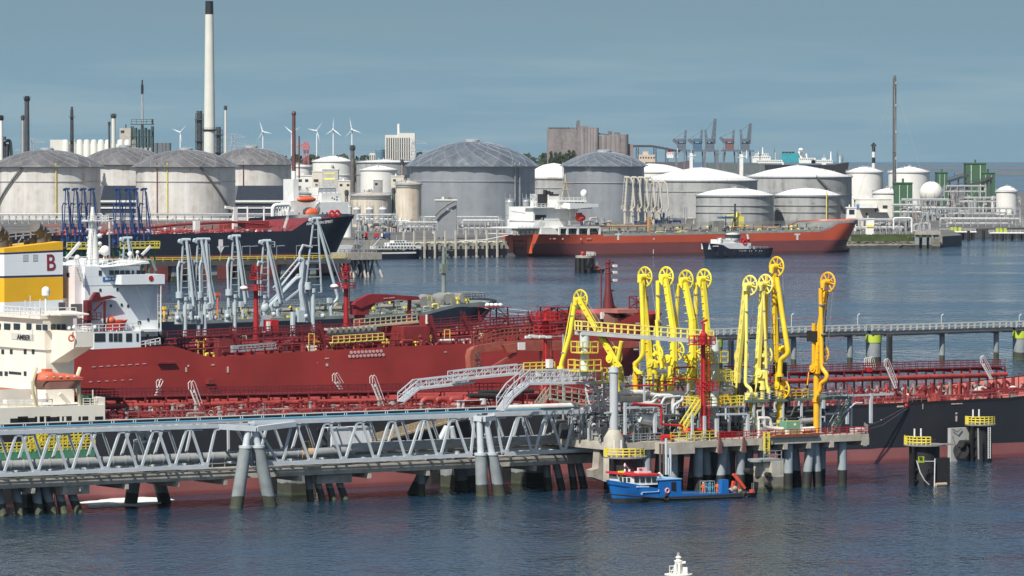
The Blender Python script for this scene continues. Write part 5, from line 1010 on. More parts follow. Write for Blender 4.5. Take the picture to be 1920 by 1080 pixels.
# parked vehicles and gear on the quay behind the yacht
for (x,y,mt,lab,w_) in [(676,440,YELR,'yellow flatbed truck with a red load on the quay',24),(682,447,REDP,'red truck parked on the quay edge',16),(706,441,REDP,'small red van on the quay',9),(725,443,BLUEA,'blue container truck on the quay',14),(718,439,WHITE,'small white tank trailer on the quay',7)]:
    Y = 2215; p = W(x,y,Y); L_ = w_/4; t = T('parked_truck', lab, 'truck', (p[0]-L_/2,Y,5.0), group='trucks on the quay'); m = MB(); z = 6.05; m.box(p[0]-L_/2,Y-1.2,z+.5,p[0]+L_*.28,Y+1.2,z+2.0); t.part('load', m, mt); m = MB(); m.prism([(p[0]+L_*.3,z+.4),(p[0]+L_/2,z+.4),(p[0]+L_/2,z+1.5),(p[0]+L_*.44,z+2.4),(p[0]+L_*.3,z+2.4)],Y-1.1,Y+1.1); cb_ = t.part('cab', m, mt if mt is not YELR else REDP); m = MB(); m.box(p[0]+L_*.34,Y-1.14,z+1.5,p[0]+L_*.43,Y-1.1,z+2.1); t.part('window', m, GLASS, cb_)
    for dx in (-.4,-.25,.38): m = MB(); m.tube((p[0]+L_*dx,Y-1.25,5.5),(p[0]+L_*dx,Y+1.25,5.5),.5,10); t.part('wheel', m, RUBBER)
    m = MB(); m.box(p[0]-L_/2,Y-1.1,5.7,p[0]+L_/2,Y+1.1,z+.5); t.part('chassis', m, DSTEEL)
# mid-water dolphin and pilot boat
def D2(px, py): return Q(px, py, 0)
q = toJ(W(1096,511,0) if False else (lambda d: (-CAM_H/d[2]*d[0], -CAM_H/d[2]*d[1], 0))(ray(1096,511)))
s = FOC/(toW(q)[1]); t = T('mooring_dolphin','dark mooring dolphin standing alone in the channel below the orange tanker','dolphin',q,'J')
zt = (511-479)/s; m = MB(); m.cyl((q[0],q[1],zt-.9),17/s,zt,18); t.part('cap', m, CONC)
for i in range(8): m = MB(); a = i*pi/4; m.cyl((q[0]+14/s*cos(a),q[1]+14/s*sin(a),-1),1.0,zt-.9,8); t.part('pile', m, BLACK)
m = MB(); [m.box(q[0]-15/s+i*6/s,q[1]-17/s,1,q[0]-12/s+i*6/s,q[1]-16/s,zt-1) for i in range(5)]; m.ring((q[0],q[1]-17/s,3.2),1,.4,(0,1,0),12,6); t.part('fender', m, RUBBER); m = MB(); m.rail([(q[0]-1,q[1]-3,zt),(q[0]+3,q[1]-3,zt),(q[0]+3,q[1]+3,zt)],1.3,1.2,.1); m.cyl((q[0]-1,q[1],zt),.6,zt+1.4,8); t.part('railing', m, WHITE); m = MB(); m.ell((q[0]-1.5,q[1]-1,zt+.8),.8,.8,.9,10,8); t.part('lantern', m, REDP)
q = toJ((lambda d: (-CAM_H/d[2]*d[0], -CAM_H/d[2]*d[1], 0))(ray(1123,511))); t = T('pilot_boat','tiny orange boat with dark hull beside the lone dolphin','boat',q,'J'); m = MB(); hull(m,q[0]-2.3,q[0]+3.6,q[1],2.6,pieces([(q[0]-2.3,1.0),(q[0]+3.6,1.4)]),zb=-.3,bowl=2.5,rake=.8,n=16,m_=3,sternl=1,srake=.2); t.part('hull', m, BLACK); m = MB(); m.box(q[0]-1.5,q[1]+.5,.9,q[0]+.8,q[1]+2.1,2.6); cb_ = t.part('cabin', m, ORANGE); m = MB(); m.box(q[0]-1.2,q[1]+.46,1.7,q[0]+.4,q[1]+.5,2.3); t.part('window', m, GLASS, cb_); m = MB(); m.cyl((q[0],q[1]+1.3,2.6),.08,4.2,5); t.part('mast', m, WHITE)
# ================================================================ dark tanker with grey-green deck
CH = mat('ink_hull', (.010,.014,.026), .45, var=.25, scale=.1, streak=.1, scol=(.05,.05,.06)); SGD = mat('sage_deck', (.20,.235,.215), .75, var=.3, scale=.3)
bC = 925.5; A = lambda px, b=bC: Q(px,590,b)[0]; a0, aB = A(20), A(912,bC+14)
zf_ = lambda px, py, d=0: Q(px,py,bC+d)[2]
dk = pieces([(a0,zf_(300,605)),(A(391),zf_(391,601)),(A(560),zf_(560,595)),(A(797),zf_(797,586)),(A(852),zf_(852,577)+.8),(aB,zf_(912,559,14))])
t = T('grey_deck_tanker','dark-hulled tanker with a grey-green ribbed deck, bow at right, behind the big red tanker','tanker',(a0,bC,0),'J')
m = MB(); top, bc = hull(m, a0, aB, bC, 28, dk, bowl=26, rake=7, flare=1.7, n=50, m_=8); t.part('hull', m, CH); t.part('deck', deckmesh(top, bc, -.5), SGD)
f = lambda x: dk(x)-.5
m = MB(); n_ = len(top); [m.add([(x,bc-h+.02,z-.9),(top[i+1][0],bc-top[i+1][1]+.02,top[i+1][2]-.9),(top[i+1][0],bc-top[i+1][1]-.06,top[i+1][2]+.05),(x,bc-h-.06,z+.05)],[(0,1,2,3)]) for i,(x,h,z) in enumerate(top[:-1]) if x > A(300)]; t.part('sheer_strake', m, SGD)
t.part('railing', deckrail(top, bc, A(250), A(840), r=.06), MATS['dull_frame'])
tankerdeck(t, A(290), A(800), bC+2, bC+26, f, MATS['dirty_deck_pipe'], SGD, 4, lines=5, walk=2.4, step=4.6, beams=3.1, bm=SGD)
m = MB()
for i in range(26): x = A(300)+i*2.9; y = bC+2+(i % 3)*7; m.beam((x,y,f(x)+1),(x+2.4,y+6,f(x)+1.2),.8,.5)
t.part('deck_stiffener', m, SGD)
clutter(t, A(290), A(850), bC+1.5, bC+26, f, [SGD,MATS['dull_frame'],CONCP,YELR,DSTEEL,SGD], 220, 15, 2.6, (.15,.4))
for px in (800,815,835,850,862): m = MB(); x = A(px,bC+8); m.tube((x,bC+6+RND.random()*6,dk(x)+.9),(x+.3,bC+10+RND.random()*6,dk(x)+.9),1.2,12); m.cbox((x+1.4,bC+8,dk(x)-.4),1,2.4,1.5); t.part('windlass', m, MATS['dull_frame'] if px != 850 else MATS['dirty_deck_pipe'])
q = lambda px, py, d: (Q(px,py,bC+d)[0], bC+d, Q(px,py,bC+d)[2])
m = MB(); p = q(832,560,14); m.cyl((p[0],p[1],dk(p[0])),.62,q(832,463,14)[2],10,.42)
for py, w_ in ((505,2.2),(470,2.6),(482,1.4),(495,1.2)): z = q(832,py,14)[2]; m.beam((p[0]-w_/2,p[1],z),(p[0]+w_,p[1],z),.2); m.cbox((p[0]+.7,p[1]-.4,z),.5,.5,.8)
m.cbox((p[0],p[1],q(832,512,14)[2]),1.6,1.4,2.2); t.part('foremast', m, mat('sage_mast',(.17,.20,.18),.6))
m = MB(); m.rail([q(868,561,3),q(908,559,12)],1.1,2,.07); m.rail([q(860,555,22),q(908,557,15)],1.1,2,.07); [m.beam(q(x,560,9),q(x,549,9),.18) for x in (884,892,893)]; t.part('bow_rail', m, MATS['dull_frame'])
for (px,py,mt) in [(408,560,ORANGE),(308,586,ORG),(333,583,ORG),(858,567,YELR),(876,570,YELR),(700,586,YELR),(760,585,YELR)]:
    m = MB(); p = q(px,py,5); m.cyl((p[0],p[1],f(p[0])),.22,p[2]+1.0,8,.2); m.cbox((p[0],p[1],p[2]+.7),1.2 if px == 408 else .7,.7,.6); t.part('deck_light', m, mt)
for i, (x0,x1) in enumerate(((496,508),(455,465))): m = MB(); m.stairs(q(x1,600,4),q(x0,577,4),(0,1,0)) ; t.part('stairs', m, YELP)
# ================================================================ big red tanker
RH = mat('red_hull', (.31,.030,.024), .55, var=.24, scale=.09, streak=.6, scol=(.17,.035,.03), sf=.5, panel=(13,2.6,.24), split=(2.6,(.20,.05,.05),.3), rust=.16, rcol=(.36,.085,.07)); RDK = mat('red_deck', (.20,.026,.024), .7, var=.3, scale=.3)
bB = 752.2; A = lambda px, b=bB: Q(px,640,b)[0]; a0, aB = A(-250), A(1204,bB+14); zq = lambda px, py, d=0: Q(px,py,bB+d)[2]
dk = pieces([(a0,zq(100,656)),(A(176),zq(176,655)),(A(345),zq(345,647)),(A(371),zq(372,671)),(A(552),zq(552,660)),(A(740),zq(740,650)),(A(883),zq(883,644)),(A(1040),zq(1040,633)),(A(1140),zq(1140,626)),(A(1160),zq(1165,590,8)),(aB,zq(1202,581,14))])
t = T('red_tanker','big dark red tanker with white bridge house and a B on its yellow funnel','tanker',(a0,bB,0),'J'); rt = t
m = MB(); top, bc = hull(m, a0, aB, bB, 29, dk, bowl=26, rake=5, flare=2.2, n=90, m_=10); t.part('hull', m, RH)
f = pieces([(a0,zq(100,690)),(A(345),zq(354,672)-.2),(A(552),zq(552,660)-.3),(A(883),zq(883,646)-.3),(A(1040),zq(1040,633)-.3),(A(1160),zq(1140,624)-.3),(aB,zq(1190,600,14))])
m = MB(); n_ = len(top); vs = [(x,bc-max(0,h-.25),f(x)) for x,h,z in top]+[(x,bc+max(0,h-.25),f(x)) for x,h,z in top]; m.add(vs,[(i,i+1,n_+i+1,n_+i) for i in range(n_-1)]); t.part('deck', m, RDK)
t.part('railing', deckrail(top, bc, A(375), A(1140), r=.055, h=1.1, step=2), MRED)
tankerdeck(t, A(390), A(740), bB+3, bB+27, f, DRED, MRED, 14, lines=7, walk=3.0, step=4.2, beams=0); tankerdeck(t, A(745), A(1140), bB+3, bB+27, f, PRED, MRED, 15, lines=5, walk=2.2, step=4.2, beams=4.2, bm=RDK)
for (y, h0) in ((5.0,1.5),(9.0,2.4),(21.0,2.6)):
    m = MB(); xs = [A(380)+(A(1140)-A(380))*i/10 for i in range(11)]; m.path([(x,bB+y,f(x)+h0) for x in xs],.22,6); m.rail([(x,bB+y+.4,f(x)+h0+.4) for x in xs],1.1,2.4,.055); [m.beam((x,bB+y+.4,f(x)),(x,bB+y+.4,f(x)+h0+.4),.2) for x in xs]; t.part('upper_pipe', m, MRED if y < 20 else DRED)
clutter(t, A(360), A(1150), bB+1.0, bB+27, f, [DRED,MRED,PRED,REDP,MRED,DRED,DRED,YELR,MRED,PIPEW], 420, 25, 2.7, (.14,.36))
m = MB()
for i in range(30): x = A(395)+i*(A(1140)-A(395))/30; m.beam((x,bB+.6,f(x)+1.1),(x+1.2,bB+1.6,f(x)-.2),.16,.5)
t.part('bulwark_stay', m, RDK)
q = lambda px, py, d: (Q(px,py,bB+d)[0], bB+d, Q(px,py,bB+d)[2])
# deck houses, stairs, gangways
m = MB(); pbox(m,758,612,806,645,bB+4,7); pbox(m,802,592,812,615,bB+5,3); t.part('pump_house', m, DRED); m = MB(); pbox(m,411,636,445,660,bB+7,5); t.part('ribbed_container', m, mat('ribbed_red',(.19,.03,.03),.7,panel=(.9,0,.4)))
m = MB(); pbox(m,509,600,522,622,bB+12,3); t.part('foam_locker', m, REDP); m = MB(); pbox(m,502,603,507,620,bB+11.5,.5); pbox(m,800,590,803,607,bB+4.6,.4); t.part('white_panel', m, WHITE)
for (x0,y0,x1,y1,d) in [(822,645,808,600,3),(886,628,870,594,6),(1006,624,996,592,8),(612,655,600,612,3),(452,664,438,622,3),(1110,618,1101,580,10)]: m = MB(); m.stairs(q(x0,y0,d),q(x1,y1,d),(0,1.1,0),.06); t.part('stairs', m, MRED)
m = MB(); P = [q(440,659,1.5),q(517,653,1.5)]; m.rail(P,1.0,.9,.07); m.beam(P[0],P[1],.9,.3); m.beam(V(P[0])+V(0,.8,.9),V(P[1])+V(0,.8,.9),.3,.3); m.cbox((P[0][0],P[0][1],P[0][2]-.2),1.2,1,1.3); t.part('gangway', m, GALV)
m = MB(); P = [q(664,614,9),q(782,603,9)]; m.rail(P,1.5,1.2,.08); m.beam(P[0],P[1],1.4,.4); t.part('gangway', m, mat('sandy_gangway',(.42,.38,.25),.6))
# manifold drip tray with yellow railing
m = MB(); P = [q(620,643,1.2),q(716,637,1.2)]; m.beam(P[0],P[1],1.2,.15); m.rail([(P[0][0],P[0][1]-.7,P[0][2]),(P[1][0],P[1][1]-.7,P[1][2])],1.3,1.3,.055); t.part('manifold_tray', m, YELP)
for r_ in range(3):
    for i in range(9): m = MB(); p = V(P[0]).lerp(V(P[1]),(i+.5)/9)+V(r_*.4,1.2+r_*1.6,.9+r_*.7); m.tube(p,p+V(0,-1.4,-.1),.28,10); m.tube(p+V(0,-1.4,-.1),p+V(0,-1.55,-.1),.45,12); t.part('manifold_flange', m, [MRED,DSTEEL,MATS['dirty_deck_pipe']][r_])
# crane
m = MB(); p = q(674,600,14); m.cyl((p[0],p[1],f(p[0])),1.25,p[2],14); m.add([],[]); m.cyl((p[0],p[1],p[2]),1.05,q(674,566,14)[2],14); m.box(p[0]-1.5,p[1]-1.3,q(0,590,14)[2],p[0]+1.4,p[1]+1.3,q(674,565,14)[2]); t.part('crane_post', m, mat('crane_red',(.20,.018,.022),.5))
m = MB(); P = [q(x,y,12.4) for x,y in ((664,572),(668,565),(690,553),(700,551),(728,552),(785,556),(788,562),(768,563),(745,562),(700,569),(676,578))]; m.prism([(a[0],a[2]) for a in P], bB+12.4, bB+13.6); t.part('crane_jib', m, MATS['crane_red']); m = MB(); m.beam(q(676,590,13),q(702,568,13),.5); m.beam(q(768,562,13.5),q(766,602,13.5),.55); m.beam(q(764,603,13.5),q(770,603,13.5),1.6); t.part('jib_rest', m, MATS['crane_red']); m = MB(); [pbox(m,x,558.6-i*.35,x+w_,560.4-i*.35,bB+12.3,.1) for i,(x,w_) in enumerate(((720,3),(725,3),(730,2.4),(733.6,1.6),(736.8,3.2)))]; t.part('crane_marks', m, MATS['pale_pink'])
# masts
for (px, pt, pb, w_, mt) in [(480,503,612,1.15,REDP),(649,503,602,1.2,REDP)]:
    mt = MATS.get('mast_red') or mat('mast_red',(.30,.014,.018),.5)
    m = MB(); p = q(px,pb,14); zt = q(px,pt,14)[2]; m.cyl((p[0],p[1],f(p[0])),w_*.5,zt-3,10,w_*.36); m.cyl((p[0],p[1],zt-3),.18,zt+1,6)
    for k, (fz, r_) in enumerate(((.62,1.8),(.80,1.2),(.93,.8))): z = p[2]+(zt-p[2])*fz; m.lathe([(.3,z),(r_,z),(r_,z+.15),(.3,z+.15)],(p[0],p[1],0),12); m.rail([(p[0]+r_*cos(a*pi/5),p[1]+r_*sin(a*pi/5),z) for a in range(11)],1.1,1.2,.04)
    m.ladder((p[0]+w_*.6,p[1]-.3,f(p[0])),(p[0]+w_*.5,p[1]-.3,zt-3),(0,.6,0),.6); t.part('mast', m, mt); m = MB(); m.ell((p[0]-2.6,p[1],p[2]+(zt-p[2])*.66),.8,.8,.5,10,6); t.part('floodlight', m, WHITE)
m = MB(); p = q(1140,582,14); zt = q(1140,487,14)[2]; m.lathe([(1.0,p[2]-4),(.95,p[2]+1.5),(.62,p[2]+4),(.42,zt-.8),(.42,zt)],(p[0],p[1],0),12); m.cyl((p[0]-1.6,p[1],p[2]),.14,zt-2,6); m.prism([(p[0],p[2]-2),(p[0]+4.4,p[2]-1.2),(p[0]+1.4,p[2]+1.0),(p[0]+.6,p[2]+4.5)],p[1]-.15,p[1]+.15)
for py in (492,502,512,528,545): z = q(0,py,14)[2]; m.beam((p[0]-.3,p[1],z),(p[0]+1.4,p[1],z),.25); m.ell((p[0],p[1],z),.6,.6,.3,8,4)
t.part('foremast', m, mat('maroon_foremast',(.13,.020,.022),.55)); m = MB(); [m.cbox((p[0]+1.5,p[1]-.2,q(0,py,14)[2]),.8,.6,.5) for py in (501,513,528)]; m.cbox((p[0]-1.9,p[1]-1,p[2]-1.6),.9,.5,1.3); t.part('navigation_light', m, WHITE)
for px in (1075,1090,1103,1115,1150,1170): m = MB(); p = q(px,590,10+RND.random()*8); m.tube((p[0]-1,p[1],f(p[0])+1.5),(p[0]+1,p[1]+1,f(p[0])+1.5),1.3,12); m.cbox((p[0],p[1]-1.6,f(p[0])),2.4,1.2,1.8); t.part('winch', m, mat('brown_winch',(.18,.08,.06),.7,var=.4) if 'brown_winch' not in MATS else MATS['brown_winch'])
m = MB(); p = q(1185,590,10); pbox(m,1158,580,1196,587,bB+8,6); t.part('bow_locker', m, mat('pale_salmon',(.36,.14,.11),.7)); m = MB(); p = q(1197,578,14); m.lattice((p[0],p[1],p[2]-2),(p[0],p[1],q(0,556,14)[2]),2.6,2.6,4,.1); t.part('bow_rack', m, MRED)
for (px,py) in ((925,600),(1040,600)): m = MB(); p = q(px,py,12); m.lattice((p[0],p[1],f(p[0])),(p[0],p[1],q(px,576,12)[2]),4,4,3,.1); m.box(p[0]-2.6,p[1]-2.6,q(px,576,12)[2],p[0]+2.6,p[1]+2.6,q(px,575,12)[2]); t.part('lookout_frame', m, MRED)
for i in range(4): m = MB(); p = q(914+i*8,572,12); m.ell((p[0],p[1],p[2]),.55,.5,.4,8,5); t.part('floodlight', m, WHITE)
# hull marks
for r_, (y, xa, xb, n) in enumerate(((661,658.5,714.5,9),(668.3,655.5,718.5,10))):
    for i in range(n): m = MB(); p = q(xa+(xb-xa)*i/(n-1),y-i*.35,0); m.tube((p[0],bB-.12,p[2]),(p[0],bB+.1,p[2]),.30,12); t.part('round_marking', m, mat('pale_pink',(.55,.32,.30),.7) if 'pale_pink' not in MATS else MATS['pale_pink'])
MK = mat('worn_white_mark', (.55,.42,.38), .8, var=.4, scale=2)
m = MB()
for (px,py,w_,h_) in [(427,693,.35,1.1),(613,672,.8,.2),(613,684,.45,.5),(353,686,.3,.3),(349,693,.3,.8),(399,684,.6,.25),(697,665,.6,.15),(835,660,.6,.15),(595,680,.12,.12)]: p = q(px,py,0); m.box(p[0]-w_/2,bB-.1,p[2]-h_/2,p[0]+w_/2,bB-.01,p[2]+h_/2)
for i in range(8): p = q(176+i*13.5,688-i*.85,0); m.box(p[0]-.35,bB-.1,p[2]-.06,p[0]+.35,bB+1.2,p[2]+.06)
for i in range(6): p = q(170+i*15,716-i*.8,0); m.box(p[0]-.3,bB-.1,p[2]-.05,p[0]+.3,bB+1.2,p[2]+.05)
t.part('draught_marks', m, MK); m = MB(); p, p2 = q(295,681,0), q(328,679,0); m.box(p[0],bB-.5,p[2]-.15,p2[0],bB,p[2]+.15); t.part('fender_bar', m, MRED)
m = MB(); pbox(m,391,711,404,720,bB-1.2,1.3); t.part('sponson', m, RDK)
# superstructure of the red tanker: side faces seen obliquely from astern
m = MB(); bh = bB+3.0
pbox(m,176,622,264,654,bB+.25,8)                              # poop side house
pbox(m,159,535,296,632,bh,20); t_ = t.part('deckhouse', m, PWHITE)
m = MB(); b1 = bh-.0
x0, x1 = q(159,520,3)[0], q(262,520,3)[0]; m.box(x0,bh-.05,zq(200,535,3),x1,bB+26,zq(200,499,3)); xa, xb = q(247,520,.2)[0], q(309,520,.2)[0]
m.box(x0+6,bB+.2,zq(280,533,0),xb,bB+28.8,zq(280,515,0)); m.prism([(q(268,535,0)[0],zq(268,535)),(xb-.6,zq(296,535)),(q(295,575,0)[0],zq(295,590))],bh-.3,bh+.4); t.part('bridge_deck', m, PWHITE, t_)
m = MB(); P = [(x0+3,zq(205,501,2)),(q(283,498,1)[0],zq(283,494,1)),(q(280,491,1)[0],zq(280,489,1)),(x0+7,zq(220,499,2))]; m.prism(P,bB+1.4,bB+27); t.part('canopy', m, WHITE, t_)
m = MB(); winrow(m,[(185,190),(205,213),(215,223),(225.5,233),(235,243),(247,251),(256,263),(265,272)],507,516,bh-.05,.1,.1)
for (x,y) in ((186,541),(218,540),(206,571),(238,571),(275,567),(276,597),(226,569),(275,539),(275,627),(247,611)): winrow(m,[(x,x+3.5)],y,y+5,bh if x < 300 else bB,.1,.1)
for (xx,w_) in ((177,20),(204,7),(213,7),(221.5,7),(236,11),(255.5,4)): winrow(m,[(xx,xx+w_)],625,640,bB+.25,.1,.08)
winrow(m,[(258,264)],602,608,bh,.1,.1); t.part('window', m, GLASS, t_)
# aft face of the house (normal -a)
xa_ = q(159,560,3)[0]; m = MB(); m.box(xa_-1.5,bh+1,zq(150,640,3),xa_,bh+19,zq(150,500,3)); m.box(xa_-6,bh+4,zq(150,600,3),xa_-1.5,bh+16,zq(150,560,3)); m.box(xa_-9,bh+1,zq(150,640,3),xa_-1.5,bh+19,zq(150,590,3)); t.part('aft_house', m, mat('sunlit_pinkish_white',(.70,.64,.62),.5,var=.08,streak=.25,scol=(.45,.3,.25)), t_)  # warm pinkish tone puts the sun on this aft face into its colour
m = MB()
for k in range(4): m.box(xa_-1.6,bh+3+k*4,zq(150,520,3),xa_-1.5,bh+4+k*4,zq(150,512,3)); 
m.box(xa_-9.1,bh+2,zq(150,620,3),xa_-9,bh+8,zq(150,600,3)); m.box(xa_-6.1,bh+5,zq(150,590,3),xa_-6,bh+9,zq(150,573,3)); t.part('window', m, GLASS, t_)
m = MB(); winrow(m,[(110,122)],567,582,bh+1,.1,.1); winrow(m,[(133,155)],570,590,bh+1,.1,.1); winrow(m,[(144,157)],596,611,bh+1,.1,.1); t.part('doorway', m, MATS['shade_grey'] if 'shade_grey' in MATS else mat('shade_grey',(.10,.09,.10),.7), t_)
m = MB(); z = zq(200,499,3); m.rail([(x0,bh,z),(x1,bh,z)],1.2,1.4,.06); m.rail([(x0,bh+20,z),(x1,bh+20,z)],1.2,1.4,.06); z2 = zq(200,622,0); m.rail([q(160,622,.3),q(262,618,.3)],1.2,1.4,.06); m.rail([(xa_-9,bh+1,zq(150,590,3)),(xa_-1.5,bh+1,zq(150,590,3))],1.1,1.2,.06); m.rail([q(122,622,.3),q(172,618,.3)],1.1,1.2,.06); m.stairs(q(156,528,2),q(146,497,2),(0,.9,0)); m.cyl((xb-.7,bB+.4,zq(296,620)),.09,zq(296,520),5); m.ladder(q(296,620,1),q(296,540,1),(.5,0,0),.9); m.rail([q(264,652,.4),q(300,645,.4)],1.1,1,.07); t.part('railing', m, WHITE, t_)
m = MB(); p = q(272,618,2); pbox(m,264,617,303,622,bB+1,6); pbox(m,273,640,302,647,bB+.6,.4); t.part('side_canopy', m, WHITE); m = MB(); m.ell((q(305,630,3)[0],bB+4,zq(305,632,3)),1.0,1.2,1.5,12,8); t.part('rubber_reel', m, BLACK)
# mast and aerials on the bridge roof
m = MB(); p = q(174,500,10); zt = q(174,388,10)[2]; m.lathe([(1.25,p[2]-.5),(.95,p[2]+5),(.55,q(0,420,10)[2]),(.3,zt)],(p[0],p[1],0),10); z = q(0,415,10)[2]; m.box(p[0]-1.6,p[1]-1.2,z,p[0]+2.6,p[1]+1.2,z+.25); m.rail([(p[0]-1.6,p[1]-1.2,z),(p[0]+2.6,p[1]-1.2,z),(p[0]+2.6,p[1]+1.2,z)],1.0,.9,.06); m.ladder((p[0]-1.3,p[1]-1,p[2]),(p[0]-1.3,p[1]-1,z),(.6,0,0),.6)
for py in (430,445,460,475): z = q(0,py,10)[2]; m.beam((p[0]-1.2,p[1],z),(p[0]+1.8,p[1],z),.3); m.ell((p[0]+1.2,p[1]-.4,z+.3),.5,.5,.4,8,5)
t.part('radar_mast', m, WHITE)
for (px, py, r_) in ((197,472,.95),(244,479,.5),(258,476,.35),(145,484,.5)): m = MB(); p = q(px,py+18,7); m.tube((p[0]-.6,p[1],zq(200,499,3)),(p[0],p[1],q(0,py,7)[2]),.1,5); m.tube((p[0]+.6,p[1],zq(200,499,3)),(p[0],p[1],q(0,py,7)[2]),.1,5); m.ell((p[0],p[1],q(0,py,7)[2]+.2),r_,r_,r_,12,8); t.part('radome', m, WHITE)
m = MB(); pbox(m,205,416,206.5,500,bB+12,.3); m.beam(q(150,455,9),q(120,490,9),.5); m.beam(q(282,462,12),q(266,478,12),.4); t.part('aerial_pole', m, WHITE)
m = MB(); q_ = q(284,522,0); m.tube((q_[0],bB+.1,q_[2]),(q_[0],bB+.25,q_[2]),.48,16); t.part('bow_emblem', m, REDP); m = MB(); pbox(m,193,519,232,527,bh-.16,.1); t.part('name_board', m, mat('name_blue',(.03,.16,.42),.5)); m = MB(); [pbox(m,x,520.5,x+w_,524.5,bh-.22,.05) for x,w_ in ((198,2.5),(201.5,2),(204.5,3),(211,2.2),(214,2),(217,3))]; t.part('name_marks', m, MATS['louvre_grey'] if 'louvre_grey' in MATS else WHITE)
# funnel
FY = mat('funnel_yellow', (.72,.40,.015), .5, var=.08, scale=.2, streak=.12, scol=(.3,.18,.03)); FN = mat('funnel_navy', (.018,.03,.09), .5)
bf = bh+2.5; F = lambda px, py: Q(px,py,bf); xr, xl = F(118,500)[0], F(8,500)[0]; dz = 9
def fband(name, yl0, yr0, yl1, yr1, mt):
    m = MB(); A_ = [(xl,F(8,yl1)[2]),(xr,F(118,yr1)[2]),(xr,F(118,yr0)[2]),(xl,F(8,yl0)[2])]
    vs = []; 
    for (x,z) in A_: vs.append((x,bf,z))
    for (x,z) in A_: vs.append((x,bf+dz,z))
    for z in (A_[0][1],A_[3][1]): vs.append((xl-1.5,bf+2.5,z)); vs.append((xl-1.5,bf+dz-2.5,z))
    m.add(vs,[(0,1,2,3),(5,4,7,6),(1,5,6,2),(3,2,6,7),(8,0,3,10),(9,8,10,11),(4,9,11,7),(3,7,11,10)]); return t.part(name, m, mt)
fband('funnel_band',466,453,474,468.5,FY); fband('funnel_band',474,468.5,477.5,472.5,FN); fu = fband('funnel',477.5,472.5,517.5,514.5,PWHITE); fband('funnel_band',517.5,514.5,521.5,518.5,FN); fband('funnel_band',521.5,518.5,567,562,FY); fband('funnel_casing',567,562,640,636,PWHITE)
t.text('funnel_letter','B',4.15,(F(88,507)[0]-.2,bf-.03,F(88,507)[2]),(1,0,.02),(0,-1,0),mat('letter_maroon',(.23,.02,.045),.5),fu,.86)
m = MB(); pbox(m,43,477,53,490,bf-.04,.1); pbox(m,62,477,71,490,bf-.04,.1); t.part('louvre', m, mat('louvre_grey',(.42,.45,.46),.6,panel=(0,.5,.35)), fu)
for (px,py,r_,k) in ((4,440,1.2,0),(14,446,.9,0),(57,447,.55,1),(62,449,.5,1),(76,435,1.2,0),(88,438,.8,0),(48,450,.35,1)): m = MB(); p = Q(px,462,bf+4); zt = Q(px,py,bf+4)[2]; m.bend([(p[0],p[1],p[2]-1),(p[0],p[1],zt),(p[0]-1.6*(1-k),p[1]-.8*(1-k),zt+1.0)],r_,10) if not k else m.cyl((p[0],p[1],p[2]-1),r_,zt,8); t.part('exhaust_pipe', m, mat('sooty_pipe',(.10,.09,.08),.7,var=.4) if 'sooty_pipe' not in MATS else MATS['sooty_pipe'])
m = MB(); m.rail([Q(2,452,bf+3),Q(112,440,bf+3)],1.2,1.5,.1); m.beam(Q(30,462,bf+5),Q(45,438,bf+5),.14); m.beam(Q(0,435,bf+6),Q(95,432,bf+6),.3); t.part('funnel_rail', m, GALV)
# provision crane of the red tanker (maroon) and rescue boat
m = MB(); b = bB+1.5; cq = lambda x,y,d=1.5: Q(x,y,bB+d); m.box(cq(163,600)[0],b,cq(168,640)[2],cq(171,600)[0],b+1.4,cq(167,563)[2]); m.box(cq(163,0)[0]-.1,b-.2,cq(0,583)[2],cq(170,0)[0],b+1.6,cq(167,564)[2]); m.prism([(cq(170,563)[0],cq(170,567)[2]),(cq(176,563)[0],cq(176,556)[2]),(cq(180,0)[0],cq(180,548)[2]),(cq(186,0)[0],cq(186,548)[2]),(cq(189,0)[0],cq(189,558)[2]),(cq(208,0)[0],cq(208,554)[2]),(cq(219,0)[0],cq(219,558)[2]),(cq(208,0)[0],cq(208,560)[2]),(cq(190,0)[0],cq(190,564)[2])],b+.2,b+1.2); m.beam(cq(196,563),cq(196,622),.35); m.beam(cq(176,583),cq(192,566),.3); m.box(cq(158,0)[0],b-.8,cq(0,600)[2],cq(184,0)[0],b+2,cq(0,598)[2]); m.rail([(cq(158,0)[0],b-.8,cq(0,598)[2]),(cq(184,0)[0],b-.8,cq(0,598)[2])],1.1,1,.06); t.part('provision_crane', m, mat('crane_maroon',(.11,.012,.016),.5))
t = T('rescue_boat','small open red rescue boat on the white side deck of the big red tanker','boat',Q(222,612,bB+1.2),'J'); m = MB(); p = Q(223,607,bB+1.2); o = p[0]; hull(m,o-2.3,o+2.3,p[1],1.9,pieces([(o-2.3,p[2]+.1),(o+2.3,p[2]+.7)]),zb=p[2]-1.1,bowl=2,rake=.9,n=18,m_=4,sternl=1,srake=.2); t.part('hull', m, REDP); m = MB(); m.ell((o-1.1,p[1]+.9,p[2]+.6),.75,.7,.7,10,8); m.cbox((o+.6,p[1]+1,p[2]+.2),1.4,.9,.5); t.part('cowling', m, ORANGE)
m = MB(); [m.beam((o+d,p[1]+.9,p[2]-1.6),(o+d,p[1]+.9,p[2]-.6),.15) for d in (-1.5,0,1.5)]; t.part('cradle', m, WHITE)
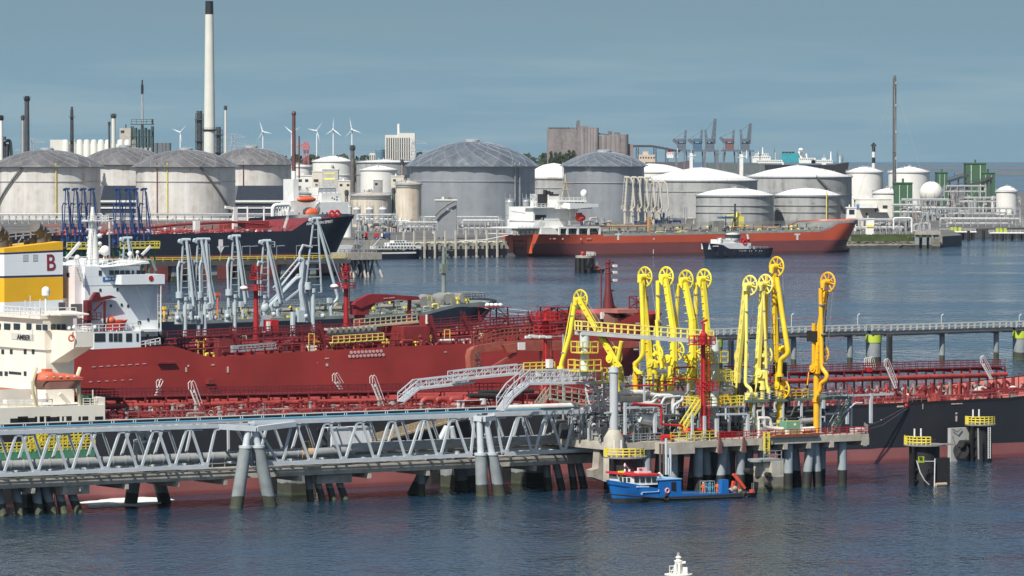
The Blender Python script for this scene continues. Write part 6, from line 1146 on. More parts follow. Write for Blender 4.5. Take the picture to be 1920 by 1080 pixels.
# ================================================================ jetty between the red and the grey deck tanker with grey arms
b = 792; z = 9.0; t = T('rear_loading_jetty','concrete loading jetty hidden behind the big red tanker under the grey loading arms','jetty',(Q(250,600,b)[0],b,0),'J'); m = MB(); m.box(Q(180,600,b)[0],b-3,z-1.2,Q(640,600,b)[0],b+14,z); t.part('deck', m, CONC)
for i in range(12):
    for j in (0,8): m = MB(); x = Q(200,600,b)[0]+i*4; m.cyl((x,b+1+j,-1),.5,z-1.2,8); t.part('pile', m, CONCD)
clutter(t, Q(250,600,b)[0], Q(600,600,b)[0], b-2, b+10, lambda x: z, [GALV,PIPEG,GSTEEL], 50, 44, 3.5, (.2,.45))
LG = MATS['pale_blue_grey_arm']
greyarm(347,450,612,'leftmost slim grey loading arm beside the white house of the red tanker',.3); greyarm(372,449,610,'left arm of the tight pair of grey loading arms, with a thick hanging pipe',1.9,w_=.8); greyarm(384,449,612,'right arm of the tight pair of grey loading arms',.1,w_=.7)
greyarm(440,443,608,'single grey loading arm with a hooked lower end, right of the tight pair',.8); t = greyarm(495,452,605,'grey loading arm carrying a small square cage near its top',2.0)
m = MB(); p = Q(501,463,b); p2 = Q(515,453,b); [m.beam((p[0],b,z_),(p2[0],b,z_),.15) for z_ in (p[2],p2[2],(p[2]+p2[2])/2)]; [m.beam((x_,b,p[2]),(x_,b,p2[2]),.15) for x_ in (p[0],(p[0]+p2[0])/2,p2[0])]; t.part('cage', m, LG)
greyarm(587,410,608,'tallest grey loading arm with widely splayed pipes',3.0,w_=1.9); greyarm(237,447,600,'short grey loading arm peeping over the bridge of the red tanker',.5,w_=1.2)
q = Q(572,600,b); t = T('loading_arm','grey loading arm stretched low and slanting left, left of the tallest one','loading arm',q,'J',group='grey loading arms'); G = lambda x,y,d=0: (Q(x,y,b+d)[0],b+d,Q(x,y,b+d)[2])
m = MB(); m.bend([G(574,604),G(563,545),G(568,487),G(560,485)],.5,8); m.bend([G(582,604,1),G(573,535,1),G(574,488,1)],.45,8); t.part('riser', m, LG)
m = MB(); m.path([G(566,487),G(520,545)],.25,6); m.path([G(560,483),G(512,540)],.16,5); [m.beam(G(564-i*9,489+i*11.3),G(558-i*9,485+i*11.5),.12) for i in range(6)]; m.bend([G(568,520),G(556,521),G(506,573),G(510,582)],.42,8); m.path([G(560,514),G(503,568)],.16,5); [m.beam(G(558-i*9,519+i*9),G(555-i*9,514+i*9),.12) for i in range(6)]; m.beam(G(572,535),G(502,590),.35); t.part('outboard_arm', m, LG); m = MB(); m.box(*G(488,612,-.5),*G(500,590,1)); m.cyl((G(549,600)[0],b,9),.5,G(549,585)[2],8); m.ell(G(497,578),.9,.8,1.1,10,6); t.part('counterweight', m, LG)
# fire monitor tower (front of the red hull)
def firetower(px, pt, pb, b, lab, cage=True, plat=()):
    q = Q(px,pb,b); zt = Q(px,pt,b)[2]; t = T('fire_monitor_tower', lab, 'fire monitor tower', (q[0],b,min(q[2],8)), 'J', group='red fire monitor towers'); x, y = q[0], b; m = MB(); m.cyl((x,y,q[2]),.36,zt-2.2,12,.30); m.tube((x-.55,y-.2,q[2]),(x-.55,y-.2,zt-3),.08,6); m.lathe([(.35,zt-3.4),(.55,zt-2.9),(.55,zt-2.3),(.3,zt-2.1)],(x,y,0),12); m.tube((x,y,zt-2.2),(x,y,zt-.8),.2,8); m.tube((x-.5,y,zt-.7),(x+.6,y,zt-.3),.17,8); t.part('column', m, REDP)
    m = MB(); m.ladder((x+.75,y-.35,q[2]+.3),(x+.75,y-.35,zt-3),(0,.6,0),.4,.05); m.rail([(x+1.3,y-.6,q[2]+i*3.2) for i in range(1)]+[(x+1.3,y-.6,q[2]+.1)],.01,1,.01)
    for i in range(int((zt-4-q[2])/1.1)): z = q[2]+1.5+i*1.1; m.add([],[]); m.ring((x+1.0,y-.05,z),.48,.035,(0,0,1),10,4)
    t.part('ladder', m, REDP)
    for (py,w0,w1) in plat: z = Q(px,py,b)[2]; m = MB(); m.box(x-w0,y-1.2,z-.12,x+w1,y+1.2,z); m.rail([(x-w0,y-1.2,z),(x+w1,y-1.2,z),(x+w1,y+1.2,z),(x-w0,y+1.2,z),(x-w0,y-1.2,z)],1.15,1.0,.06); t.part('platform', m, REDP)
    return t
firetower(1023,575,770,576,'red fire monitor tower standing between the black tanker and the truss bridge',plat=((600,1.6,1.6),(625,1.2,1.2)))
m = MB(); q = Q(1056,690,574); m.cyl((q[0],574,8),.16,Q(0,627,574)[2],8); m.beam(Q(1012,632,574),Q(1056,630,574),.14); t = T('lamp_mast','slim grey lamp mast with a row of white floodlights before the red hull','lamp mast',(q[0],574,8),'J'); t.part('pole', m, GALV); m = MB(); [m.cbox(Q(x,y,573.6),.9,.4,.35) for x,y in ((990,634),(997,632),(1003,633),(1016,633),(1028,634))]; m.beam(Q(984,634,574),Q(1030,634,574),.12); t.part('floodlight', m, WHITE)
m = MB(); pbox(m,972,642,985,656,600,.2); solo('white_board','blank white square board above the deck of the black tanker','board',m,WHITE,Q(972,656,600),'J')
# ================================================================ black tanker alongside (name AMBER)
AH = mat('charcoal_hull', (.022,.023,.028), .5, var=.25, scale=.08, streak=.15, scol=(.08,.075,.075), panel=(11,2.4,.2), split=(2.3,(.30,.105,.10),.18,.45,(.20,.06,.06)))
bA = 588.; A = lambda px, b=bA: Q(px,760,b)[0]; a0, aB = A(-420), A(2500); zA = Q(1588,760,bA)[2]; AHs = [(a0,Q(200,793,bA)[2]),(A(197),Q(200,793,bA)[2]),(A(210),Q(300,783,bA)[2]),(A(1588),Q(1588,762,bA)[2]),(A(1900),Q(1900,747,bA)[2]),(aB,zA+4)]
dk = pieces(AHs); t = T('product_tanker','long black tanker with salmon-red deck and the cream bridge house marked AMBER','tanker',(A(0),bA,0),'J'); at = t
m = MB(); top, bc = hull(m, a0, aB, bA, 32, dk, bowl=30, rake=6, n=110, m_=9); t.part('hull', m, AH)
f = lambda x: dk(x)-.15
dm = deckmesh(top, bc, -.15, .1); t.part('deck', dm, SALM)
q = lambda px, py, d=0: (Q(px,py,bA+d)[0], bA+d, Q(px,py,bA+d)[2])
m = MB(); n_ = len(top)
for i,(x,h,z) in enumerate(top[:-1]):
    if x > A(205): x1,h1,z1 = top[i+1]; m.add([(x,bc-h-.03,z-.25),(x1,bc-h1-.03,z1-.25),(x1,bc-h1-.03,z1+.2),(x,bc-h-.03,z+.2)],[(0,1,2,3)])
t.part('gunwale', m, BLACK)
r_lo, r_hi = A(1400), A(2100)
t.part('railing', deckrail(top, bc, A(210), r_hi, r=.04, h=1.05, step=2.0), MATS['faded_red_frame'])
# central pipe rack, catwalk with railings on tall supports
def walkline(px0, px1, y0, y1, d, seed, pm):
    r = random.Random(seed); P0, P1 = q(px0,y0,d), q(px1,y1,d); N_ = 24
    m = MB(); m.beam(P0,P1,1.3,.18); 
    for dy in (-.6,.6): m.rail([(P0[0],P0[1]+dy,P0[2]),(P1[0],P1[1]+dy,P1[2])],1.15,1.3,.04,2)
    t.part('catwalk', m, MRED); m = MB()
    L_ = P1[0]-P0[0]; k = int(L_/3.4)
    for i in range(k+1): e = V(P0).lerp(V(P1),i/k); z0 = f(e.x); m.beam((e.x,e.y-.6,z0),(e.x,e.y-.6,e.z),.22); m.beam((e.x,e.y+1.6,z0),(e.x,e.y+1.6,e.z-.5),.22); m.beam((e.x,e.y-.8,e.z-.55),(e.x,e.y+2.2,e.z-.55),.22)
    t.part('catwalk_support', m, MRED)
    for j,(dy,dz,rr,mt) in enumerate(((-1.1,-1.25,.36,PRED),(.3,-.35,.16,DRED),(1.0,-.3,.22,PRED),(1.6,-.2,.2,MRED),(2.1,-1.6,.3,DRED),(3.0,-1.6,.3,PRED))):
        m = MB(); a_, b_ = V(P0)+V(0,dy,dz), V(P1)+V(0,dy,dz); m.tube(a_,b_,rr,10)
        for i in range(0,k,2): e = a_.lerp(b_,(i+.5)/k); m.tube(e-V(.12,0,0),e+V(.12,0,0),rr*1.35,10)
        t.part('cargo_pipe', m, mt)
walkline(150,760,746,733.5,12,3,PRED); walkline(1440,1880,700,687,13,4,PRED)
tankerdeck(t, A(215), A(1500), bA+14, bA+29, f, PRED, MRED, 31, lines=6, walk=2.0, step=5)
for (lo, hi, n_, sd_) in ((205,780,200,61),(780,1420,150,62),(1440,2020,170,63)): clutter(t, A(lo), A(hi), bA+2.0, bA+12.5, f, [DRED,MRED,MRED,DRED,PRED,DRED,MRED,PIPEG,MATS['dull_frame'],MRED], n_, sd_, 1.7 if lo < 1000 else 2.4, (.12,.34))
for i in range(70):
    px = 212+i*8.6; m = MB(); p = q(px,770,6+(i % 3)*1.7); z = f(p[0]); h = RND.uniform(.9,1.9); m.cyl((p[0],p[1],z),.24,z+h,8); m.cyl((p[0],p[1],z+h*.45),.36,z+h*.55,10); m.ring((p[0],p[1],z+h),.42,.06,(0,.2,1),10,4); t.part('tank_valve', m, [DRED,MRED,MRED,PIPEG,PRED][i % 5])  # mostly dark reds, giving this stretch of deck its shade by colour
for i in range(26):
    px = 1460+i*17; m = MB(); p = q(px,725,9); z = f(p[0]); r_ = .95; m.ring((p[0],p[1],z+1.1),r_,.22,(0,1,0),14,6); m.cyl((p[0]+1.6,p[1],z),.3,z+2.6,8); t.part('hatch_wheel', m, [DRED,MRED,MATS['dull_frame'],PRED][i % 4])
for (x0,y0,x1,y1,d) in [(374,776,357,731,8),(714,762,697,720,8),(1678,728,1661,688,8),(1857,711,1841,682,8),(291,742,297,728,15),(637,730,627,716,15),(1637,700,1632,684,15),(1628,700,1624,685,15)]:
    m = MB(); P, R_ = V(q(x0,y0,d)), V(q(x1,y1,d)); wv = V(.75,.5,0)
    for o_ in (V(0,0,0),wv): m.path([P+o_+V(.2,0,.9),R_+o_+V(.3,0,1.0),R_+o_+V(0,0,1.3),R_+o_+V(-.35,0,1.0),R_+o_+V(-.3,0,.1)],.05,5); m.beam(P+o_,R_+o_,.09,.22)
    for k in range(8): e = P.lerp(R_,k/8); m.beam(e,e+wv,.2,.05)
    t.part('ladder', m, WHITE)
m = MB(); pbox(m,1628,689,1636,697,bA+12,1); t.part('fire_box', m, REDP)
for px, mt, r_ in ((1840,CONCP,1.1),(1899,WHITE,.6),(1425,GREEN,.6),(1705,CONCP,.5)): m = MB(); p = q(px,735 if px > 1500 else 770,8); m.ell((p[0],p[1],f(p[0])+.7),r_*1.4,r_,r_,10,7); m.cbox((p[0],p[1],f(p[0])),r_*2,r_*1.4,.5); t.part('covered_gear', m, mt)
m = MB()
for px in (1710,1722,1733): p = q(px,750,.6); m.tube((p[0],p[1]-.4,f(p[0])+.5),(p[0],p[1]+.6,f(p[0])+.5),.36,12)
t.part('fairlead', m, BLACK); m = MB(); pbox(m,1671,744,1690,753,bA+.8,.5); t.part('deck_box', m, DRED)
m = MB(); p = q(1700,761,-.15); m.ell((p[0],p[1],p[2]),.38,.2,.38,10,7); t.part('life_ring', m, REDP)
m = MB(); [m.box(q(x,y)[0]-w_/2,bA-.08,q(x,y)[2]-h_/2,q(x,y)[0]+w_/2,bA-.01,q(x,y)[2]+h_/2) for x,y,w_,h_ in ((1793,775,.35,.25),(1793,785,.3,.9),(1688,762,1.3,.25),(1794,757,2.2,.16),(1652,787,.15,.15),(1730,762,.08,.8))]; t.part('hull_marks', m, MATS['worn_white_mark'])
# long mooring lines down the hull side
m = MB(); m.path([q(1699,763,-.2),q(1650,790,-1.5),q(1600,806,-3)],.07,5); m.path([q(1701,766,-.2),q(1655,797,-1.5),q(1590,817,-3)],.07,5); t.part('mooring_line', m, DSTEEL)
# hose crane resting along the deck
CRB = mat('brown_red_crane', (.27,.075,.05), .65, var=.35, scale=.6, rust=.25); d = 15
m = MB(); P = [q(x,y,d) for x,y in ((884,705),(881,668),(884,656),(893,650),(945,641),(1010,639),(1206,641),(1206,651),(1010,658),(985,658),(950,655),(897,662),(895,705))]; m.prism([(p[0],p[2]) for p in P],bA+d,bA+d+1.4); t.part('crane_boom', m, CRB)
m = MB(); m.rail([q(888,651,d),q(946,636,d),q(1000,633,d)],1.6,.8,.06,2); m.beam(q(905,700,d),q(968,662,d),.45); p = q(1024,700,d+1); m.cyl((p[0],p[1],f(p[0])),1.1,q(1024,652,d)[2],14); m.prism([(q(x,y,d-.6)[0],q(x,y,d-.6)[2]) for x,y in ((942,646),(970,644),(966,661),(950,661))],bA+d-.8,bA+d-.1); t.part('crane_platform', m, CRB)
m = MB()
for i in range(7): p = q(893+RND.random()*8,664+i*5,d-.2); m.ring(p,.35,.06,(RND.random(),1,RND.random()),8,4)
t.part('chain', m, DSTEEL)
# brown accommodation ladder along the near hull side
m = MB(); P, R_ = q(700,829,-1.2), q(872,783,-1.2); m.beam(P,R_,.9,.2); m.rail([(P[0],P[1]-.45,P[2]),(R_[0],R_[1]-.45,R_[2])],1.1,1.1,.05,2); m.rail([(P[0],P[1]+.45,P[2]),(R_[0],R_[1]+.45,R_[2])],1.1,1.1,.05,2); t.part('accommodation_ladder', m, mat('tan_ladder',(.42,.33,.22),.6))
# --- accommodation: cream house seen from astern quarter
bh = bA+7.5; xc = Q(86,660,bh)[0]; Zh = lambda py: Q(60,py,bh)[2]
m = MB(); x_f = Q(139,700,bh)[0]
m.box(xc,bh,Zh(766),x_f,bA+29,Zh(640)); m.box(xc-.25,bh+.3,Zh(640)-.01,x_f,bA+29,Zh(596)); hs = t.part('deckhouse', m, CREAM)
m = MB(); xw = Q(142,650,bA)[0]; xw2 = Q(175,640,bA)[0]; z1, z0 = Q(150,622,bA)[2], Q(142,651,bA)[2]
m.prismx([(bA,z0),(bA,z1),(bh+1,z1),(bh+1,Zh(682)),(bh,Zh(682))],xw,xw2); m.prismx([(bA+32,z0),(bA+32,z1),(bA+24,z1),(bA+24,Zh(682))],xw,xw2); m.box(xc-.3,bh-.2,z1-2.8,xw2,bA+24,z1-.05)
t.part('bridge_wing', m, CREAM); m = MB(); m.box(xc-.8,bh+.2,Zh(599),x_f+1,bA+24,Zh(593)); m.prismx([(bA+3,z1+2.2),(bA+3,z1+2.4),(bh+1,z1+2.7),(bh+1,z1+2.3)],xc,x_f); t.part('wheelhouse_roof', m, CREAM)
# aft-face features: position along b by pixel column
def aft(px, py, a): # intersection of view ray with plane a = const
    d = ray(px, py); k = a/(U[0]*d[0]+U[1]*d[1]); return (a, k*(NN[0]*d[0]+NN[1]*d[1]), CAM_H+k*d[2])
def aftbox(m, x0, y0, x1, y1, a, dep=.12): p, r_ = aft(x0,y0,a), aft(x1,y1,a); m.box(a-.06,p[1],r_[2],a+dep,r_[1],p[2]); return m
m = MB(); xa = xc-.25
for (x0,x1) in ((-20,-12),(-8,2),(8,20),(26,38),(50,59)): aftbox(m,x0,606,x1,619,xa)
for (x0,x1) in ((-14,-9),(3,8),(19,24),(45,50),(60,65)): aftbox(m,x0,655,x1,664,xc)
for (x0,x1) in ((-16,-11),(0,5),(9,15),(45,50),(17,40)): aftbox(m,x0,696,x1,705 if x0 != 17 else 703,xc)
aftbox(m,10,736,15,745,xc)
for (x0,x1) in ((68,78),(80,88)): aftbox(m,x0,608,x1,619,xa)
winrow(m,[(95,104),(106,113),(115,123)],608,620,bh+.3); t.part('window', m, GLASS, hs)
m = MB()
for (x0,x1) in ((0,19),(33,52),(65,94),(107,134),(147,165),(178,193)): winrow(m,[(x0,x1)],781,794.5,bA,.05,.06)
winrow(m,[(-40,-12),(183,196)],749.5,757,bA+.5,.05,.1); t.part('bulwark_opening', m, BLACK, hs)
m = MB(); pbox(m,-60,763,197,794,bA-.02,26) ; pbox(m,182,745,197,763,bA+.3,3); pbox(m,98,760,112,764,bA+.6,1.2); pbox(m,134,760,150,764,bA+.6,1.2); t.part('poop_house', m, CREAM)
m = MB(); 
for (x0,x1) in ((70,74),(83,86),(112,116),(120,124),(152,154)): winrow(m,[(x0,x1)],781,794.4,bA-.06,.05,.05)
t.part('opening_post', m, CREAM)
m = MB(); aftbox(m,22,624,64,639,xc-.3,.1) ; t.part('name_plate', m, mat('plate_grey',(.55,.54,.50),.6)); p = aft(32,636,xc-.4); t.text('ship_name','AMBER',1.0,p,(0,-1,0),(-1,0,0),BLACK,None,1.3)
m = MB(); aftbox(m,-30,639,83,641,xc-.1,.1); aftbox(m,-30,730,60,732,xc-.1,.1); t.part('rust_line', m, mat('rusty_red_line',(.30,.12,.09),.8))
m = MB(); p = aft(35,740,xc); m.ell((xc-.3,p[1],p[2]),.3,.42,.42,10,7); t.part('fire_hose', m, REDP); m = MB(); p = q(134,634,-.15); m.ring((p[0],bA-.15,p[2]),.42,.13,(0,1,0),14,6); t.part('life_ring', m, ORANGE)
for (px,py,r_) in ((86,546,.62),): m = MB(); p = Q(px,py,bh+6); m.cyl((p[0],p[1],Zh(596)),.16,p[2]-.2,8); m.ell(p,r_,r_,r_*1.1,14,10); m.cyl((p[0],p[1],p[2]-.6),r_*.97,p[2],14); t.part('radome', m, WHITE)
m = MB(); z = Zh(593); [m.beam((xc+i*1.3-3,bh+2+i,z),(xc+i*1.3-3,bh+2+i,z+1.6+(i % 3)*.6),.1) for i in range(5)]; m.rail([(xc-.6,bA+22,z),(xc-.6,bh+.5,z)],1.1,1.3,.05); m.rail([(xc-.6,bh+.5,z),(x_f+.6,bh+.5,z)],1.1,1.3,.05); m.rail([(xw,bA,z1),(xw2,bA,z1),(xw2,bA+4,z1)],.6,1.0,.05); [m.ell(q(x,y,.5),.3,.3,.32,8,6) for x,y in ((130,616),(139,614),(178,614))]; t.part('roof_fittings', m, WHITE, hs)
m = MB(); zz = Q(100,764,bA)[2]; m.rail([q(-30,764,.3),q(60,763,.3)],1.1,1.2,.05,2); m.rail([q(78,764,.3),q(98,763.5,.3)],1.1,1.2,.05,2); m.rail([q(156,762,.3),q(182,762,.3)],1.1,1.2,.05,2); m.beam(q(174,762,.4),q(174,731,.4),.12); m.beam(q(112,738,4),q(132,760,4),.4,.5); m.beam(q(86,736,4),q(90,752,4),.3); t.part('deck_railing', m, CREAM)
m = MB(); pbox(m,0,750,12,757,bA+3,1); pbox(m,20,750,38,757,bA+3,1); t.part('raft_canister', m, WHITE)
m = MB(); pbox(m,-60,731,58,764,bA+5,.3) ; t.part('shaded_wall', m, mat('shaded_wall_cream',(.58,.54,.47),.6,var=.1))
for xo in (64,146): m = MB(); m.path([q(xo+4,763,.4),q(xo-2 if xo < 100 else xo,735,.2),q(xo-3 if xo < 100 else xo-4,715,0),q(xo+4 if xo < 100 else xo+4,690,1.0)],.28,6); m.beam(q(xo+6,762,1.8),q(xo+2,700,1.4),.22); t.part('davit', m, MATS.get('rusty_cream') or mat('rusty_cream',(.58,.50,.34),.6,var=.2,rust=.2)); m = MB(); pbox(m,156,740,172,756,bA+3,1); m.cyl(q(172,762,2),.5,q(172,742,2)[2],8); t.part('green_gear', m, GREEN)
t = T('lifeboat','faded orange enclosed lifeboat hanging at the cream AMBER house','lifeboat',q(110,730,.2),'J'); c = q(110,711,.6); L_ = 3.35; LBO = mat('lifeboat_orange',(.62,.13,.06),.55,var=.12,scale=1,streak=.2,scol=(.4,.14,.1))
m = MB(); top2, bc2 = hull(m, c[0]-3.7, c[0]+3.9, c[1]-1.3, 2.6, pieces([(c[0]-3.7,c[2]),(c[0]+3.9,c[2]+.15)]), zb=c[2]-1.35, bowl=2.8, rake=.9, n=30, m_=6, sternl=1.6, srake=.5, stern_w=.6); t.part('hull', m, mat('lifeboat_lower',(.27,.13,.10),.6,var=.15))
m = MB(); pr = [(-3.6,0,.2),(-3.2,.9,.9),(-2.2,1.25,1.25),(-1.2,1.2,1.2),(-.4,.85,.95),(1,.78,.95),(2.6,.55,.8),(3.6,.2,.3),(3.9,0,.05)]; N2 = 10; vs = []
for (x,h,w2) in pr:
    for k in range(N2+1): a = pi*k/N2; vs.append((c[0]+x,c[1]-cos(a)*w2,c[2]+.02+sin(a)**.7*max(h,.02)))
fs = [(i*(N2+1)+k,(i+1)*(N2+1)+k,(i+1)*(N2+1)+k+1,i*(N2+1)+k+1) for i in range(len(pr)-1) for k in range(N2)]; m.add(vs,fs,True); m.box(c[0]-2.4,c[1]-.6,c[2]+1.15,c[0]-1.3,c[1]+.6,c[2]+1.5); can = t.part('canopy', m, LBO)
m = MB(); m.box(c[0]-3.6,c[1]-1.36,c[2]-.12,c[0]+3.1,c[1]-1.3,c[2]+.06); t.part('rubbing_strake', m, LBO); m = MB(); [m.box(c[0]-2.6+i*1.1,c[1]-1.22,c[2]+.35,c[0]-2.3+i*1.1,c[1]-1.0,c[2]+.5) for i in range(5)]; t.part('porthole', m, WHITE, can)
# ================================================================ truss bridge
bT = 564.8; TW_ = 6.6
t = T('truss_bridge','long light grey steel truss bridge carrying pipelines to the loading platform','bridge',(Q(0,885,bT)[0],bT,0),'J'); tb = t
bot = [[-62,3,67,131,197,261,324,385],[470,526,584,644,704.5,763,823,880],[945,1000,1057,1112]]; tops = [[-29,35,99,163,229,292,354,408],[475,551,613,674,734,794,849,893],[925,974,1026,1081,1132]]
zl = lambda px: Q(px,891-.0425*px,bT)[2]; zu = lambda px: Q(px,811-.0300*px if px < 420 else 809.5-.0347*px,bT)[2]
for k, (B_, T_) in enumerate(zip(bot, tops)):
    Bp = [(Q(x,870,bT)[0], Q(x,891-.0425*x,bT)[2]) for x in B_]; Tp = [(Q(x,790,bT)[0], zu(x)) for x in T_]
    if k == 0: Bp.insert(0,(Bp[0][0]-9,Bp[0][1])); Tp.insert(0,(Tp[0][0]-9,Tp[0][1]))
    for y in (bT, bT+TW_):
        m = MB(); m.beam((Bp[0][0],y,Bp[0][1]),(Bp[-1][0]+.4,y,Bp[-1][1]),.42,.5); t.part('bottom_chord', m, GSTEEL)
        m = MB(); m.beam((Tp[0][0],y,Tp[0][1]),(Tp[-1][0],y,Tp[-1][1]),.5,.55); t.part('top_chord', m, GSTEEL)
        m = MB(); seq = []
        for p in Bp:
            for s_ in sorted(Tp, key=lambda v: abs(v[0]-p[0]))[:2]:
                if abs(s_[0]-p[0]) < 5: m.beam((p[0]+(.25 if s_[0] > p[0] else -.25),y,p[1]),(s_[0]+(-.25 if s_[0] > p[0] else .25),y,s_[1]),.30,.30)
        t.part('bracing', m, GSTEEL)
    for p in Bp+Tp: m = MB(); sg = .28 if p in Bp else -.28; m.prism([(p[0]-.55,p[1]+sg*.6),(p[0]+.55,p[1]+sg*.6),(p[0]+.3,p[1]+sg*2.1),(p[0]-.3,p[1]+sg*2.1)],bT-.19,bT-.155); t.part('gusset_plate', m, GSTEEL)
    m = MB()
    for p in Bp: m.beam((p[0],bT,p[1]),(p[0],bT+TW_,p[1]),.25)
    for p in Tp: m.beam((p[0],bT,p[1]),(p[0],bT+TW_,p[1]),.25); m.beam((p[0]+.8,bT+.2,p[1]-.5),(p[0]+2.2,bT+.2,p[1]-.5),.2)
    for i in range(len(Tp)-1): m.beam((Tp[i][0],bT+.3,Tp[i][1]),(Tp[i+1][0],bT+TW_-.3,Tp[i+1][1]),.18)
    t.part('cross_beam', m, GSTEEL)
x0, x1 = Q(-60,800,bT)[0], Q(1118,772,bT)[0]; zt = lambda x: zu(-60)+(zu(1118)-zu(-60))*(x-x0)/(x1-x0)+.3
m = MB(); m.add([(x0,bT+1.2,zt(x0)),(x1,bT+1.2,zt(x1)),(x1,bT+2.7,zt(x1)),(x0,bT+2.7,zt(x0)),(x0,bT+1.2,zt(x0)-.12),(x1,bT+1.2,zt(x1)-.12),(x1,bT+2.7,zt(x1)-.12),(x0,bT+2.7,zt(x0)-.12)],[(0,1,2,3),(7,6,5,4),(4,5,1,0)]); t.part('walkway_deck', m, GALV)
m = MB(); m.tube((x0,bT+2.0,zt(x0)+.15),(x1,bT+2.0,zt(x1)+.15),.09,6); m.tube((x0,bT+2.4,zt(x0)+.2),(x1-6,bT+2.4,zt(x1)+.2),.07,6); t.part('blue_hose', m, mat('light_blue_pipe',(.09,.26,.38),.5))
xe = Q(945,760,bT+4)[0]; m = MB(); m.tube((x0,bT+4.2,zt(x0)+.12),(xe,bT+4.2,zt(xe)+.12),.40,12); t.part('insulated_pipe', m, mat('black_insulation',(.018,.018,.018),.5,var=.3))
m = MB(); 
for dz in (.58,-.30): m.beam((x0,bT+3.7,zt(x0)+dz),(xe,bT+3.7,zt(xe)+dz),.12)
k = 26
for i in range(k): x = x0+(xe-x0)*i/k; m.beam((x,bT+3.68,zt(x)-.3),(x,bT+3.68,zt(x)+.66),.08); m.beam((x+.35,bT+3.68,zt(x)-.3),(x+.35,bT+3.68,zt(x)+.66),.08)
t.part('pipe_bracket', m, WHITE); m = MB(); m.tube((xe+.3,bT+4.2,zt(xe)+.3),(Q(1080,760,bT+4)[0],bT+4.2,zt(x1)+.3),.45,12); t.part('bare_pipe', m, PIPEW)
# lower pipelines
for (dy, dz, rr, mt, br) in ((3.2,1.05,.70,PIPEG,1),(7.6,.55,.42,PIPEG,0),(9.4,.3,.26,PIPEW,0),(8.6,.7,.2,mat('pale_green_pipe',(.42,.62,.50),.5),0)):
    m = MB(); P = []
    for px in (-60,300,600,665,700,720,900,1118): x = Q(px,850,bT)[0]; P.append((x,bT+dy+(1.4 if br and px > 690 else 0),zl(px)+dz+(.4 if br and px > 690 else 0)))
    m.path(P,rr,12)
    if rr > .4:
        for i in range(28): a = V(P[0]).lerp(V(P[2]),i/28); m.tube(a-V(.1,0,0),a+V(.1,0,0),rr*1.12,12)
    t.part('pipeline', m, mt)
m = MB(); a = V(Q(563,851,bT+3.2)); m.tube(a,a+V(1.9,0,.03),.80,12); t.part('pipe_sleeve', m, mat('tan_sleeve',(.50,.33,.20),.7)); m = MB(); m.path([a+V(.3,0,.8),a+V(.5,0,1.7),a+V(1.4,0,1.7),a+V(1.7,.3,.9),a+V(2.2,0,1.4)],.08,6); t.part('yellow_hose', m, YELR)
m = MB(); pbox(m,622,801,697,842,bT+4.4,2.2); c_ = t.part('white_container', m, mat('container_white',(.68,.70,.71),.5,panel=(1.2,0,.2))); m = MB(); pbox(m,603,803,614,842,bT+4.4,1.2); t.part('engine_casing', m, DSTEEL, c_)
# A-frame piers
def pier(lab, feet, tops_, bf_, bt_, head=None, cy=None):
    t = T('bridge_pier', lab, 'pier', (Q(feet[0][0],feet[0][1],bf_)[0],bf_,0), 'J', group='A-frame piers of the truss bridge')
    for (fx,fy),(tx,ty) in zip(feet,tops_):
        P = V(Q(fx,fy,bf_)); P.z = -1; R_ = V(Q(tx,ty,bt_)); zc = Q(0,cy,bf_)[2]; k = (zc-P.z)/(R_.z-P.z); M_ = P.lerp(R_,k); m = MB(); m.tube(P,M_,.92,20,.84); t.part('concrete_leg', m, CONCD); m = MB(); m.tube(M_,R_,.50,14,.44); m.tube(M_-V(0,0,.15),M_+V(0,0,.2),.94,16); t.part('steel_leg', m, GSTEEL)
    if head: m = MB(); P = [V(Q(x,y,b_)) for x,y,b_ in head]; m.beam(P[0],P[1],1.0,.7); m.beam(P[1],P[2],1.0,.7); m.beam(P[0]+V(0,1.5,0),P[2]+V(0,1.5,0),.8,.6); t.part('head_beam', m, GSTEEL)
    return t
pier('front A-frame pier with splayed concrete legs under the triangular bracket',[(441,965),(510,961)],[(466,803),(477,803)],bT-1.2,bT-1.2,[(411,800,bT),(479,804,bT-1.6),(551,795,bT)],838)
pier('rear A-frame pier standing behind the bridge, left of the front one',[(243,946),(312,944)],[(266,806),(272,806)],bT+14,bT+9,[(232,806,bT+7),(268,806,bT+10),(300,804,bT+7)],823)
pier('second front pier with one upright and one slanting leg, mossy at the water',[(905,936),(939,933)],[(899,790),(911,788)],bT-1.0,bT-.6,[(890,784,bT),(905,786,bT-1),(925,783,bT)],852)
pier('rear pair of dark pier legs behind the second front pier',[(770,929),(873,925)],[(838,800),(846,800)],bT+9,bT+9,None,852)
# concrete trestle
TRC = mat('trestle_concrete', (.40,.37,.31), .85, var=.3, scale=.5, streak=.5, scol=(.12,.11,.09)); b0_ = bT+3.4; zt_ = Q(.01,903,b0_)[2]
t = T('pipe_trestle','low concrete trestle deck on dark piles running beneath the truss bridge','trestle',(Q(0,905,b0_)[0],b0_,0),'J'); xa, xb = Q(-60,905,b0_)[0], Q(1150,860,b0_)[0]
m = MB(); m.box(xa,b0_,zt_-1.0,xb,b0_+9,zt_); t.part('deck', m, TRC); m = MB(); m.box(xa,b0_-.12,zt_-.05,xb,b0_+.4,zt_+.22); t.part('kerb', m, TRC)
def pilegroup(lst, bb, r_, cap=None):
    for (x,y,tx) in lst: m = MB(); P = V(Q(x,y,bb)); P.z = -1; R_ = V(Q(tx,y-45,bb)); R_.z = zt_-.95; R_.y = b0_+3; m.tube(P,R_,r_,12); t.part('pile', m, CONCD)
    if cap: m = MB(); pbox(m,*cap,bb,3.2); t.part('pile_cap', m, TRC)
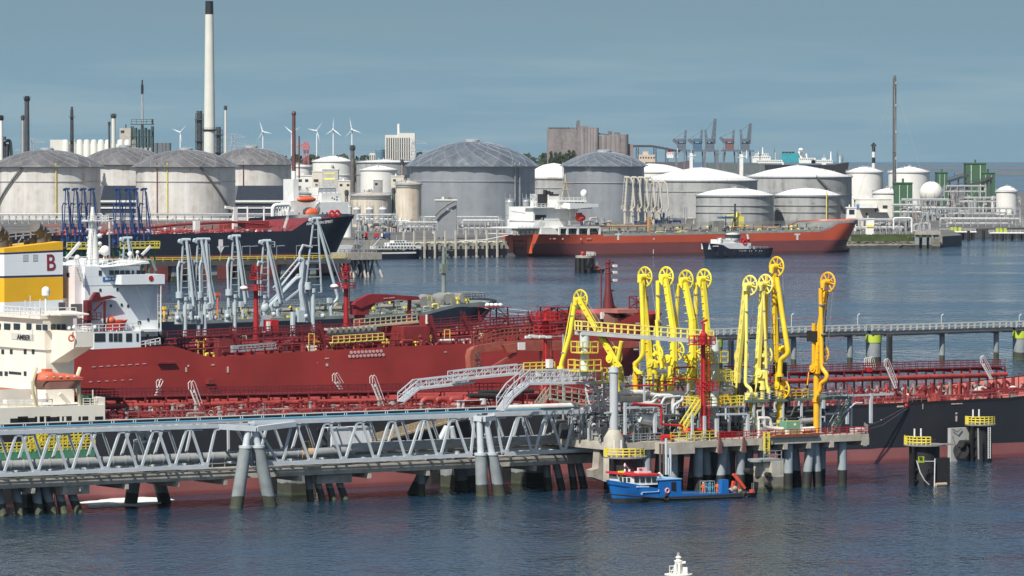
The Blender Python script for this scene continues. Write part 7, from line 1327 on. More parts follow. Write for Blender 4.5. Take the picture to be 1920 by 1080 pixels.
pilegroup([(8,963,14),(40,960,46),(76,960,84),(104,962,100),(122,966,126),(152,967,146)],bT+3.6,.62,(118,907,168,927))
pilegroup([(584,944,592),(608,946,606),(628,946,626),(652,943,644)],bT+4.2,.5,(594,890,660,906)); pilegroup([(790,930,800),(1030,922,1034),(1056,921,1052),(1078,919,1080),(1098,918,1094)],bT+5,.55)
m = MB(); m.rail([(xa,b0_+8.5,zt_),(xb-20,b0_+8.5,zt_)],1.1,2,.05); m.rail([Q(1000,870,b0_),Q(1110,866,b0_)],1.1,2,.05); t.part('railing', m, GALV)
for i in range(9):
    x = Q([60,150,235,330,420,560,690,800,1000][i],890,b0_)[0]; m = MB(); m.beam((x,b0_-.5,zt_-1.4),(x,b0_+8,zt_-1.4),.5,.7); t.part('cross_head', m, TRC)
t2 = T('yellow_railed_platform','green platform with dense yellow railings behind the left end of the truss bridge','platform',Q(80,850,bT+9.5),'J'); m = MB(); P, R_ = Q(-30,850,bT+10), Q(178,842,bT+10); m.box(P[0],bT+10,zt_,R_[0],bT+14,R_[2]); t2.part('base', m, GREEN); m = MB()
for (x0_,x1_,z_,dy) in ((-30,178,0,0),(0,60,1.1,1),(80,130,1.3,.6),(95,172,.6,2.4)): p, r_ = Q(x0_,850,bT+10), Q(x1_,844,bT+10); m.rail([(p[0],bT+10+dy,R_[2]+z_),(r_[0],bT+10+dy,R_[2]+z_)],1.3,.7,.07,2)
m.stairs((Q(60,0+850,bT+10)[0],bT+10.5,R_[2]),(Q(82,850,bT+10)[0],bT+10.5,R_[2]+1.4),(0,1,0)); t2.part('railing', m, YELR)
# big fenders between trestle and black tanker
for i, (x0_,x1_,y0_,y1_) in enumerate(((538,600,870,925),(830,920,865,915),(985,1030,862,910),(55,95,905,950))):
    b_ = bT+15; p = Q((x0_+x1_)/2,y1_,b_); m = MB(); m.box(p[0]-2,b_,-1,p[0]+2,b_+4,Q(0,y0_,b_)[2]); t3 = T('breasting_dolphin',['dark dolphin block between the front piers and the black hull, left of centre','dolphin block behind the rear pair of dark pier legs','dolphin block right of the second front pier','dolphin block behind the leftmost trestle piles'][i],'dolphin',(p[0],b_,0),'J',group='breasting dolphins behind the bridge'); t3.part('block', m, CONCD); m = MB(); m.box(p[0]-3.2,b_+4.6,.2,p[0]+1,b_+6.6,Q(0,y0_+5,b_)[2]); m.tube((p[0]-1,b_+4,2.2),(p[0]-1,b_+5,2.2),1.1,12); t3.part('fender', m, RUBBER); m = MB(); m.ladder((p[0]+2.2,b_-.1,0),(p[0]+2.2,b_-.1,5),(.5,0,0)); t3.part('ladder', m, WHITE)
# foam
m = MB(); c = (lambda d: (-CAM_H/d[2]*d[0], -CAM_H/d[2]*d[1]))(ray(236,942)); n_ = 46; ring_ = []
for i in range(n_): a = 2*pi*i/n_; r_ = 1+.12*sin(a*5)+.08*RND.uniform(-1,1); ring_.append((c[0]+cos(a)*5.9*r_, c[1]+sin(a)*9.5*r_+(cos(a)*3.0), .03))
m.add([(c[0],c[1],.07)]+[(c[0]+(x-c[0])*.6,c[1]+(y-c[1])*.6,.05+.03*RND.random()) for x,y,z in ring_]+ring_,[(0,1+i,1+(i+1) % n_) for i in range(n_)]+[(1+i,1+n_+i,1+n_+(i+1) % n_,1+(i+1) % n_) for i in range(n_)],True)
solo('water_foam','patch of white foam on the water between the legs of the rear pier','foam',m,mat('foam_white',(.72,.76,.72),.7,var=.35,scale=.7,bump=1.0),(c[0],c[1],0),kind='stuff')
# ================================================================ walkway trestle at right
bW = 853; t = T('walkway_trestle','long narrow walkway on round piles crossing the water at the right','trestle',(Q(1330,625,bW)[0],bW,0),'J'); RAILC = mat('sandy_rail',(.50,.48,.42),.6,var=.15)
segs = [(1330,1621,629,620.5),(1634,1658,620.5,620),(1657,1897,621,613.5),(1905,1990,614,611)]
for (x0,x1,y0,y1) in segs:
    P, R_ = V(Q(x0,y0,bW)), V(Q(x1,y1,bW)); m = MB(); m.beam(P-V(0,0,.35),R_-V(0,0,.35),.5,.7); m.beam(P+V(0,1.9,-.35),R_+V(0,1.9,-.35),.5,.7); m.beam(P+V(0,1,0),R_+V(0,1,0),2.2,.12); t.part('girder', m, DSTEEL)
    m = MB(); m.tube(P+V(0,-.3,-.75),R_+V(0,-.3,-.75),.35,8); k = max(1,int((R_-P).length/1.3)); [m.beam(P.lerp(R_,i/k)+V(0,-.2,-.1),P.lerp(R_,i/k)+V(.5,-.5,-1.0),.12) for i in range(k)]; t.part('pipe_hanger', m, DSTEEL)
    for dy in (-.1,1.9): m = MB(); m.rail([P+V(0,dy,0),R_+V(0,dy,0)],1.35,1.9,.085,1 if dy < 0 else 0); t.part('railing', m, RAILC)
zw = Q(1600,622,bW)[2]
for px in (1493,1598.5,1771.5,1873): m = MB(); x = Q(px,650,bW)[0]; m.tube((x,bW+1,-1),(x,bW+1,zw-1),.62,14); m.beam((x,bW-.6,zw-1),(x,bW+2.6,zw-1),.8,.6); t.part('pile', m, CONCD)
for i, px in enumerate((1345,1643,1918)):
    t2 = T('berthing_dolphin',['berthing dolphin with lime top band behind the yellow loading arms','berthing dolphin with lime top band between the walkway spans','berthing dolphin with lime top band cut by the right picture edge'][i],'dolphin',(Q(px,650,bW)[0],bW,0),'J',group='berthing dolphins with lime bands'); x = Q(px,650,bW)[0]; m = MB(); m.cyl((x,bW+1,-1),1.75,zw-2.6,22); t2.part('shaft', m, CONCD); m = MB(); m.cyl((x,bW+1,zw-2.6),1.85,zw-.9,22); t2.part('band', m, LIME)
    m = MB(); [m.beam((x+d,bW-1.2,-1),(x+d,bW-1.2,zw-.8),.5) for d in (2.4,3.3)]; m.ladder((x+2.85,bW-1.6,0),(x+2.85,bW-1.6,zw-1),(.5,0,0),.6); t2.part('fender_post', m, DSTEEL)
for i, px in enumerate((1484,1608,1765,1911)): m = MB(); P = V(Q(px,618,bW)); m.beam(P,P+V(0,0,3.3),.11); m.beam(P+V(0,0,3.2),P+V(.6,0,3.6),.16); t2_ = solo('lamp_post',['leftmost lamp post on the walkway trestle','lamp post near the break in the walkway railing','lamp post midway along the right walkway span','lamp post at the right picture edge'][i],'lamp post',m,WHITE,tuple(P),'J',group='lamp posts on the walkway')
# mooring ropes between the red bow and the far water
for i,(x0,y0,x1,y1) in enumerate(((905,565,1010,585),(905,576,985,590))): m = MB(); P, R_ = V(Q(x0,y0,925)), V(Q(x1,y1,860)); m.path([P,P.lerp(R_,.5)-V(0,0,.6),R_],.07,5); solo('mooring_rope',['upper pale rope from the grey-green bow to the right','lower pale rope from the grey-green bow to the right'][i],'rope',m,WHITE,tuple(P),'J')
# ================================================================ loading platform
PC = mat('platform_concrete', (.42,.385,.32), .85, var=.25, scale=.5, streak=.55, scol=(.14,.12,.10), bump=.2); bP = 551.3
zp = Q(1450,821,bP)[2]; X = lambda px, b=bP: Q(px,820,b)[0]; t = T('loading_platform','concrete loading platform on many piles, crowded with pipes, rails and stairs','platform',(X(1400),bP,0),'J'); pt = t
zP = lambda px, py, b=bP: Q(px,py,b)[2]
m = MB(); m.box(X(1297),bP,zp-.95,X(1629),bP+27,zp); m.box(X(1245),bP-.8,zp-1.7,X(1297),bP+26,zp-.02); m.box(X(1172),bP+2.2,zp-1.1,X(1245),bP+26,zp-.04); t.part('deck_slab', m, PC)
m = MB()
for px in (1348,1393,1428,1473,1517,1560,1622): x = X(px); m.box(x-.35,bP-.03,zp-1.75,x+.35,bP+26.5,zp-.94)
m.box(X(1616),bP-.04,zp-1.6,X(1629)+.03,bP+.6,zp-.5); t.part('deck_beam', m, PC)
for px in (1212,1262): x = X(px); m = MB(); m.lathe([(.75,zp-3.2),(1.3,zp-2.4),(1.3,zp-1.2)],(x,bP+1.2 if px > 1230 else bP+3.4,0),4,False,.5); t.part('pile_head', m, PC)
PL = mat('pile_blue_grey', (.27,.305,.32), .7, var=.15, scale=.5, streak=.2, scol=(.12,.13,.13), split=(2.3,(.018,.020,.018),.25,.3,(.03,.04,.02)))
for (xt,xb,yb,dy,lean) in [(1212,1212,905,3.4,0),(1262,1262,905,1.2,0),(1309,1309,903,1.5,0),(1322,1329,903,3.5,2),(1356,1349,903,1.5,0),(1358,1365,903,3.2,2),(1389,1388,903,1.5,0),(1401,1406,903,4,2),(1430,1428,915,1.5,0),(1478,1478,915.5,1.2,0),(1488,1496,914,4,1),(1519,1511,914,1.2,-1),(1527,1535,913,1.5,1),(1540,1539,912,4,0),(1579,1579,911,1.2,0)]:
    P = V(Q(xb,yb,bP+dy)); P.z = -1; R_ = V(Q(xt,850,bP+dy)); R_.z = zp-.96; m = MB(); m.tube(P,R_,.68,16); t.part('pile', m, PL)
for i in range(9):
    for j in (0,1): x = X(1280)+i*3.1; m = MB(); m.tube((x+RND.uniform(-1,1),bP+10+j*8,-1),(x,bP+10+j*8,zp-1),.6,10); t.part('pile', m, CONCD)
# octagonal column foot, tapered leg, mooring column
c = Q(1151,860,bP+2.5); m = MB(); m.lathe([(1.55,zP(0,905)),(1.5,zP(1150,823)),(.75,zP(1150,808))],(c[0],bP+2.5,0),8,False,.5); t.part('column_foot', m, PC)
m = MB(); m.cyl((c[0],bP+2.5,zP(0,812)),.64,zP(1150,700),18,.60); m.box(c[0]-1.5,bP+2.2,zP(0,777),c[0]-.5,bP+2.8,zP(0,775)); m.cyl((c[0],bP+2.5,zP(0,700)),.75,zP(0,690),16,.62); t.part('gangway_column', m, mat('column_grey',(.42,.44,.44),.55,var=.1,streak=.3,scol=(.25,.23,.2)))
m = MB(); b_ = bP+7; P = [(Q(x,y,b_)[0],Q(x,y,b_)[2]) for x,y in ((1122,878),(1126,822),(1133,820),(1140,830),(1142,882),(1134,903),(1112,895),(1110,882))]; m.prism(P,b_,b_+1.6); t.part('tapered_pier', m, CONC)
def prail(pts, mt, h=1.1, step=1.3, r=.05, b=bP, mids=2): m = MB(); m.rail([(Q(x,y,b+d)[0],b+d,z if z else Q(x,y,b+d)[2]) for x,y,d,z in pts],h,step,r,mids); t.part('railing', m, mt)
prail([(1258,820,.2,zp),(1345,820,.2,zp)],YELR,h=1.35); prail([(1258,820,.2,zp),(1258,820,4,zp)],YELR); prail([(1345,818,.2,zp),(1628,812,.2,zp)],REDP); prail([(1628,812,.2,zp),(1620,812,8,zp)],GALV); prail([(1175,822,2.4,zp),(1240,822,2.4,zp)],GALV,h=1.2)
m = MB(); pbox(m,1350,809,1379,821,bP+.3,.15); t.part('red_panel', m, REDP); m = MB(); pbox(m,1447,816,1537,820,bP-.3,.3); t.part('brown_fender', m, mat('brown_timber',(.12,.06,.045),.8)); m = MB(); pbox(m,1457,814.5,1528,817,bP+.4,1.5); t.part('yellow_tray', m, ORG)
for (px, w_) in ((1348.5,3.2),(1393.5,3.2)): m = MB(); p = X(px); m.prism([(p-.35,zp-1.9),(p+.35,zp-1.9),(p+.15,zp+.3),(p-.15,zp+.3)],bP-.35,bP-.05); t.part('mooring_bracket', m, mat('rust_brown',(.13,.06,.05),.8) if 'rust_brown' not in MATS else MATS['rust_brown'])
m = MB(); pbox(m,1431,809,1442,850,bP-.35,.25) if False else None; p0, p1 = Q(1432.5,851,bP-.4), Q(1432.5,810,bP-.4); m.ladder(p0,p1,(.72,0,0),.42,.07); m.ladder((p0[0]-.05,p0[1]-.3,p0[2]),(p1[0]-.05,p1[1]-.3,p1[2]),(.8,0,0),1.4,.06); t.part('access_ladder', m, YELR)
# upper deck of steel with green edge
zu_ = zP(1500,747,bP+5); bU = bP+5; m = MB(); m.box(X(1396,bU),bU,zu_-.35,X(1601,bU),bU+9,zu_); t.part('upper_deck', m, mat('green_edge',(.10,.15,.12),.6,var=.2))
for px in (1396,1415,1433,1470,1505,1540,1575,1598): m = MB(); m.beam((X(px,bU),bU+.3,zp),(X(px,bU),bU+.3,zu_-.3),.28); m.beam((X(px,bU),bU+8,zp),(X(px,bU),bU+8,zu_-.3),.28); t.part('upper_deck_post', m, GSTEEL)
prail([(1470,747,5.2,zu_),(1515,745,5.2,zu_)],ORG,1.3,1.0,.06); prail([(1515,745,5.2,zu_),(1601,742,5.2,zu_)],GALV,1.1,1.2,.04); prail([(1396,750,5.2,zu_),(1470,748,5.2,zu_)],GALV,1.1,1.2,.04)
m = MB(); m.stairs(Q(1560,812,bP+2),Q(1592,757,bP+4.2),(0,1.1,0),.06); m.stairs(Q(1567,812,bP+3),Q(1598,757,bP+5.2),(0,.4,0),.05); t.part('stair_flight', m, mat('dull_green_steel',(.22,.26,.22),.6)); m = MB(); m.stairs(Q(1283,808,bP+1.4),Q(1313,762,bP+1.4),(0,1.1,0),.08); t.part('stair_flight', m, YELR); m = MB(); m.stairs(Q(1313,752,bP+8),Q(1299,725,bP+8),(0,1,0),.05); m.stairs(Q(1250,757,bP+9),Q(1288,736,bP+9),(0,1.3,0),.06,0); t.part('stair_flight', m, GSTEEL)
# middle galleries with yellow railings
def gallery(x0,x1,y,d,dep,mt,h=1.5,legs=(),lm=GSTEEL,rstep=1.1):
    b_ = bP+d; z = zP((x0+x1)/2,y,b_); m = MB(); m.box(Q(x0,y,b_)[0],b_,z-.22,Q(x1,y,b_)[0],b_+dep,z); t.part('gallery_floor', m, GALV); m = MB(); a_, c_ = Q(x0,y,b_)[0], Q(x1,y,b_)[0]; m.rail([(c_,b_+dep,z),(c_,b_+.1,z),(a_,b_+.1,z),(a_,b_+dep,z)],h,rstep,.06,2); m.rail([(a_,b_+dep-.1,z),(c_,b_+dep-.1,z)],h,rstep,.05,2); t.part('railing', m, mt)
    for px in legs: m = MB(); m.beam((Q(px,y,b_)[0],b_+.5,zp),(Q(px,y,b_)[0],b_+.5,z-.2),.24); m.beam((Q(px,y,b_)[0],b_+dep-.5,zp),(Q(px,y,b_)[0],b_+dep-.5,z-.2),.24); t.part('gallery_leg', m, lm)
    return z
gallery(1337,1386,722,9,3,YELR,1.9,(1340,1360,1383)); gallery(1216,1310,722,12,4,YELR,1.5,(1220,1245,1275,1305)); gallery(1310,1395,762,3,4,YELR,1.4,(1316,1349,1370)); gallery(1160,1215,727,14,4,GALV,1.2,(1165,1190)); gallery(1400,1440,722,13,3,GALV,1.2,(1404,1436)); gallery(1196,1250,775,4,3,GALV,1.2,(1200,1222,1247)); gallery(1170,1195,795,3.4,3,GALV,1.2,(1172,1192))
# manifold pipes explicitly seen
bp = lambda pts, d, r, mt, nm='pipe': (lambda m: t.part(nm, m.bend([(Q(x,y,bP+d+e)[0],bP+d+e,Q(x,y,bP+d+e)[2]) for x,y,e in pts],r,10), mt))(MB())
bp([(1158,736,0),(1205,736,0),(1225,742,0),(1290,735,0)],9,.42,PIPEW); bp([(1160,748,0),(1195,750,0),(1228,737,0)],11,.55,PIPEW); bp([(1205,755,0),(1222,757,0),(1232,742,0),(1262,742,0),(1262,770,0)],7,.32,PIPEW); bp([(1240,758,0),(1246,745,0),(1275,743,0)],6,.18,GSTEEL)
bp([(1262,775,0),(1262,761,0),(1280,750,0),(1280,742,0)],5,.22,GSTEEL); bp([(1348,732,0),(1358,741,0),(1368,731,0),(1371,745,0)],8,.35,PIPEW); bp([(1350,729,0),(1374,729,0),(1374,738,0)],9,.3,PIPEW)
bp([(1422,784,0),(1433,784,0),(1433,801,0),(1466,806,0)],1.5,.26,PIPEW); bp([(1430,784,1),(1444,784,1),(1446,802,1),(1468,804,1)],1.5,.26,PIPEW); bp([(1500,790,0),(1528,788,0)],3,.42,PIPEG); bp([(1505,805,0),(1526,804,0)],2,.35,PIPEW); bp([(1474,792,0),(1500,792,0)],4,.3,ORG)
bp([(1172,724,0),(1226,722,0)],6,.13,REDP,'fire_main'); bp([(1186,757,0),(1240,761,0),(1240,796,0),(1280,798,0),(1282,814,0)],2,.19,REDP,'fire_main'); bp([(1238,722,0),(1264,720,0),(1264,690,0),(1303,688,0)],7,.12,REDP,'fire_main'); bp([(1265,709,0),(1311,712,0),(1311,760,0)],6,.10,REDP,'fire_main'); bp([(1195,712,0),(1262,716,0)],9,.1,REDP,'fire_main'); bp([(1358,687,0),(1405,687,0)],14,.12,REDP,'fire_main')
bp([(1286,800,0),(1286,762,0)],3,.05,mat('blue_hose',(.05,.25,.5),.5),'hose'); bp([(1286,812,0),(1290,806,0),(1318,806,0)],1.2,.3,REDP,'fire_main'); bp([(1300,812,0),(1335,806,0),(1340,812,0)],1.5,.24,REDP,'fire_main')
for (x0,y0,x1,y1,d,r_,mt) in [(1172,755,1172,815,2,.22,GSTEEL),(1228,765,1228,812,2.5,.26,GSTEEL),(1225,700,1225,740,9,.14,GSTEEL),(1208,700,1208,756,8,.16,GSTEEL),(1290,715,1290,765,7,.16,GSTEEL),(1298,775,1298,825,.6,.2,GSTEEL),(1321,780,1321,825,.6,.22,GSTEEL),(1344,785,1344,820,1,.28,GSTEEL),(1344,777,1400,776,1,.18,GSTEEL),(1402,776,1402,820,1,.26,GSTEEL),(1132,700,1132,775,12,.14,GSTEEL),(1200,640,1200,720,15,.10,GALV),(1146,700,1146,740,16,.14,GSTEEL)]: m = MB(); m.beam(Q(x0,y0,bP+d),Q(x1,y1,bP+d),r_*1.6); t.part('frame_post', m, mt)
m = MB(); pbox(m,1172,762,1228,766,bP+2.6,.4); pbox(m,1198,757,1230,759.5,bP+2.5,3); t.part('pipe_frame', m, GSTEEL)
m = MB(); m.tube(Q(1201,785,bP+4),Q(1232,790,bP+4.2),.72,14); m.tube(Q(1232,790,bP+4.2),Q(1240,800,bP+4.2),.5,12); t.part('white_tank', m, WHITE); m = MB(); m.tube((X(1240,bP+1.6),bP+1.6,zp+.6),(X(1262,bP+1.6),bP+1.6,zp+.6),.42,12) ; t.part('hose_drum', m, REDP)
m = MB(); pbox(m,1475,790,1500,812,bP+2.5,1.8); t.part('green_cabinet', m, mat('cabinet_green',(.13,.30,.19),.6)); m = MB(); pbox(m,1489,794,1493,798,bP+2.45,.1); t.part('cabinet_label', m, WHITE); m = MB(); pbox(m,1322,788,1340,810,bP+3,2); t.part('grey_cabinet', m, mat('cabinet_grey',(.20,.22,.24),.6)); m = MB(); pbox(m,1168,811,1186,815,bP+2.6,1); t.part('orange_tarp', m, ORANGE); m = MB(); pbox(m,1476,806,1482,814,bP+1,.5); m.cyl((X(1423,bP+.8),bP+.8,zp),.25,zp+2.6,8,.12); t.part('white_canister', m, WHITE); m = MB(); pbox(m,1600,803,1622,812,bP+2,.9); m.tube(Q(1605,806,bP+1),Q(1618,806,bP+1),.35,10); t.part('winch_house', m, mat('dull_white',(.45,.44,.42),.7,var=.3))
# dense small pipework in bays
for (x0,x1,lo,hi,d0,d1,n_,sd_,hm) in [(1168,1258,0,0,5,20,90,71,4.5),(1300,1400,0,0,6,18,70,72,4),(1400,1470,0,0,3,16,60,73,3.2),(1470,1560,0,0,4,10,30,74,2.6)]:
    clutter(t, X(x0), X(x1), bP+d0, bP+d1, lambda x: zp, [GSTEEL,PIPEG,DSTEEL,GALV,PIPEG,DSTEEL,PIPEW], n_, sd_, hm, (.12,.3))
for (x0,x1,yy,d0,d1,n_,sd_,mm) in [(1396,1560,747,6,13,70,81,[GALV,GSTEEL,YELP,PIPEG,DSTEEL]),(1216,1310,722,12,16,40,82,[GALV,YELP,PIPEG,GSTEEL]),(1337,1386,722,9,12,24,83,[GALV,GSTEEL,WHITE]),(1160,1215,727,14,18,26,84,[GALV,PIPEG,YELP])]:
    zz_ = zP((x0+x1)/2,yy,bP+d0); clutter(t, X(x0,bP+d0), X(x1,bP+d0), bP+d0, bP+d1, lambda x: zz_, mm, n_, sd_, 1.8, (.1,.22))
r = random.Random(5)
for i in range(60):       # straight and bent runs threading the bays
    x = X(1165)+r.random()*(X(1590)-X(1165)); d = r.uniform(4,20); z = zp+r.uniform(.4,6 if x < X(1400) else 3.6); L_ = r.uniform(2,7); m = MB(); rr = r.choice((.09,.14,.2,.3)); k = r.random()
    pts = [(x,bP+d,z),(x+L_,bP+d,z)] if k < .4 else [(x,bP+d,zp),(x,bP+d,z),(x+L_,bP+d,z),(x+L_,bP+d+r.uniform(1,3),z)] if k < .8 else [(x,bP+d,z),(x+L_*.5,bP+d,z),(x+L_*.8,bP+d,z+1.4),(x+L_,bP+d,z+1.4)]
    m.bend(pts,rr,8); t.part('pipe_run', m, r.choice([PIPEW,PIPEG,GSTEEL,DSTEEL,DSTEEL,GALV,PIPEG]))
for i in range(9): m = MB(); x = X(1262,bP+22)+i*4.5; m.box(x,bP+21,zp,x+.4,bP+21.4,zp+4.5); m.beam((x,bP+21.2,zp+4.3),(x+4.5,bP+21.2,zp+4.3),.3); t.part('pipe_frame', m, GSTEEL)
# small davit crane (yellow) on the gallery
m = MB(); P = Q(1352,762,bP+4); m.cyl((P[0],P[1],P[2]),.25,P[2]+1.5,8); m.beam((P[0]-.3,P[1],P[2]+1.4),(P[0]+1.2,P[1],P[2]+1.6),.35); m.beam((P[0]+1.0,P[1],P[2]+1.4),(P[0]+2.6,P[1]-.4,P[2]-.9),.3); t.part('davit_crane', m, ORG)
# orange bollard column left
m = MB(); P = Q(1192,733,bP+14); m.cyl((P[0],P[1],P[2]),.40,Q(0,681,bP+14)[2],14); m.cyl((P[0],P[1],Q(0,684,bP+14)[2]),.48,Q(0,680,bP+14)[2],14); m.ell((P[0],P[1],Q(0,680,bP+14)[2]),.34,.34,.3,10,5,0); solo('orange_column','plain orange-yellow column standing left of the four yellow loading arms','column',m,ORG,P,'J')
# ================================================================ yellow walkway bridge with its two white columns
t = T('yellow_gallery_bridge','high footbridge with pale yellow railing running in front of the four yellow arms','footbridge',Q(1088,640,bP+7),'J'); ba = bP+7; bb_ = bP+3.2
P, R_ = V(Q(1090,620,ba)), V(Q(1338,638,bb_)); m = MB(); m.beam(P+V(0,0,-.35),R_+V(0,0,-.35),.35,.5); m.beam(P+V(0,1.6,-.35),R_+V(0,1.6,-.35),.35,.5); m.beam(P+V(0,.8,0),R_+V(0,.8,0),1.6,.1); t.part('girder', m, mat('girder_grey',(.50,.52,.50),.5)); m = MB()
for dy in (0,1.6): m.rail([P+V(0,dy,0),R_+V(0,dy,0)],1.35,1.05,.075,1)
m.rail([P,P+V(0,1.6,0)],1.35,1,.07); t.part('railing', m, YELP)
for (px,y0,y1,d,lab) in ((1096,700,622,7.4,0),(1340,735,640,5.5,0)):
    m = MB(); p = Q(px,y0,bP+d); m.lathe([(.62,p[2]-(.2 if px < 1200 else 6)),(.62,p[2]),(.62,Q(0,y1+42,bP+d)[2]),(.45,Q(0,y1+34,bP+d)[2]),(.45,Q(0,y1+30,bP+d)[2]),(.7,Q(0,y1+28,bP+d)[2]),(.7,Q(0,y1,bP+d)[2])],(p[0],bP+d,0),16); t.part('white_column', m, mat('column_white',(.55,.60,.57),.5,var=.12,streak=.3,scol=(.3,.3,.25)) if 'column_white' not in MATS else MATS['column_white'])
    for (yy,w_) in ((y1+56,3.6),(y1+22,2.6)): m = MB(); z = Q(0,yy+16,bP+d)[2]; m.box(p[0]-w_/2,bP+d-1.5,z-.15,p[0]+w_/2,bP+d+1.5,z); m.rail([(p[0]-w_/2,bP+d-1.5,z),(p[0]+w_/2,bP+d-1.5,z),(p[0]+w_/2,bP+d+1.5,z),(p[0]-w_/2,bP+d+1.5,z),(p[0]-w_/2,bP+d-1.5,z)],1.5,1.3,.055,1); t.part('cage_railing', m, YELR)
m = MB(); pbox(m,1325,632,1344,652,bP+8,1.5); t.part('white_box', m, WHITE)
# grey gangway structure at the black tanker
t = T('gangway_truss','pale grey lattice gangways stepping down to the truss bridge from the yellow railed landing','gangway',Q(1000,740,bP+9),'J'); LGT = mat('lattice_grey',(.47,.50,.52),.5,var=.1)
def latgang(pts, d, h, w_=1.5, step=1.3, r_=.055):
    b_ = bP+d; P = [V(Q(x,y,b_)) for x,y in pts]
    for dy in (0,w_):
        m = MB()
        for a, c in zip(P,P[1:]):
            o = V(0,dy,0); m.beam(a+o,c+o,.22,.3); m.beam(a+o+V(0,0,h),c+o+V(0,0,h),.14); m.beam(a+o+V(0,0,h*.5),c+o+V(0,0,h*.5),.08); n_ = max(1,int((c-a).length/step))
            for i in range(n_+1): e = a.lerp(c,i/n_)+o; m.beam(e,e+V(0,0,h),.09); 
            for i in range(n_): e, g = a.lerp(c,i/n_)+o, a.lerp(c,(i+1)/n_)+o; m.beam(e if i % 2 else e+V(0,0,h),g+V(0,0,h) if i % 2 else g,.08)
        t.part('lattice_side', m, LGT)
    m = MB(); [m.beam(a+V(0,w_/2,0),c+V(0,w_/2,0),w_,.1) for a,c in zip(P,P[1:])]; t.part('gangway_floor', m, GALV)
latgang([(756,754),(785,729),(889,717)],22,1.25); latgang([(850,714),(889,709),(980,700)],21,1.3); latgang([(944,771),(962,745),(992,720),(1130,717)],9,1.9,1.8); latgang([(998,716),(1110,708)],13,1.2)
m = MB(); z = Q(1050,700,bP+12)[2]; m.rail([Q(982,700,bP+14),Q(1040,698,bP+14)],1.5,1.1,.07,2); m.rail([Q(1128,716,bP+8),Q(1168,716,bP+8)],2.0,1.0,.075,2); m.rail([Q(1168,716,bP+8),Q(1158,712,bP+12)],2.0,1.0,.075,2); m.box(Q(1120,716,bP+8)[0],bP+8,Q(0,719,bP+8)[2],Q(1170,716,bP+8)[0],bP+12,Q(0,716,bP+8)[2]); t.part('yellow_railing', m, YELR)
m = MB(); m.lattice(Q(1128,770,bP+12),Q(1124,717,bP+12),2.2,3.2,4,.12); m.beam(Q(1141,770,bP+10),Q(1112,720,bP+9),.22); t.part('support_tower', m, GSTEEL)
m = MB(); P, R_ = Q(1032,748,bP+20), Q(1112,762,bP+20); m.rail([P,R_],2.2,1.2,.07,2); m.beam(P,R_,1.4,.3); P, R_ = Q(1010,768,bP+19), Q(1030,740,bP+19); m.stairs(P,R_,(0,1,0),.06); t.part('lower_landing', m, mat('olive_grey',(.30,.31,.25),.7,var=.2))
m = MB(); pbox(m,1145,690,1156,711,bP+7.4,1); pbox(m,1030,674,1037,690,bP+13,1); pbox(m,1007,701,1014,706,bP+8.8,.2); t.part('instrument_box', m, WHITE)
m = MB(); m.beam(Q(1160,716,bP+7),Q(1168,728,bP+7),.2); m.beam(Q(1163,716,bP+7),Q(1172,726,bP+7),.12); t.part('white_strut', m, WHITE)
# black hose bundle on the ship manifold
m = MB(); m.bend([Q(880,742,bA+6),Q(930,742,bA+6),Q(944,750,bA+5),Q(946,764,bA+4)],.42,10); m.bend([Q(898,736,bA+9),Q(1000,733,bA+9)],.35,10); m.beam(Q(915,745,bA+6),Q(921,762,bA+6),.2); solo('loading_hose','thick black loading hose lying over the red pipes by the grey gangways','hose',m,RUBBER,Q(900,745,bA+6),'J')
m = MB(); [m.cyl(Q(x,y,bA+8),r_,Q(x,y-14,bA+8)[2],10) for x,y,r_ in ((860,765,.3),(868,765,.3),(906,758,.55),(996,770,.2))]; m.box(*Q(858,752,bA+7.6),*Q(915,749,bA+9)); at.part('manifold_stand', m, GSTEEL)
at_m = MB(); [at_m.bend([Q(x,756,bA+9),Q(x+6,748,bA+9),Q(x+22,748,bA+9),Q(x+26,756,bA+9)],.42,9) for x in (790,815,840,870)]; at.part('manifold_bend', at_m, PRED)
# ================================================================ fire towers on platform
firetower(1319,596,812,bP+2,'red fire monitor tower rising from the middle of the loading platform',plat=((645,1.7,1.2),(731,.3,1.7)))
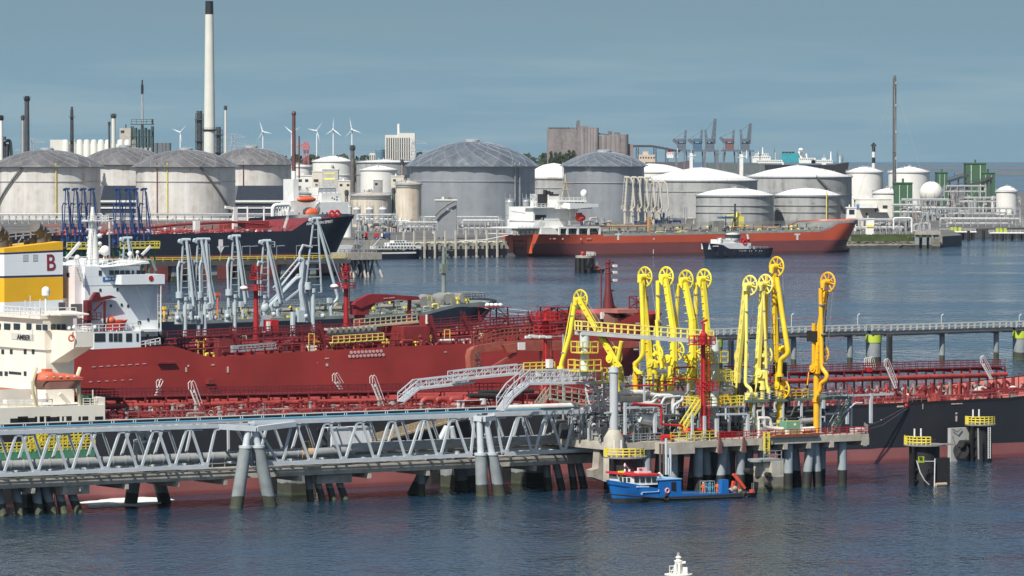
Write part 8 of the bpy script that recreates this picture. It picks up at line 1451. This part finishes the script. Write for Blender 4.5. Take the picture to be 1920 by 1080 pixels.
# ================================================================ yellow loading arms
AE = -radians(46)
def plane(px, py, b, ang=AE):
    P0 = V(toW(Q(px,py,b))); mn = V(-sin(ang),cos(ang),0)
    def R(x, y, off=0):
        d = V(ray(x,y)); k = (mn.x*P0.x+mn.y*P0.y)/(mn.x*d.x+mn.y*d.y); p = V(0,0,CAM_H)+d*k+mn*off; return toJ(p)
    return R, toJ((mn.x,mn.y,0))
def yarm(lab, b, base, top, inb, wtop, wlow, outb, r_o=.30, cw=None, mt=YEL, r_i=.55, rodd=None, extra=None, rw=1.42, ladder=False, rise_r=.5):
    """base/top: riser column; inb: inboard boom outline centre line; w*: wheel centres; outb: outboard pipe"""
    R, ax = plane(base[0],base[1],b); o = R(*base); t = T('loading_arm', lab, 'loading arm', o, 'J', group='yellow loading arms')  # a marine loading arm, like all objects of this name
    m = MB(); m.tube(R(*base),R(*top),rise_r,14); P = V(R(*base)).lerp(V(R(*top)),.5); m.tube(P-V(0,0,.25),P+V(0,0,.25),rise_r*1.35,14); m.tube(V(R(*top))-V(0,0,.7),V(R(*top)),rise_r*1.5,14); P = V(R(*top)); m.tube(P+V(ax)*-.8,P+V(ax)*.8,.5,14); m.tube(P+V(ax)*-.9,P+V(ax)*-.8,.62,14); m.tube(P+V(ax)*-1.0,P+V(ax)*-.9,.3,12); t.part('riser', m, mt)
    m = MB(); pts = [V(R(x,y,-.45)) for x,y in inb]
    for i in range(len(pts)-1): w_ = r_i*(1.05 if i == len(pts)-2 else 1.35); m.beam(pts[i],pts[i+1],.55,w_*1.15)
    nn = 12
    if ladder:
        for i in range(nn): e = pts[0].lerp(pts[-1],i/nn)+V(ax)*-.42; m.beam(e+V(-.36,0,0),e+V(.36,0,0),.07,.09)
    else:
        for i in range(1,nn): e = pts[0].lerp(pts[-1],i/nn); m.beam(e+V(ax)*-.4+V(0,0,.1),e+V(ax)*.4+V(0,0,.1),r_i*.75,.08)
    m.beam(V(inb and R(*inb[0],-.45))+V(.5,0,0),pts[-1]+V(.62,0,0),.1); t.part('inboard_arm', m, mt)
    for wc, nm, rr in ((wtop,'apex_wheel',rw),(wlow,'lower_wheel',rw*.93)):
        if wc: m = MB(); m.wheel(R(*wc,.15),rr,.11,ax,8,.5); m.ring(V(R(*wc,.15)),rr*.9,.05,ax); t.part(nm, m, mt)
    m = MB(); P = V(R(*wtop)); m.tube(P+V(ax)*-.9,P+V(ax)*.75,.42,12); m.bend([P+V(ax)*-.9,P+V(ax)*-.95+V(0,0,-.8)],.36,10); t.part('apex_swivel', m, mt)
    m = MB(); m.bend([R(x,y,-.95) for x,y in outb],r_o,10,1.1); e = V(R(*outb[-1],-.95)); m.tube(e-V(0,0,.12),e+V(0,0,.25),r_o*1.6,12); t.part('outboard_arm', m, mt)
    for k_ in (.18,.5,.82): e0, e1 = V(R(*outb[0],-.95)), V(R(*outb[len(outb)//2],-.95)); e = e0.lerp(e1,k_); m = MB(); m.tube(e-V(0,0,.09),e+V(0,0,.09),r_o*1.35,12); t.part('flange', m, MATS['dull_frame'])
    m = MB(); e0, e1 = pts[0]+V(.35,-.35,0), pts[-1]+V(.3,-.35,0); m.path([e0,e0.lerp(e1,.35)+V(.25,0,0),e0.lerp(e1,.7)+V(-.1,0,0),e1],.07,5); m.path([e0,e0+V(.5,-.1,-1.6),e0+V(1.1,0,-2.6)],.06,5); t.part('hydraulic_hose', m, BLACK)
    if wlow: m = MB(); [m.beam(R(wtop[0]+s_,wtop[1],.25),R(wlow[0]+s_,wlow[1],.25),.05) for s_ in (9.5,-8)]; t.part('cable', m, GALV)
    if cw: m = MB(); P, S_ = V(R(cw[0],(cw[1]+cw[3])/2)), V(R(cw[2],(cw[1]+cw[3])/2)); z0_, z1_ = R(cw[0],cw[3])[2], R(cw[0],cw[1])[2]; c_ = (P+S_)/2; hd = (S_-P)/2; axv = V(ax)*.75; m.add([(c_+i*hd+j*axv).to_tuple()[:2]+(zz,) for zz in (z0_,z1_) for i,j in ((-1,-1),(1,-1),(1,1),(-1,1))],[(0,3,2,1),(4,5,6,7),(0,1,5,4),(1,2,6,5),(2,3,7,6),(3,0,4,7)]); t.part('counterweight', m, BLACK)
    for (pts_, r__, nm) in (extra or []): m = MB(); m.bend([R(x,y,o_) for x,y,o_ in pts_],r__,8); t.part(nm, m, mt)
    return t
G4 = bP+11
yarm('leftmost yellow arm leaning like an A at the left end of the footbridge',bP+5,(1157,735),(1150,672),[(1166,690),(1152,668),(1089,560)],(1087,562),(1152,668),[(1086,572),(1077,630),(1062,680),(1060,690)],.34,None,YEL,.5,extra=[([(1074,568,-.2),(1056,664,-.2)],.10,'tie_rod'),([(1168,640,-.3),(1158,690,-.3)],.3,'brace')])
yarm('first of the four equal yellow arms, its hooked pipe end low at left',G4,(1226,735),(1226,680),[(1224,705),(1219,640),(1207,521)],(1208,519),(1229,664),[(1211,530),(1214,610),(1214,668),(1200,682),(1199,693),(1208,699)],.34,None,YEL,.6,extra=[([(1229,600,.2),(1232,640,.2),(1239,690,.2)],.24,'brace')])
yarm('second of the four equal yellow arms',G4-1,(1257,750),(1259,672),[(1268,700),(1266,615),(1252,523)],(1248,519),(1269,658),[(1242,526),(1242,655),(1252,678),(1252,690)],.32,None,YEL,.62,extra=[([(1247,735,-.6),(1245,715,-.6),(1252,700,-.6)],.3,'brace')])
yarm('third of the four equal yellow arms, slightly lower wheel',G4-2,(1293,750),(1295,672),[(1303,705),(1302,600),(1288,530)],(1285,525),(1305,660),[(1280,532),(1275,640),(1268,668),(1278,690)],.32,None,YEL,.62)
yarm('fourth of the four equal yellow arms, behind the red fire tower',G4-3,(1324,745),(1326,680),[(1332,690),(1330,615),(1322,528)],(1319,523),None,[(1313,530),(1313,650),(1312,720)],.32,None,YEL,.6)
yarm('pale yellow arm with ladder rungs and black counterweight, left one of the pair',bP+6,(1413,805),(1410,742),[(1382,760),(1386,700),(1402,545)],(1405,535),(1389,669),[(1408,552),(1408,640),(1406,722),(1416,728),(1418,738),(1408,748)],.25,(1371,717,1394,742),YELP,.74,ladder=True)
yarm('pale yellow arm with ladder rungs and black counterweight, right one of the pair',bP+7,(1427,755),(1430,700),[(1421,735),(1424,690),(1434,545)],(1434,533),(1434,666),[(1440,552),(1444,650),(1446,722),(1450,735)],.22,(1412,717,1430,742),YELP,.64,ladder=True)
yarm('tallest yellow arm with its pipe hanging out to the right in a double bend',bP+6,(1462,800),(1463,722),[(1461,742),(1459,680),(1455,512)],(1455,500),(1466,730),[(1465,520),(1475,590),(1487,664),(1473,673),(1471,684),(1470,704)],.38,(1456,679,1470,702),mat('strong_yellow',(.80,.54,.025),.5,var=.14,scale=.6,streak=.4,scol=(.4,.22,.03)),.5,extra=[([(1448,515,-1.2),(1447,640,-1.2),(1441,662,-1.2),(1438,690,-1.2)],.25,'side_pipe'),([(1438,712,-1.3),(1452,722,-1.3),(1452,734,-1.3)],.35,'side_pipe'),([(1459,655,.4),(1468,656,.4)],.6,'gearbox')])
yarm('orange-yellow arm standing alone at the right with an S-shaped pipe end',bP+2.2,(1531,811),(1531,690),[(1536,700),(1541,610),(1551,545)],(1551,529),(1540,664),[(1547,540),(1549,690),(1559,702),(1558,712),(1547,718),(1546,732),(1541,738)],.33,(1519,620,1539,640),ORG,.42,extra=[([(1528,690,-.2),(1528,606,-.2)],.34,'mast'),([(1521,697,-.5),(1518,722,-.5)],.09,'lever')],rise_r=.46)
# ================================================================ dolphins beside the platform
def dolphin(px, pw, pt, pb, b, lab, ladder_dx, fender=None, sign=False, extra_cap=0):
    p = Q(px,pb,b); s = (Q(px+10,pb,b)[0]-p[0])/10; w_ = pw*s/2; p = (Q(px,pb,b+w_)[0],b,p[2]); z1 = Q(px,pt,b+w_)[2]; t = T('mooring_dolphin', lab, 'dolphin', (p[0],b,0), 'J', group='black mooring dolphins by the platform'); m = MB(); m.cyl((p[0],b+w_,-1),w_*.74,z1,20); t.part('shaft', m, BLACK)
    cx_, cy_ = p[0], b+w_; m = MB(); m.cyl((cx_,cy_,z1),w_,z1+.2,24); t.part('cap', m, mat('dark_grey_cap',(.20,.20,.19),.7) if 'dark_grey_cap' not in MATS else MATS['dark_grey_cap'])
    if extra_cap: m = MB(); m.beam((cx_+w_*.5,cy_-.6,z1+.1),(cx_+w_+extra_cap,cy_-1.4,z1+.1),1.0,.24); t.part('cap_arm', m, MATS['dark_grey_cap'])
    m = MB(); x = cx_-w_*.95; y = cy_-w_*.35; [m.beam((x+d,y,-1),(x+d,y,z1),.3) for d in (0,w_*.5)]; [m.beam((x,y,.8+i*1.5),(x+w_*.5,y,.8+i*1.5),.24) for i in range(int(z1/1.5))]; t.part('fender_frame', m, BLACK)
    for a0_, a1_ in (((-200,-60),(150,175)) if not extra_cap else ((-215,-110),(130,170))):
        m = MB(); m.rail([(cx_+w_*.95*cos(radians(a0_+(a1_-a0_)*k/8)),cy_+w_*.95*sin(radians(a0_+(a1_-a0_)*k/8)),z1+.2) for k in range(9)],1.2,.9,.07,2); t.part('railing', m, YELR)
    for i in (0,1): m = MB(); m.cyl((cx_-w_*.6+i*1.2,cy_,z1+1.2),.13,z1+2.5,8); t.part('white_post', m, WHITE)
    m = MB(); [m.ell((cx_+dx,cy_-w_*.2,z1+.45),.3,.28,.3,8,6) for dx in (-.2,.5)]; m.tube((cx_-.2,cy_-w_*.2,z1+.5),(cx_+1.2,cy_-w_*.4,z1+.9),.1,6); m.ring((cx_-.9,cy_-w_*.3,z1+.35),.4,.08,(.3,.4,1),10,5); t.part('quick_release_hook', m, BLACK)
    return t, p, w_, z1
b_ = 545; t, p, w_, z1 = dolphin(1172,68,858,940,b_,'black mooring dolphin with yellow railing beside the bow of the blue workboat',0); m = MB(); [m.ell((p[0]-w_*.75,b_-.25,z),.18,.1,.3,8,6) for z in (z1-.8,z1-1.6,z1-2.2)]; t.part('white_marker', m, WHITE)
t, p, w_, z1 = dolphin(1733,62,835,911,543.7,'black mooring dolphin with a lime number plate, right foreground',0,extra_cap=1.6,sign=True)
m = MB(); pbox(m,1722.5,856,1733,867.5,543.5,.1); pl_ = t.part('number_plate', m, LIME); t.text('plate_number','93',.62,Q(1723.5,862.5,543.45),(1,0,0),(0,-1,0),BLACK,pl_)
m = MB(); m.path([Q(1719,864,543.6),Q(1725,885,543.5),Q(1733,900,543.4),Q(1742,909,543.4)],.09,6); m.path([Q(1734,865,543.6),Q(1754,865,544)],.06,5); m.tube(Q(1753,860,543.9),Q(1752,912,543.9),.08,6); t.part('chain', m, WHITE)
m = MB(); q0, q1 = Q(1755,859,544.2), Q(1781,911,544.2); m.box(q0[0],544.2,-.5,q1[0],545,q0[2]); t.part('fender_panel', m, RUBBER); m = MB(); m.tube(Q(1737,879,545),Q(1752,881,545),.42,12); t.part('rubber_cone', m, RUBBER); m = MB(); m.tube((p[0]-.3,543.6,.25),(p[0]+1.6,543.6,.25),.26,8); t.part('timber', m, mat('pale_timber',(.42,.33,.24),.8))
b_ = 581; t, p, w_, z1 = dolphin(1838,46,797,862,b_,'dolphin with grey fender panel and white ladder against the side of the black tanker',0,sign=False)
m = MB(); q0, q1 = Q(1783,803,b_+3.6), Q(1817,861,b_+3.6); m.box(q0[0],b_+3.6,-.5,q1[0],b_+4.4,q0[2]); t.part('fender_panel', m, mat('pale_fender',(.38,.38,.36),.7,var=.15)); m = MB(); m.tube(Q(1802,845,b_+2.8),Q(1802,845,b_+3.8),1.25,20); m.tube(Q(1802,832,b_+2.4),Q(1815,832,b_+3.4),.6,14); t.part('rubber_cone', m, RUBBER)
m = MB(); m.path([Q(1786,805,b_+3.4),Q(1795,810,b_+3.3),Q(1803,803,b_+3.4)],.06,5); m.path([Q(1812,822,b_+2),Q(1790,858,b_+3)],.05,5); m.path([Q(1786,818,b_+3.3),Q(1800,858,b_+3)],.05,5); t.part('chain', m, DSTEEL); m = MB(); m.ladder(Q(1853,860,b_-.4),Q(1853,801,b_-.4),(.42,0,0),.35,.05); t.part('ladder', m, WHITE); m = MB(); m.tube(Q(1835,861,b_-.3),Q(1834,803,b_-.3),.14,6); t.part('pole', m, PIPEG)
# concrete block dolphin under platform
b_ = 546.5; t = T('fender_block_dolphin','pale concrete block standing in the water before the piles of the platform','dolphin',Q(1450,924,b_),'J'); m = MB(); q0, q1 = Q(1436,866,b_), Q(1469,924,b_); q2 = Q(1447,866,b_)
m.box(q2[0],b_,-1,q1[0],b_+3.4,q0[2]); m.box(q0[0],b_+.6,-1,q2[0],b_+3,q0[2]-.1); t.part('block', m, mat('block_concrete',(.46,.43,.35),.85,var=.3,scale=.6,streak=.5,scol=(.16,.14,.10),split=(2.3,(.18,.17,.13),.5,.6,(.05,.06,.04)),bump=.4)); m = MB(); [m.tube((q0[0]+.5,b_-.25,z),(q0[0]+.5,b_+.6,z),.36,12) for z in (1.2,2.6)]; t.part('tyre_fender', m, RUBBER); m = MB(); m.box(q0[0]-.6,b_+.2,q0[2],q1[0]+.3,b_+3.6,q0[2]+.3); m.rail([(q0[0],b_+.5,q0[2]+.3),(q1[0],b_+.5,q0[2]+.3)],1.2,1.2,.05); m.cyl((q0[0]-1,b_+1,q0[2]),1.0,q0[2]+.35,16); t.part('cap', m, mat('cap_grey',(.24,.26,.26),.7)); m = MB(); m.tube((q0[0]-1.8,b_+1,q0[2]-1.4),(q0[0]-1.8,b_+2.4,q0[2]-1.4),.45,14); t.part('rubber_roller', m, RUBBER)
for i,(x,y0,y1,b2) in enumerate(((1238,842,890,546.6),(1244,842,890,546.8))): m = MB(); m.tube(Q(x,y1,b2),Q(x,y0-10,b2),.16,6); solo('gauge_pipe',['left thin brown pole behind the blue workboat','right thin brown pole behind the blue workboat'][i],'pole',m,mat('brown_pole',(.10,.07,.06),.8) if 'brown_pole' not in MATS else MATS['brown_pole'],Q(x,y1,b2),'J')
m = MB(); [m.tube(Q(x,890,546.3),Q(x,y0,546.3),.18,8) for x,y0 in ((1249,822),(1253,858),(1257,840))]; pt.part('drop_pipe', m, GSTEEL)
# ================================================================ blue workboat
b_ = 541; BB = mat('bright_blue_hull', (.008,.13,.42), .4, var=.12, scale=.8, streak=.2, scol=(.10,.25,.45), split=(.62,(.035,.035,.037),.05)); q = lambda px, py, d=0: (Q(px,py,b_+d)[0], b_+d, Q(px,py,b_+d)[2])
t = T('workboat','blue workboat with white wheelhouse and red roof lying before the platform','boat',(q(1280,935)[0],b_,0),'J'); a0, a1 = q(1146,940,2.0)[0], q(1416,935,1)[0]; Lb = a1-a0; flip = lambda m: (setattr(m,'v',[(a0+a1-v[0],v[1],v[2]) for v in m.v]), setattr(m,'f',[f_[::-1] for f_ in m.f]), m)[2]
zz_ = lambda px, py: q(px,py)[2]; mx_ = lambda px: a0+a1-q(px,930)[0]
m = MB(); top, bc = hull(m, a0, a1, b_, 5.4, pieces([(a0,zz_(1400,925)),(mx_(1350),zz_(1350,925)),(mx_(1278),zz_(1278,925)),(mx_(1250),zz_(1240,919)),(a1,zz_(1146,903))]), zb=-.6, bowl=6.5, rake=.9, flare=1.6, n=50, m_=8, sternl=3, stern_w=.85, srake=.3); flip(m); t.part('hull', m, BB)
dm = deckmesh(top, bc, -.55, .15); flip(dm); t.part('deck', dm, mat('workboat_deck',(.10,.13,.16),.8,var=.3))
m = MB(); pbox(m,1236,899,1277.5,930,b_+.1,5.0); dh = t.part('deckhouse', m, MATS['bright_blue_hull']); m = MB(); pbox(m,1259,904,1268,929,b_+.06,.2); t.part('doorway', m, BLACK, dh); m = MB(); pbox(m,1232,898,1279,899.6,b_,5.2); t.part('house_edge', m, mat('light_blue_edge',(.25,.45,.65),.5), dh)
m = MB(); x0,x1 = q(1186,890)[0], q(1235,890)[0]; zb_, zt2 = q(0,908.5)[2], q(0,892)[2]; xf = q(1171,890)[0]; yn, yf = b_+.25, b_+4.9
m.add([(x0,yn,zb_),(x1,yn,zb_),(x1,yf,zb_),(x0,yf,zb_),(x0-.1,yn+.12,zt2),(x1,yn+.12,zt2),(x1,yf-.12,zt2),(x0-.1,yf-.12,zt2),(xf,b_+1.4,zb_+.25),(xf,b_+3.7,zb_+.25),(xf-.05,b_+1.4,zt2),(xf-.05,b_+3.7,zt2)],[(0,1,5,4),(1,2,6,5),(2,3,7,6),(0,4,10,8),(3,9,11,7),(8,10,11,9),(4,5,6,7),(4,7,11,10),(0,8,9,3)]); wh = t.part('wheelhouse', m, WHITE)
m = MB(); [pbox(m,x,894,x+8,904,b_+.20,.12) for x in (1190,1201,1212,1223)]
for k in range(3): f0, f1 = k/3+.05, (k+1)/3-.05; a_, c_ = V(x0-.07,yn+.08,0), V(xf-.04,b_+1.38,0); p0, p1 = a_.lerp(c_,f0), a_.lerp(c_,f1); o_ = V(-.04,-.05,0); z0_, z1_ = zb_+.5, zt2-.1; m.add([p0+o_+V(0,0,z0_),p1+o_+V(0,0,z0_),p1+o_+V(0,0,z1_),p0+o_+V(0,0,z1_)],[(0,1,2,3)])
t.part('window', m, GLASS, wh)
m = MB(); rp = [(x1+.3,yn-.1),(x1+.3,yf+.1),(x0,yf+.1),(xf-.6,b_+3.8),(xf-.6,b_+1.3),(x0,yn-.1)]; m.prismz(rp,zt2,zt2+.28); vs_ = m.v; m.v = [(v[0],v[1],v[2]+(.38 if v[0] < x0-.3 else .12 if v[0] < x0+.5 else 0)) for v in vs_]; t.part('roof', m, mat('roof_red',(.55,.03,.04),.45,var=.1), wh)
m = MB(); pbox(m,1197,877,1213,885,b_+2,.3); m.box(*q(1197,884.5,1.95),*q(1213,885.5,3)); t.part('notice_board', m, mat('pinkish_board',(.62,.52,.50),.6), wh); m = MB(); pbox(m,1199,878.5,1204,880.5,b_+1.9,.1); t.part('red_lettering', m, REDP, wh)
m = MB(); m.tube(q(1235,888,1),q(1241,894,1),.28,10); m.tube(q(1180,884,2.5),q(1180,880,2.5),.16,8); m.tube(q(1182,884,2.5),q(1171,868,2.5),.03,4); m.beam(q(1163,905,1),q(1157,891,1),.08); t.part('white_gear', m, WHITE); m = MB(); m.ell(q(1165,893,1.5),.42,.3,.2,10,6); pbox(m,1160,883,1170,890,b_+2,.2); t.part('yellow_buoy', m, mat('fluorescent_yellow',(.75,.85,.03),.5))
m = MB(); p = q(1251,920,0); m.ring((p[0],b_-.02,p[2]),.30,.12,(0,1,0),16,8); t.part('life_ring', m, mat('pink_ring',(.72,.33,.33),.6))
for (px,py) in ((1248,933),(1396,929)): m = MB(); p = q(px,py,0); m.ring((p[0],b_-.22,p[2]),.34,.17,(0,1,0),16,8); t.part('tyre', m, RUBBER)
m = MB(); m.path([(q(1150,927)[0]+0,b_+1.2,q(1150,926,1.2)[2]),(q(1175,929)[0],b_+.0,q(1175,929)[2]),(q(1250,935.5)[0],b_-.08,q(1250,935.5)[2]),(q(1350,933)[0],b_-.08,q(1350,933)[2]),(q(1404,930)[0],b_-.05,q(1404,930)[2])],.11,6); t.part('rubbing_strake', m, RUBBER)
m = MB(); [pbox(m,x,911.5,x+w_,913.8,b_-.05,.1) for x,w_ in ((1194,5),(1200,4),(1205,5),(1211,2),(1214,3))]; pbox(m,1205,922,1236,923,b_-.12,.15); pbox(m,1235,918,1236,922,b_-.12,.1); p = q(1203,926,0); m.ring((p[0],b_-.03,p[2]),.12,.04,(0,1,0),10,5); t.part('hull_marks', m, mat('pale_blue_mark',(.45,.62,.72),.6))
m = MB(); pbox(m,1354,899.5,1366,929,b_+.3,1.0); t.part('aft_locker', m, MATS['bright_blue_hull']); m = MB(); pbox(m,1375,925,1414,930,b_+1.0,3.0); t.part('stern_deck', m, mat('rust_stern',(.22,.10,.08),.8,var=.3))
m = MB(); m.beam(q(1373,918,2),q(1376,902,2),.4); m.beam(q(1374,889,1.6),q(1397,916,1.2),.26,.34); m.beam(q(1378,888,1.9),q(1396,912,1.6),.16); m.beam(q(1384,905,1.6),q(1388,922,1.6),.18); m.beam(q(1408,922,1),q(1412,922,1),.8,.6); t.part('deck_crane', m, mat('crane_orange_red',(.55,.07,.04),.5)); m = MB(); [m.beam(q(x,929,1),q(x,905,1),.06) for x in (1410,1413)]; m.rail([q(1279,929,.2),q(1349,928,.2)],.35,2,.03); t.part('stern_posts', m, GALV)
m = MB(); [m.ell(q(x,y,1.8),.45,.4,.4,8,6) for x,y in ((1370,920),(1378,916),(1386,921))]; t.part('engine_gear', m, MATS['dirty_deck_pipe']); m = MB(); m.ell(q(1388.5,919.5,.8),.14,.14,.14,8,6); t.part('amber_lamp', m, ORG)
t2 = T('gas_bottle_rack','grey metal rack of blue gas bottles on the deck of the workboat','rack',q(1331,926,2),'J'); m = MB(); P0, P1 = q(1322,926,1.8), q(1340,902,1.8)
for x in (P0[0],(P0[0]+P1[0])/2,P1[0]):
    for y in (b_+1.8,b_+3.0): m.beam((x,y,P0[2]-.2),(x,y,P1[2]),.07)
for z in (P0[2],(P0[2]+P1[2])/2,P1[2]): m.rail([(P0[0],b_+1.8,z-.05),(P1[0],b_+1.8,z-.05),(P1[0],b_+3,z-.05),(P0[0],b_+3,z-.05),(P0[0],b_+1.8,z-.05)],.05,5,.03,0,False)
t2.part('frame', m, GALV)
for i in range(5): m = MB(); x = P0[0]+.17+i*(P1[0]-P0[0]-.3)/4; m.lathe([(.11,P0[2]-.1),(.11,P1[2]-.45),(.05,P1[2]-.3),(.05,P1[2]-.2)],(x,b_+2.1,0),10); t2.part('gas_bottle', m, mat('bottle_blue',(.05,.28,.42),.5) if 'bottle_blue' not in MATS else MATS['bottle_blue'])
# people
OVR = mat('orange_overall', (.80,.16,.035), .7, var=.15, scale=3); SKIN = mat('skin', (.50,.30,.22), .6)
def person(lab, base, joints, face, helmet):
    t = T('person', lab, 'person', base, 'J'); me = bpy.data.meshes.new('body'); names = list(joints); vs = [joints[k][0] for k in names]; ix = {k: i for i, k in enumerate(names)}
    ed = [(ix[a], ix[b]) for a, b in (('pelvis','chest'),('chest','neck'),('neck','head'),('chest','sl'),('sl','el'),('el','hl'),('chest','sr'),('sr','er'),('er','hr'),('pelvis','hipl'),('hipl','kl'),('kl','al'),('al','tl'),('pelvis','hipr'),('hipr','kr'),('kr','ar'),('ar','tr'))]
    me.from_pydata(vs, ed, []); me.materials.append(OVR); o = bpy.data.objects.new('body', me); COL.objects.link(o); o.parent = t.o; sm = o.modifiers.new('skin','SKIN'); 
    for i, k in enumerate(names): r_ = joints[k][1]; me.skin_vertices[0].data[i].radius = (r_, r_*.85); me.skin_vertices[0].data[i].use_root = (k == 'pelvis')
    o.modifiers.new('sub','SUBSURF').levels = 2; o.modifiers['sub'].render_levels = 2
    h = V(joints['head'][0]); m = MB(); B_ = V(base); m.ell(B_+h+V(0,0,.03),.085,.10,.12,12,9); m.ell(B_+h+V(.01,-.10,.02),.014,.02,.02,6,4); m.ell(B_+h+V(-.03,-.088,.05),.012,.01,.008,6,4); m.ell(B_+h+V(.045,-.088,.05),.012,.01,.008,6,4); t.part('face', m, SKIN)
    m = MB(); m.ell(B_+h+V(0,0,.07),.125,.14,.12,12,6,0); m.cyl(tuple(B_+h+V(0,0,.06)),.15,(B_+h).z+.075,12); t.part('helmet', m, helmet)
    for k in ('hl','hr'):
        m = MB(); p = B_+V(joints[k][0]); dn = V(0,-.02,-1).normalized(); m.ell(p+dn*.03,.03,.045,.05,8,6); [m.tube(p+V(-.005,-.03+i*.02,-.05),p+V(-.012,-.035+i*.02,-.13+.012*abs(i-1.5)),.010,5,.007) for i in range(4)]; m.tube(p+V(0,-.045,-.02),p+V(-.01,-.075,-.07),.011,5,.008); t.part('hand', m, SKIN)
    for k in ('al','ar'): m = MB(); p = B_+V(joints[k][0]); m.ell(p+V(0,-.06,-.05),.055,.14,.06,10,6); t.part('boot', m, BLACK)
    return t
J1 = dict(pelvis=((.02,0,.95),.15),chest=((.0,0,1.32),.17),neck=((-.02,-.02,1.5),.065),head=((-.02,-.02,1.6),.07),sl=((-.2,0,1.42),.075),el=((-.30,-.02,1.16),.055),hl=((-.12,-.22,1.02),.04),sr=((.2,0,1.42),.075),er=((.34,-.05,1.18),.055),hr=((.42,-.2,1.22),.04),hipl=((-.1,0,.88),.10),kl=((-.16,-.04,.5),.075),al=((-.13,.04,.09),.055),tl=((-.13,-.08,.04),.05),hipr=((.1,0,.88),.10),kr=((.12,-.10,.5),.075),ar=((.22,-.02,.09),.055),tr=((.22,-.14,.04),.05))
J2 = {k: ((v[0][0]*-1+.0, v[0][1], v[0][2]), v[1]) for k, v in J1.items()}; J2['hr'] = ((-.18,-.25,1.12),.04); J2['kl'] = ((.10,-.02,.5),.075)
P = q(1318.5,926,1.0); person('person in orange overalls and white helmet left of the gas bottle rack', (P[0],P[1],P[2]-.15), J1, 0, WHITE)
P = q(1345,926,1.3); person('person in orange overalls and dark red helmet right of the gas bottle rack', (P[0],P[1],P[2]-.12), J2, 0, MRED)
# ================================================================ masthead of a small white survey boat at the bottom edge
Y = 400; t = T('white_boat','white masthead with lanterns of a small boat cut by the bottom picture edge','boat',(W(1272,1080,Y)[0],Y,0)); x = W(1272,1080,Y)[0]; s = FOC/Y; z = lambda py: W(1272,py,Y)[2]
m = MB(); m.prismz([(x-2.5,Y-1.4),(x+2,Y-1.4),(x+4.5,Y),(x+2,Y+1.4),(x-2.5,Y+1.4)],-.4,1.2); t.part('hull', m, WHITE); m = MB(); m.box(x-1.6,Y-1,1.2,x+1.2,Y+1,3.4); cb_ = t.part('cabin', m, WHITE); m = MB(); m.box(x-1.3,Y-1.05,2.2,x+1,Y-1,3.0); t.part('window', m, GLASS, cb_)
m = MB(); m.cyl((x,Y,3.4),.35,z(1079),12); m.lathe([(.1,z(1078)),(1.2,z(1078)),(1.2,z(1076)),(.1,z(1076))],(x,Y,0),20); m.cyl((x-.05,Y,z(1077)),.42,z(1060),14,.36); m.cyl((x+.02,Y,z(1060)),.34,z(1052),14,.36); m.lathe([(.38,z(1053)),(.38,z(1051)),(.2,z(1050)),(.2,z(1046)),(.28,z(1045)),(.12,z(1042))],(x,Y,0),14); t.part('mast', m, mat('ivory_paint',(.72,.69,.60),.5,var=.15,scale=4,streak=.3))
m = MB(); m.cyl((x,Y,z(1043)),.13,z(1037),10); m.lathe([(.14,z(1038)),(.14,z(1037)),(0,z(1036))],(x,Y,0),10); t.part('lantern', m, mat('lantern_grey',(.35,.37,.36),.3)); m = MB(); m.box(x+.35,Y-.4,z(1076),x+.75,Y+.1,z(1063)); t.part('battery_box', m, WHITE)
m = MB(); pp = [(x-.75,Y-.2,z(1076)),(x-.75,Y-.2,z(1061)),(x-.3,Y-.2,z(1061))]; m.path(pp,.035,5); m.beam((x-.75,Y-.2,z(1069)),(x-.3,Y-.2,z(1069)),.05); m.beam((x-.72,Y-.2,z(1076)),(x-.35,Y-.2,z(1062)),.04); m.tube((x-.2,Y-.45,z(1074)),(x-.2,Y-.45,z(1054)),.07,6); m.tube((x+.1,Y-.42,z(1072)),(x+.1,Y-.42,z(1056)),.06,6); m.tube((x+.3,Y-.3,z(1055)),(x+.6,Y-.3,z(1054)),.12,8); t.part('bracket', m, WHITE)
# ================================================================ thin sea haze
if HAZE:
    hz = bpy.data.materials.new('haze'); hz.use_nodes = True; t_ = hz.node_tree
    for n_ in list(t_.nodes): t_.nodes.remove(n_)
    o_ = t_.nodes.new('ShaderNodeOutputMaterial'); v_ = t_.nodes.new('ShaderNodeVolumePrincipled'); v_.inputs['Color'].default_value = (.80,.90,1,1); v_.inputs['Density'].default_value = HAZE; v_.inputs['Anisotropy'].default_value = .2
    t_.links.new(v_.outputs[0], o_.inputs['Volume']); m = MB(); m.box(-13200,-13200,-3,13200,13200,190); solo('haze','thin pale blue air over the harbour that fades the far shore','haze',m,hz,(0,0,0),kind='stuff')
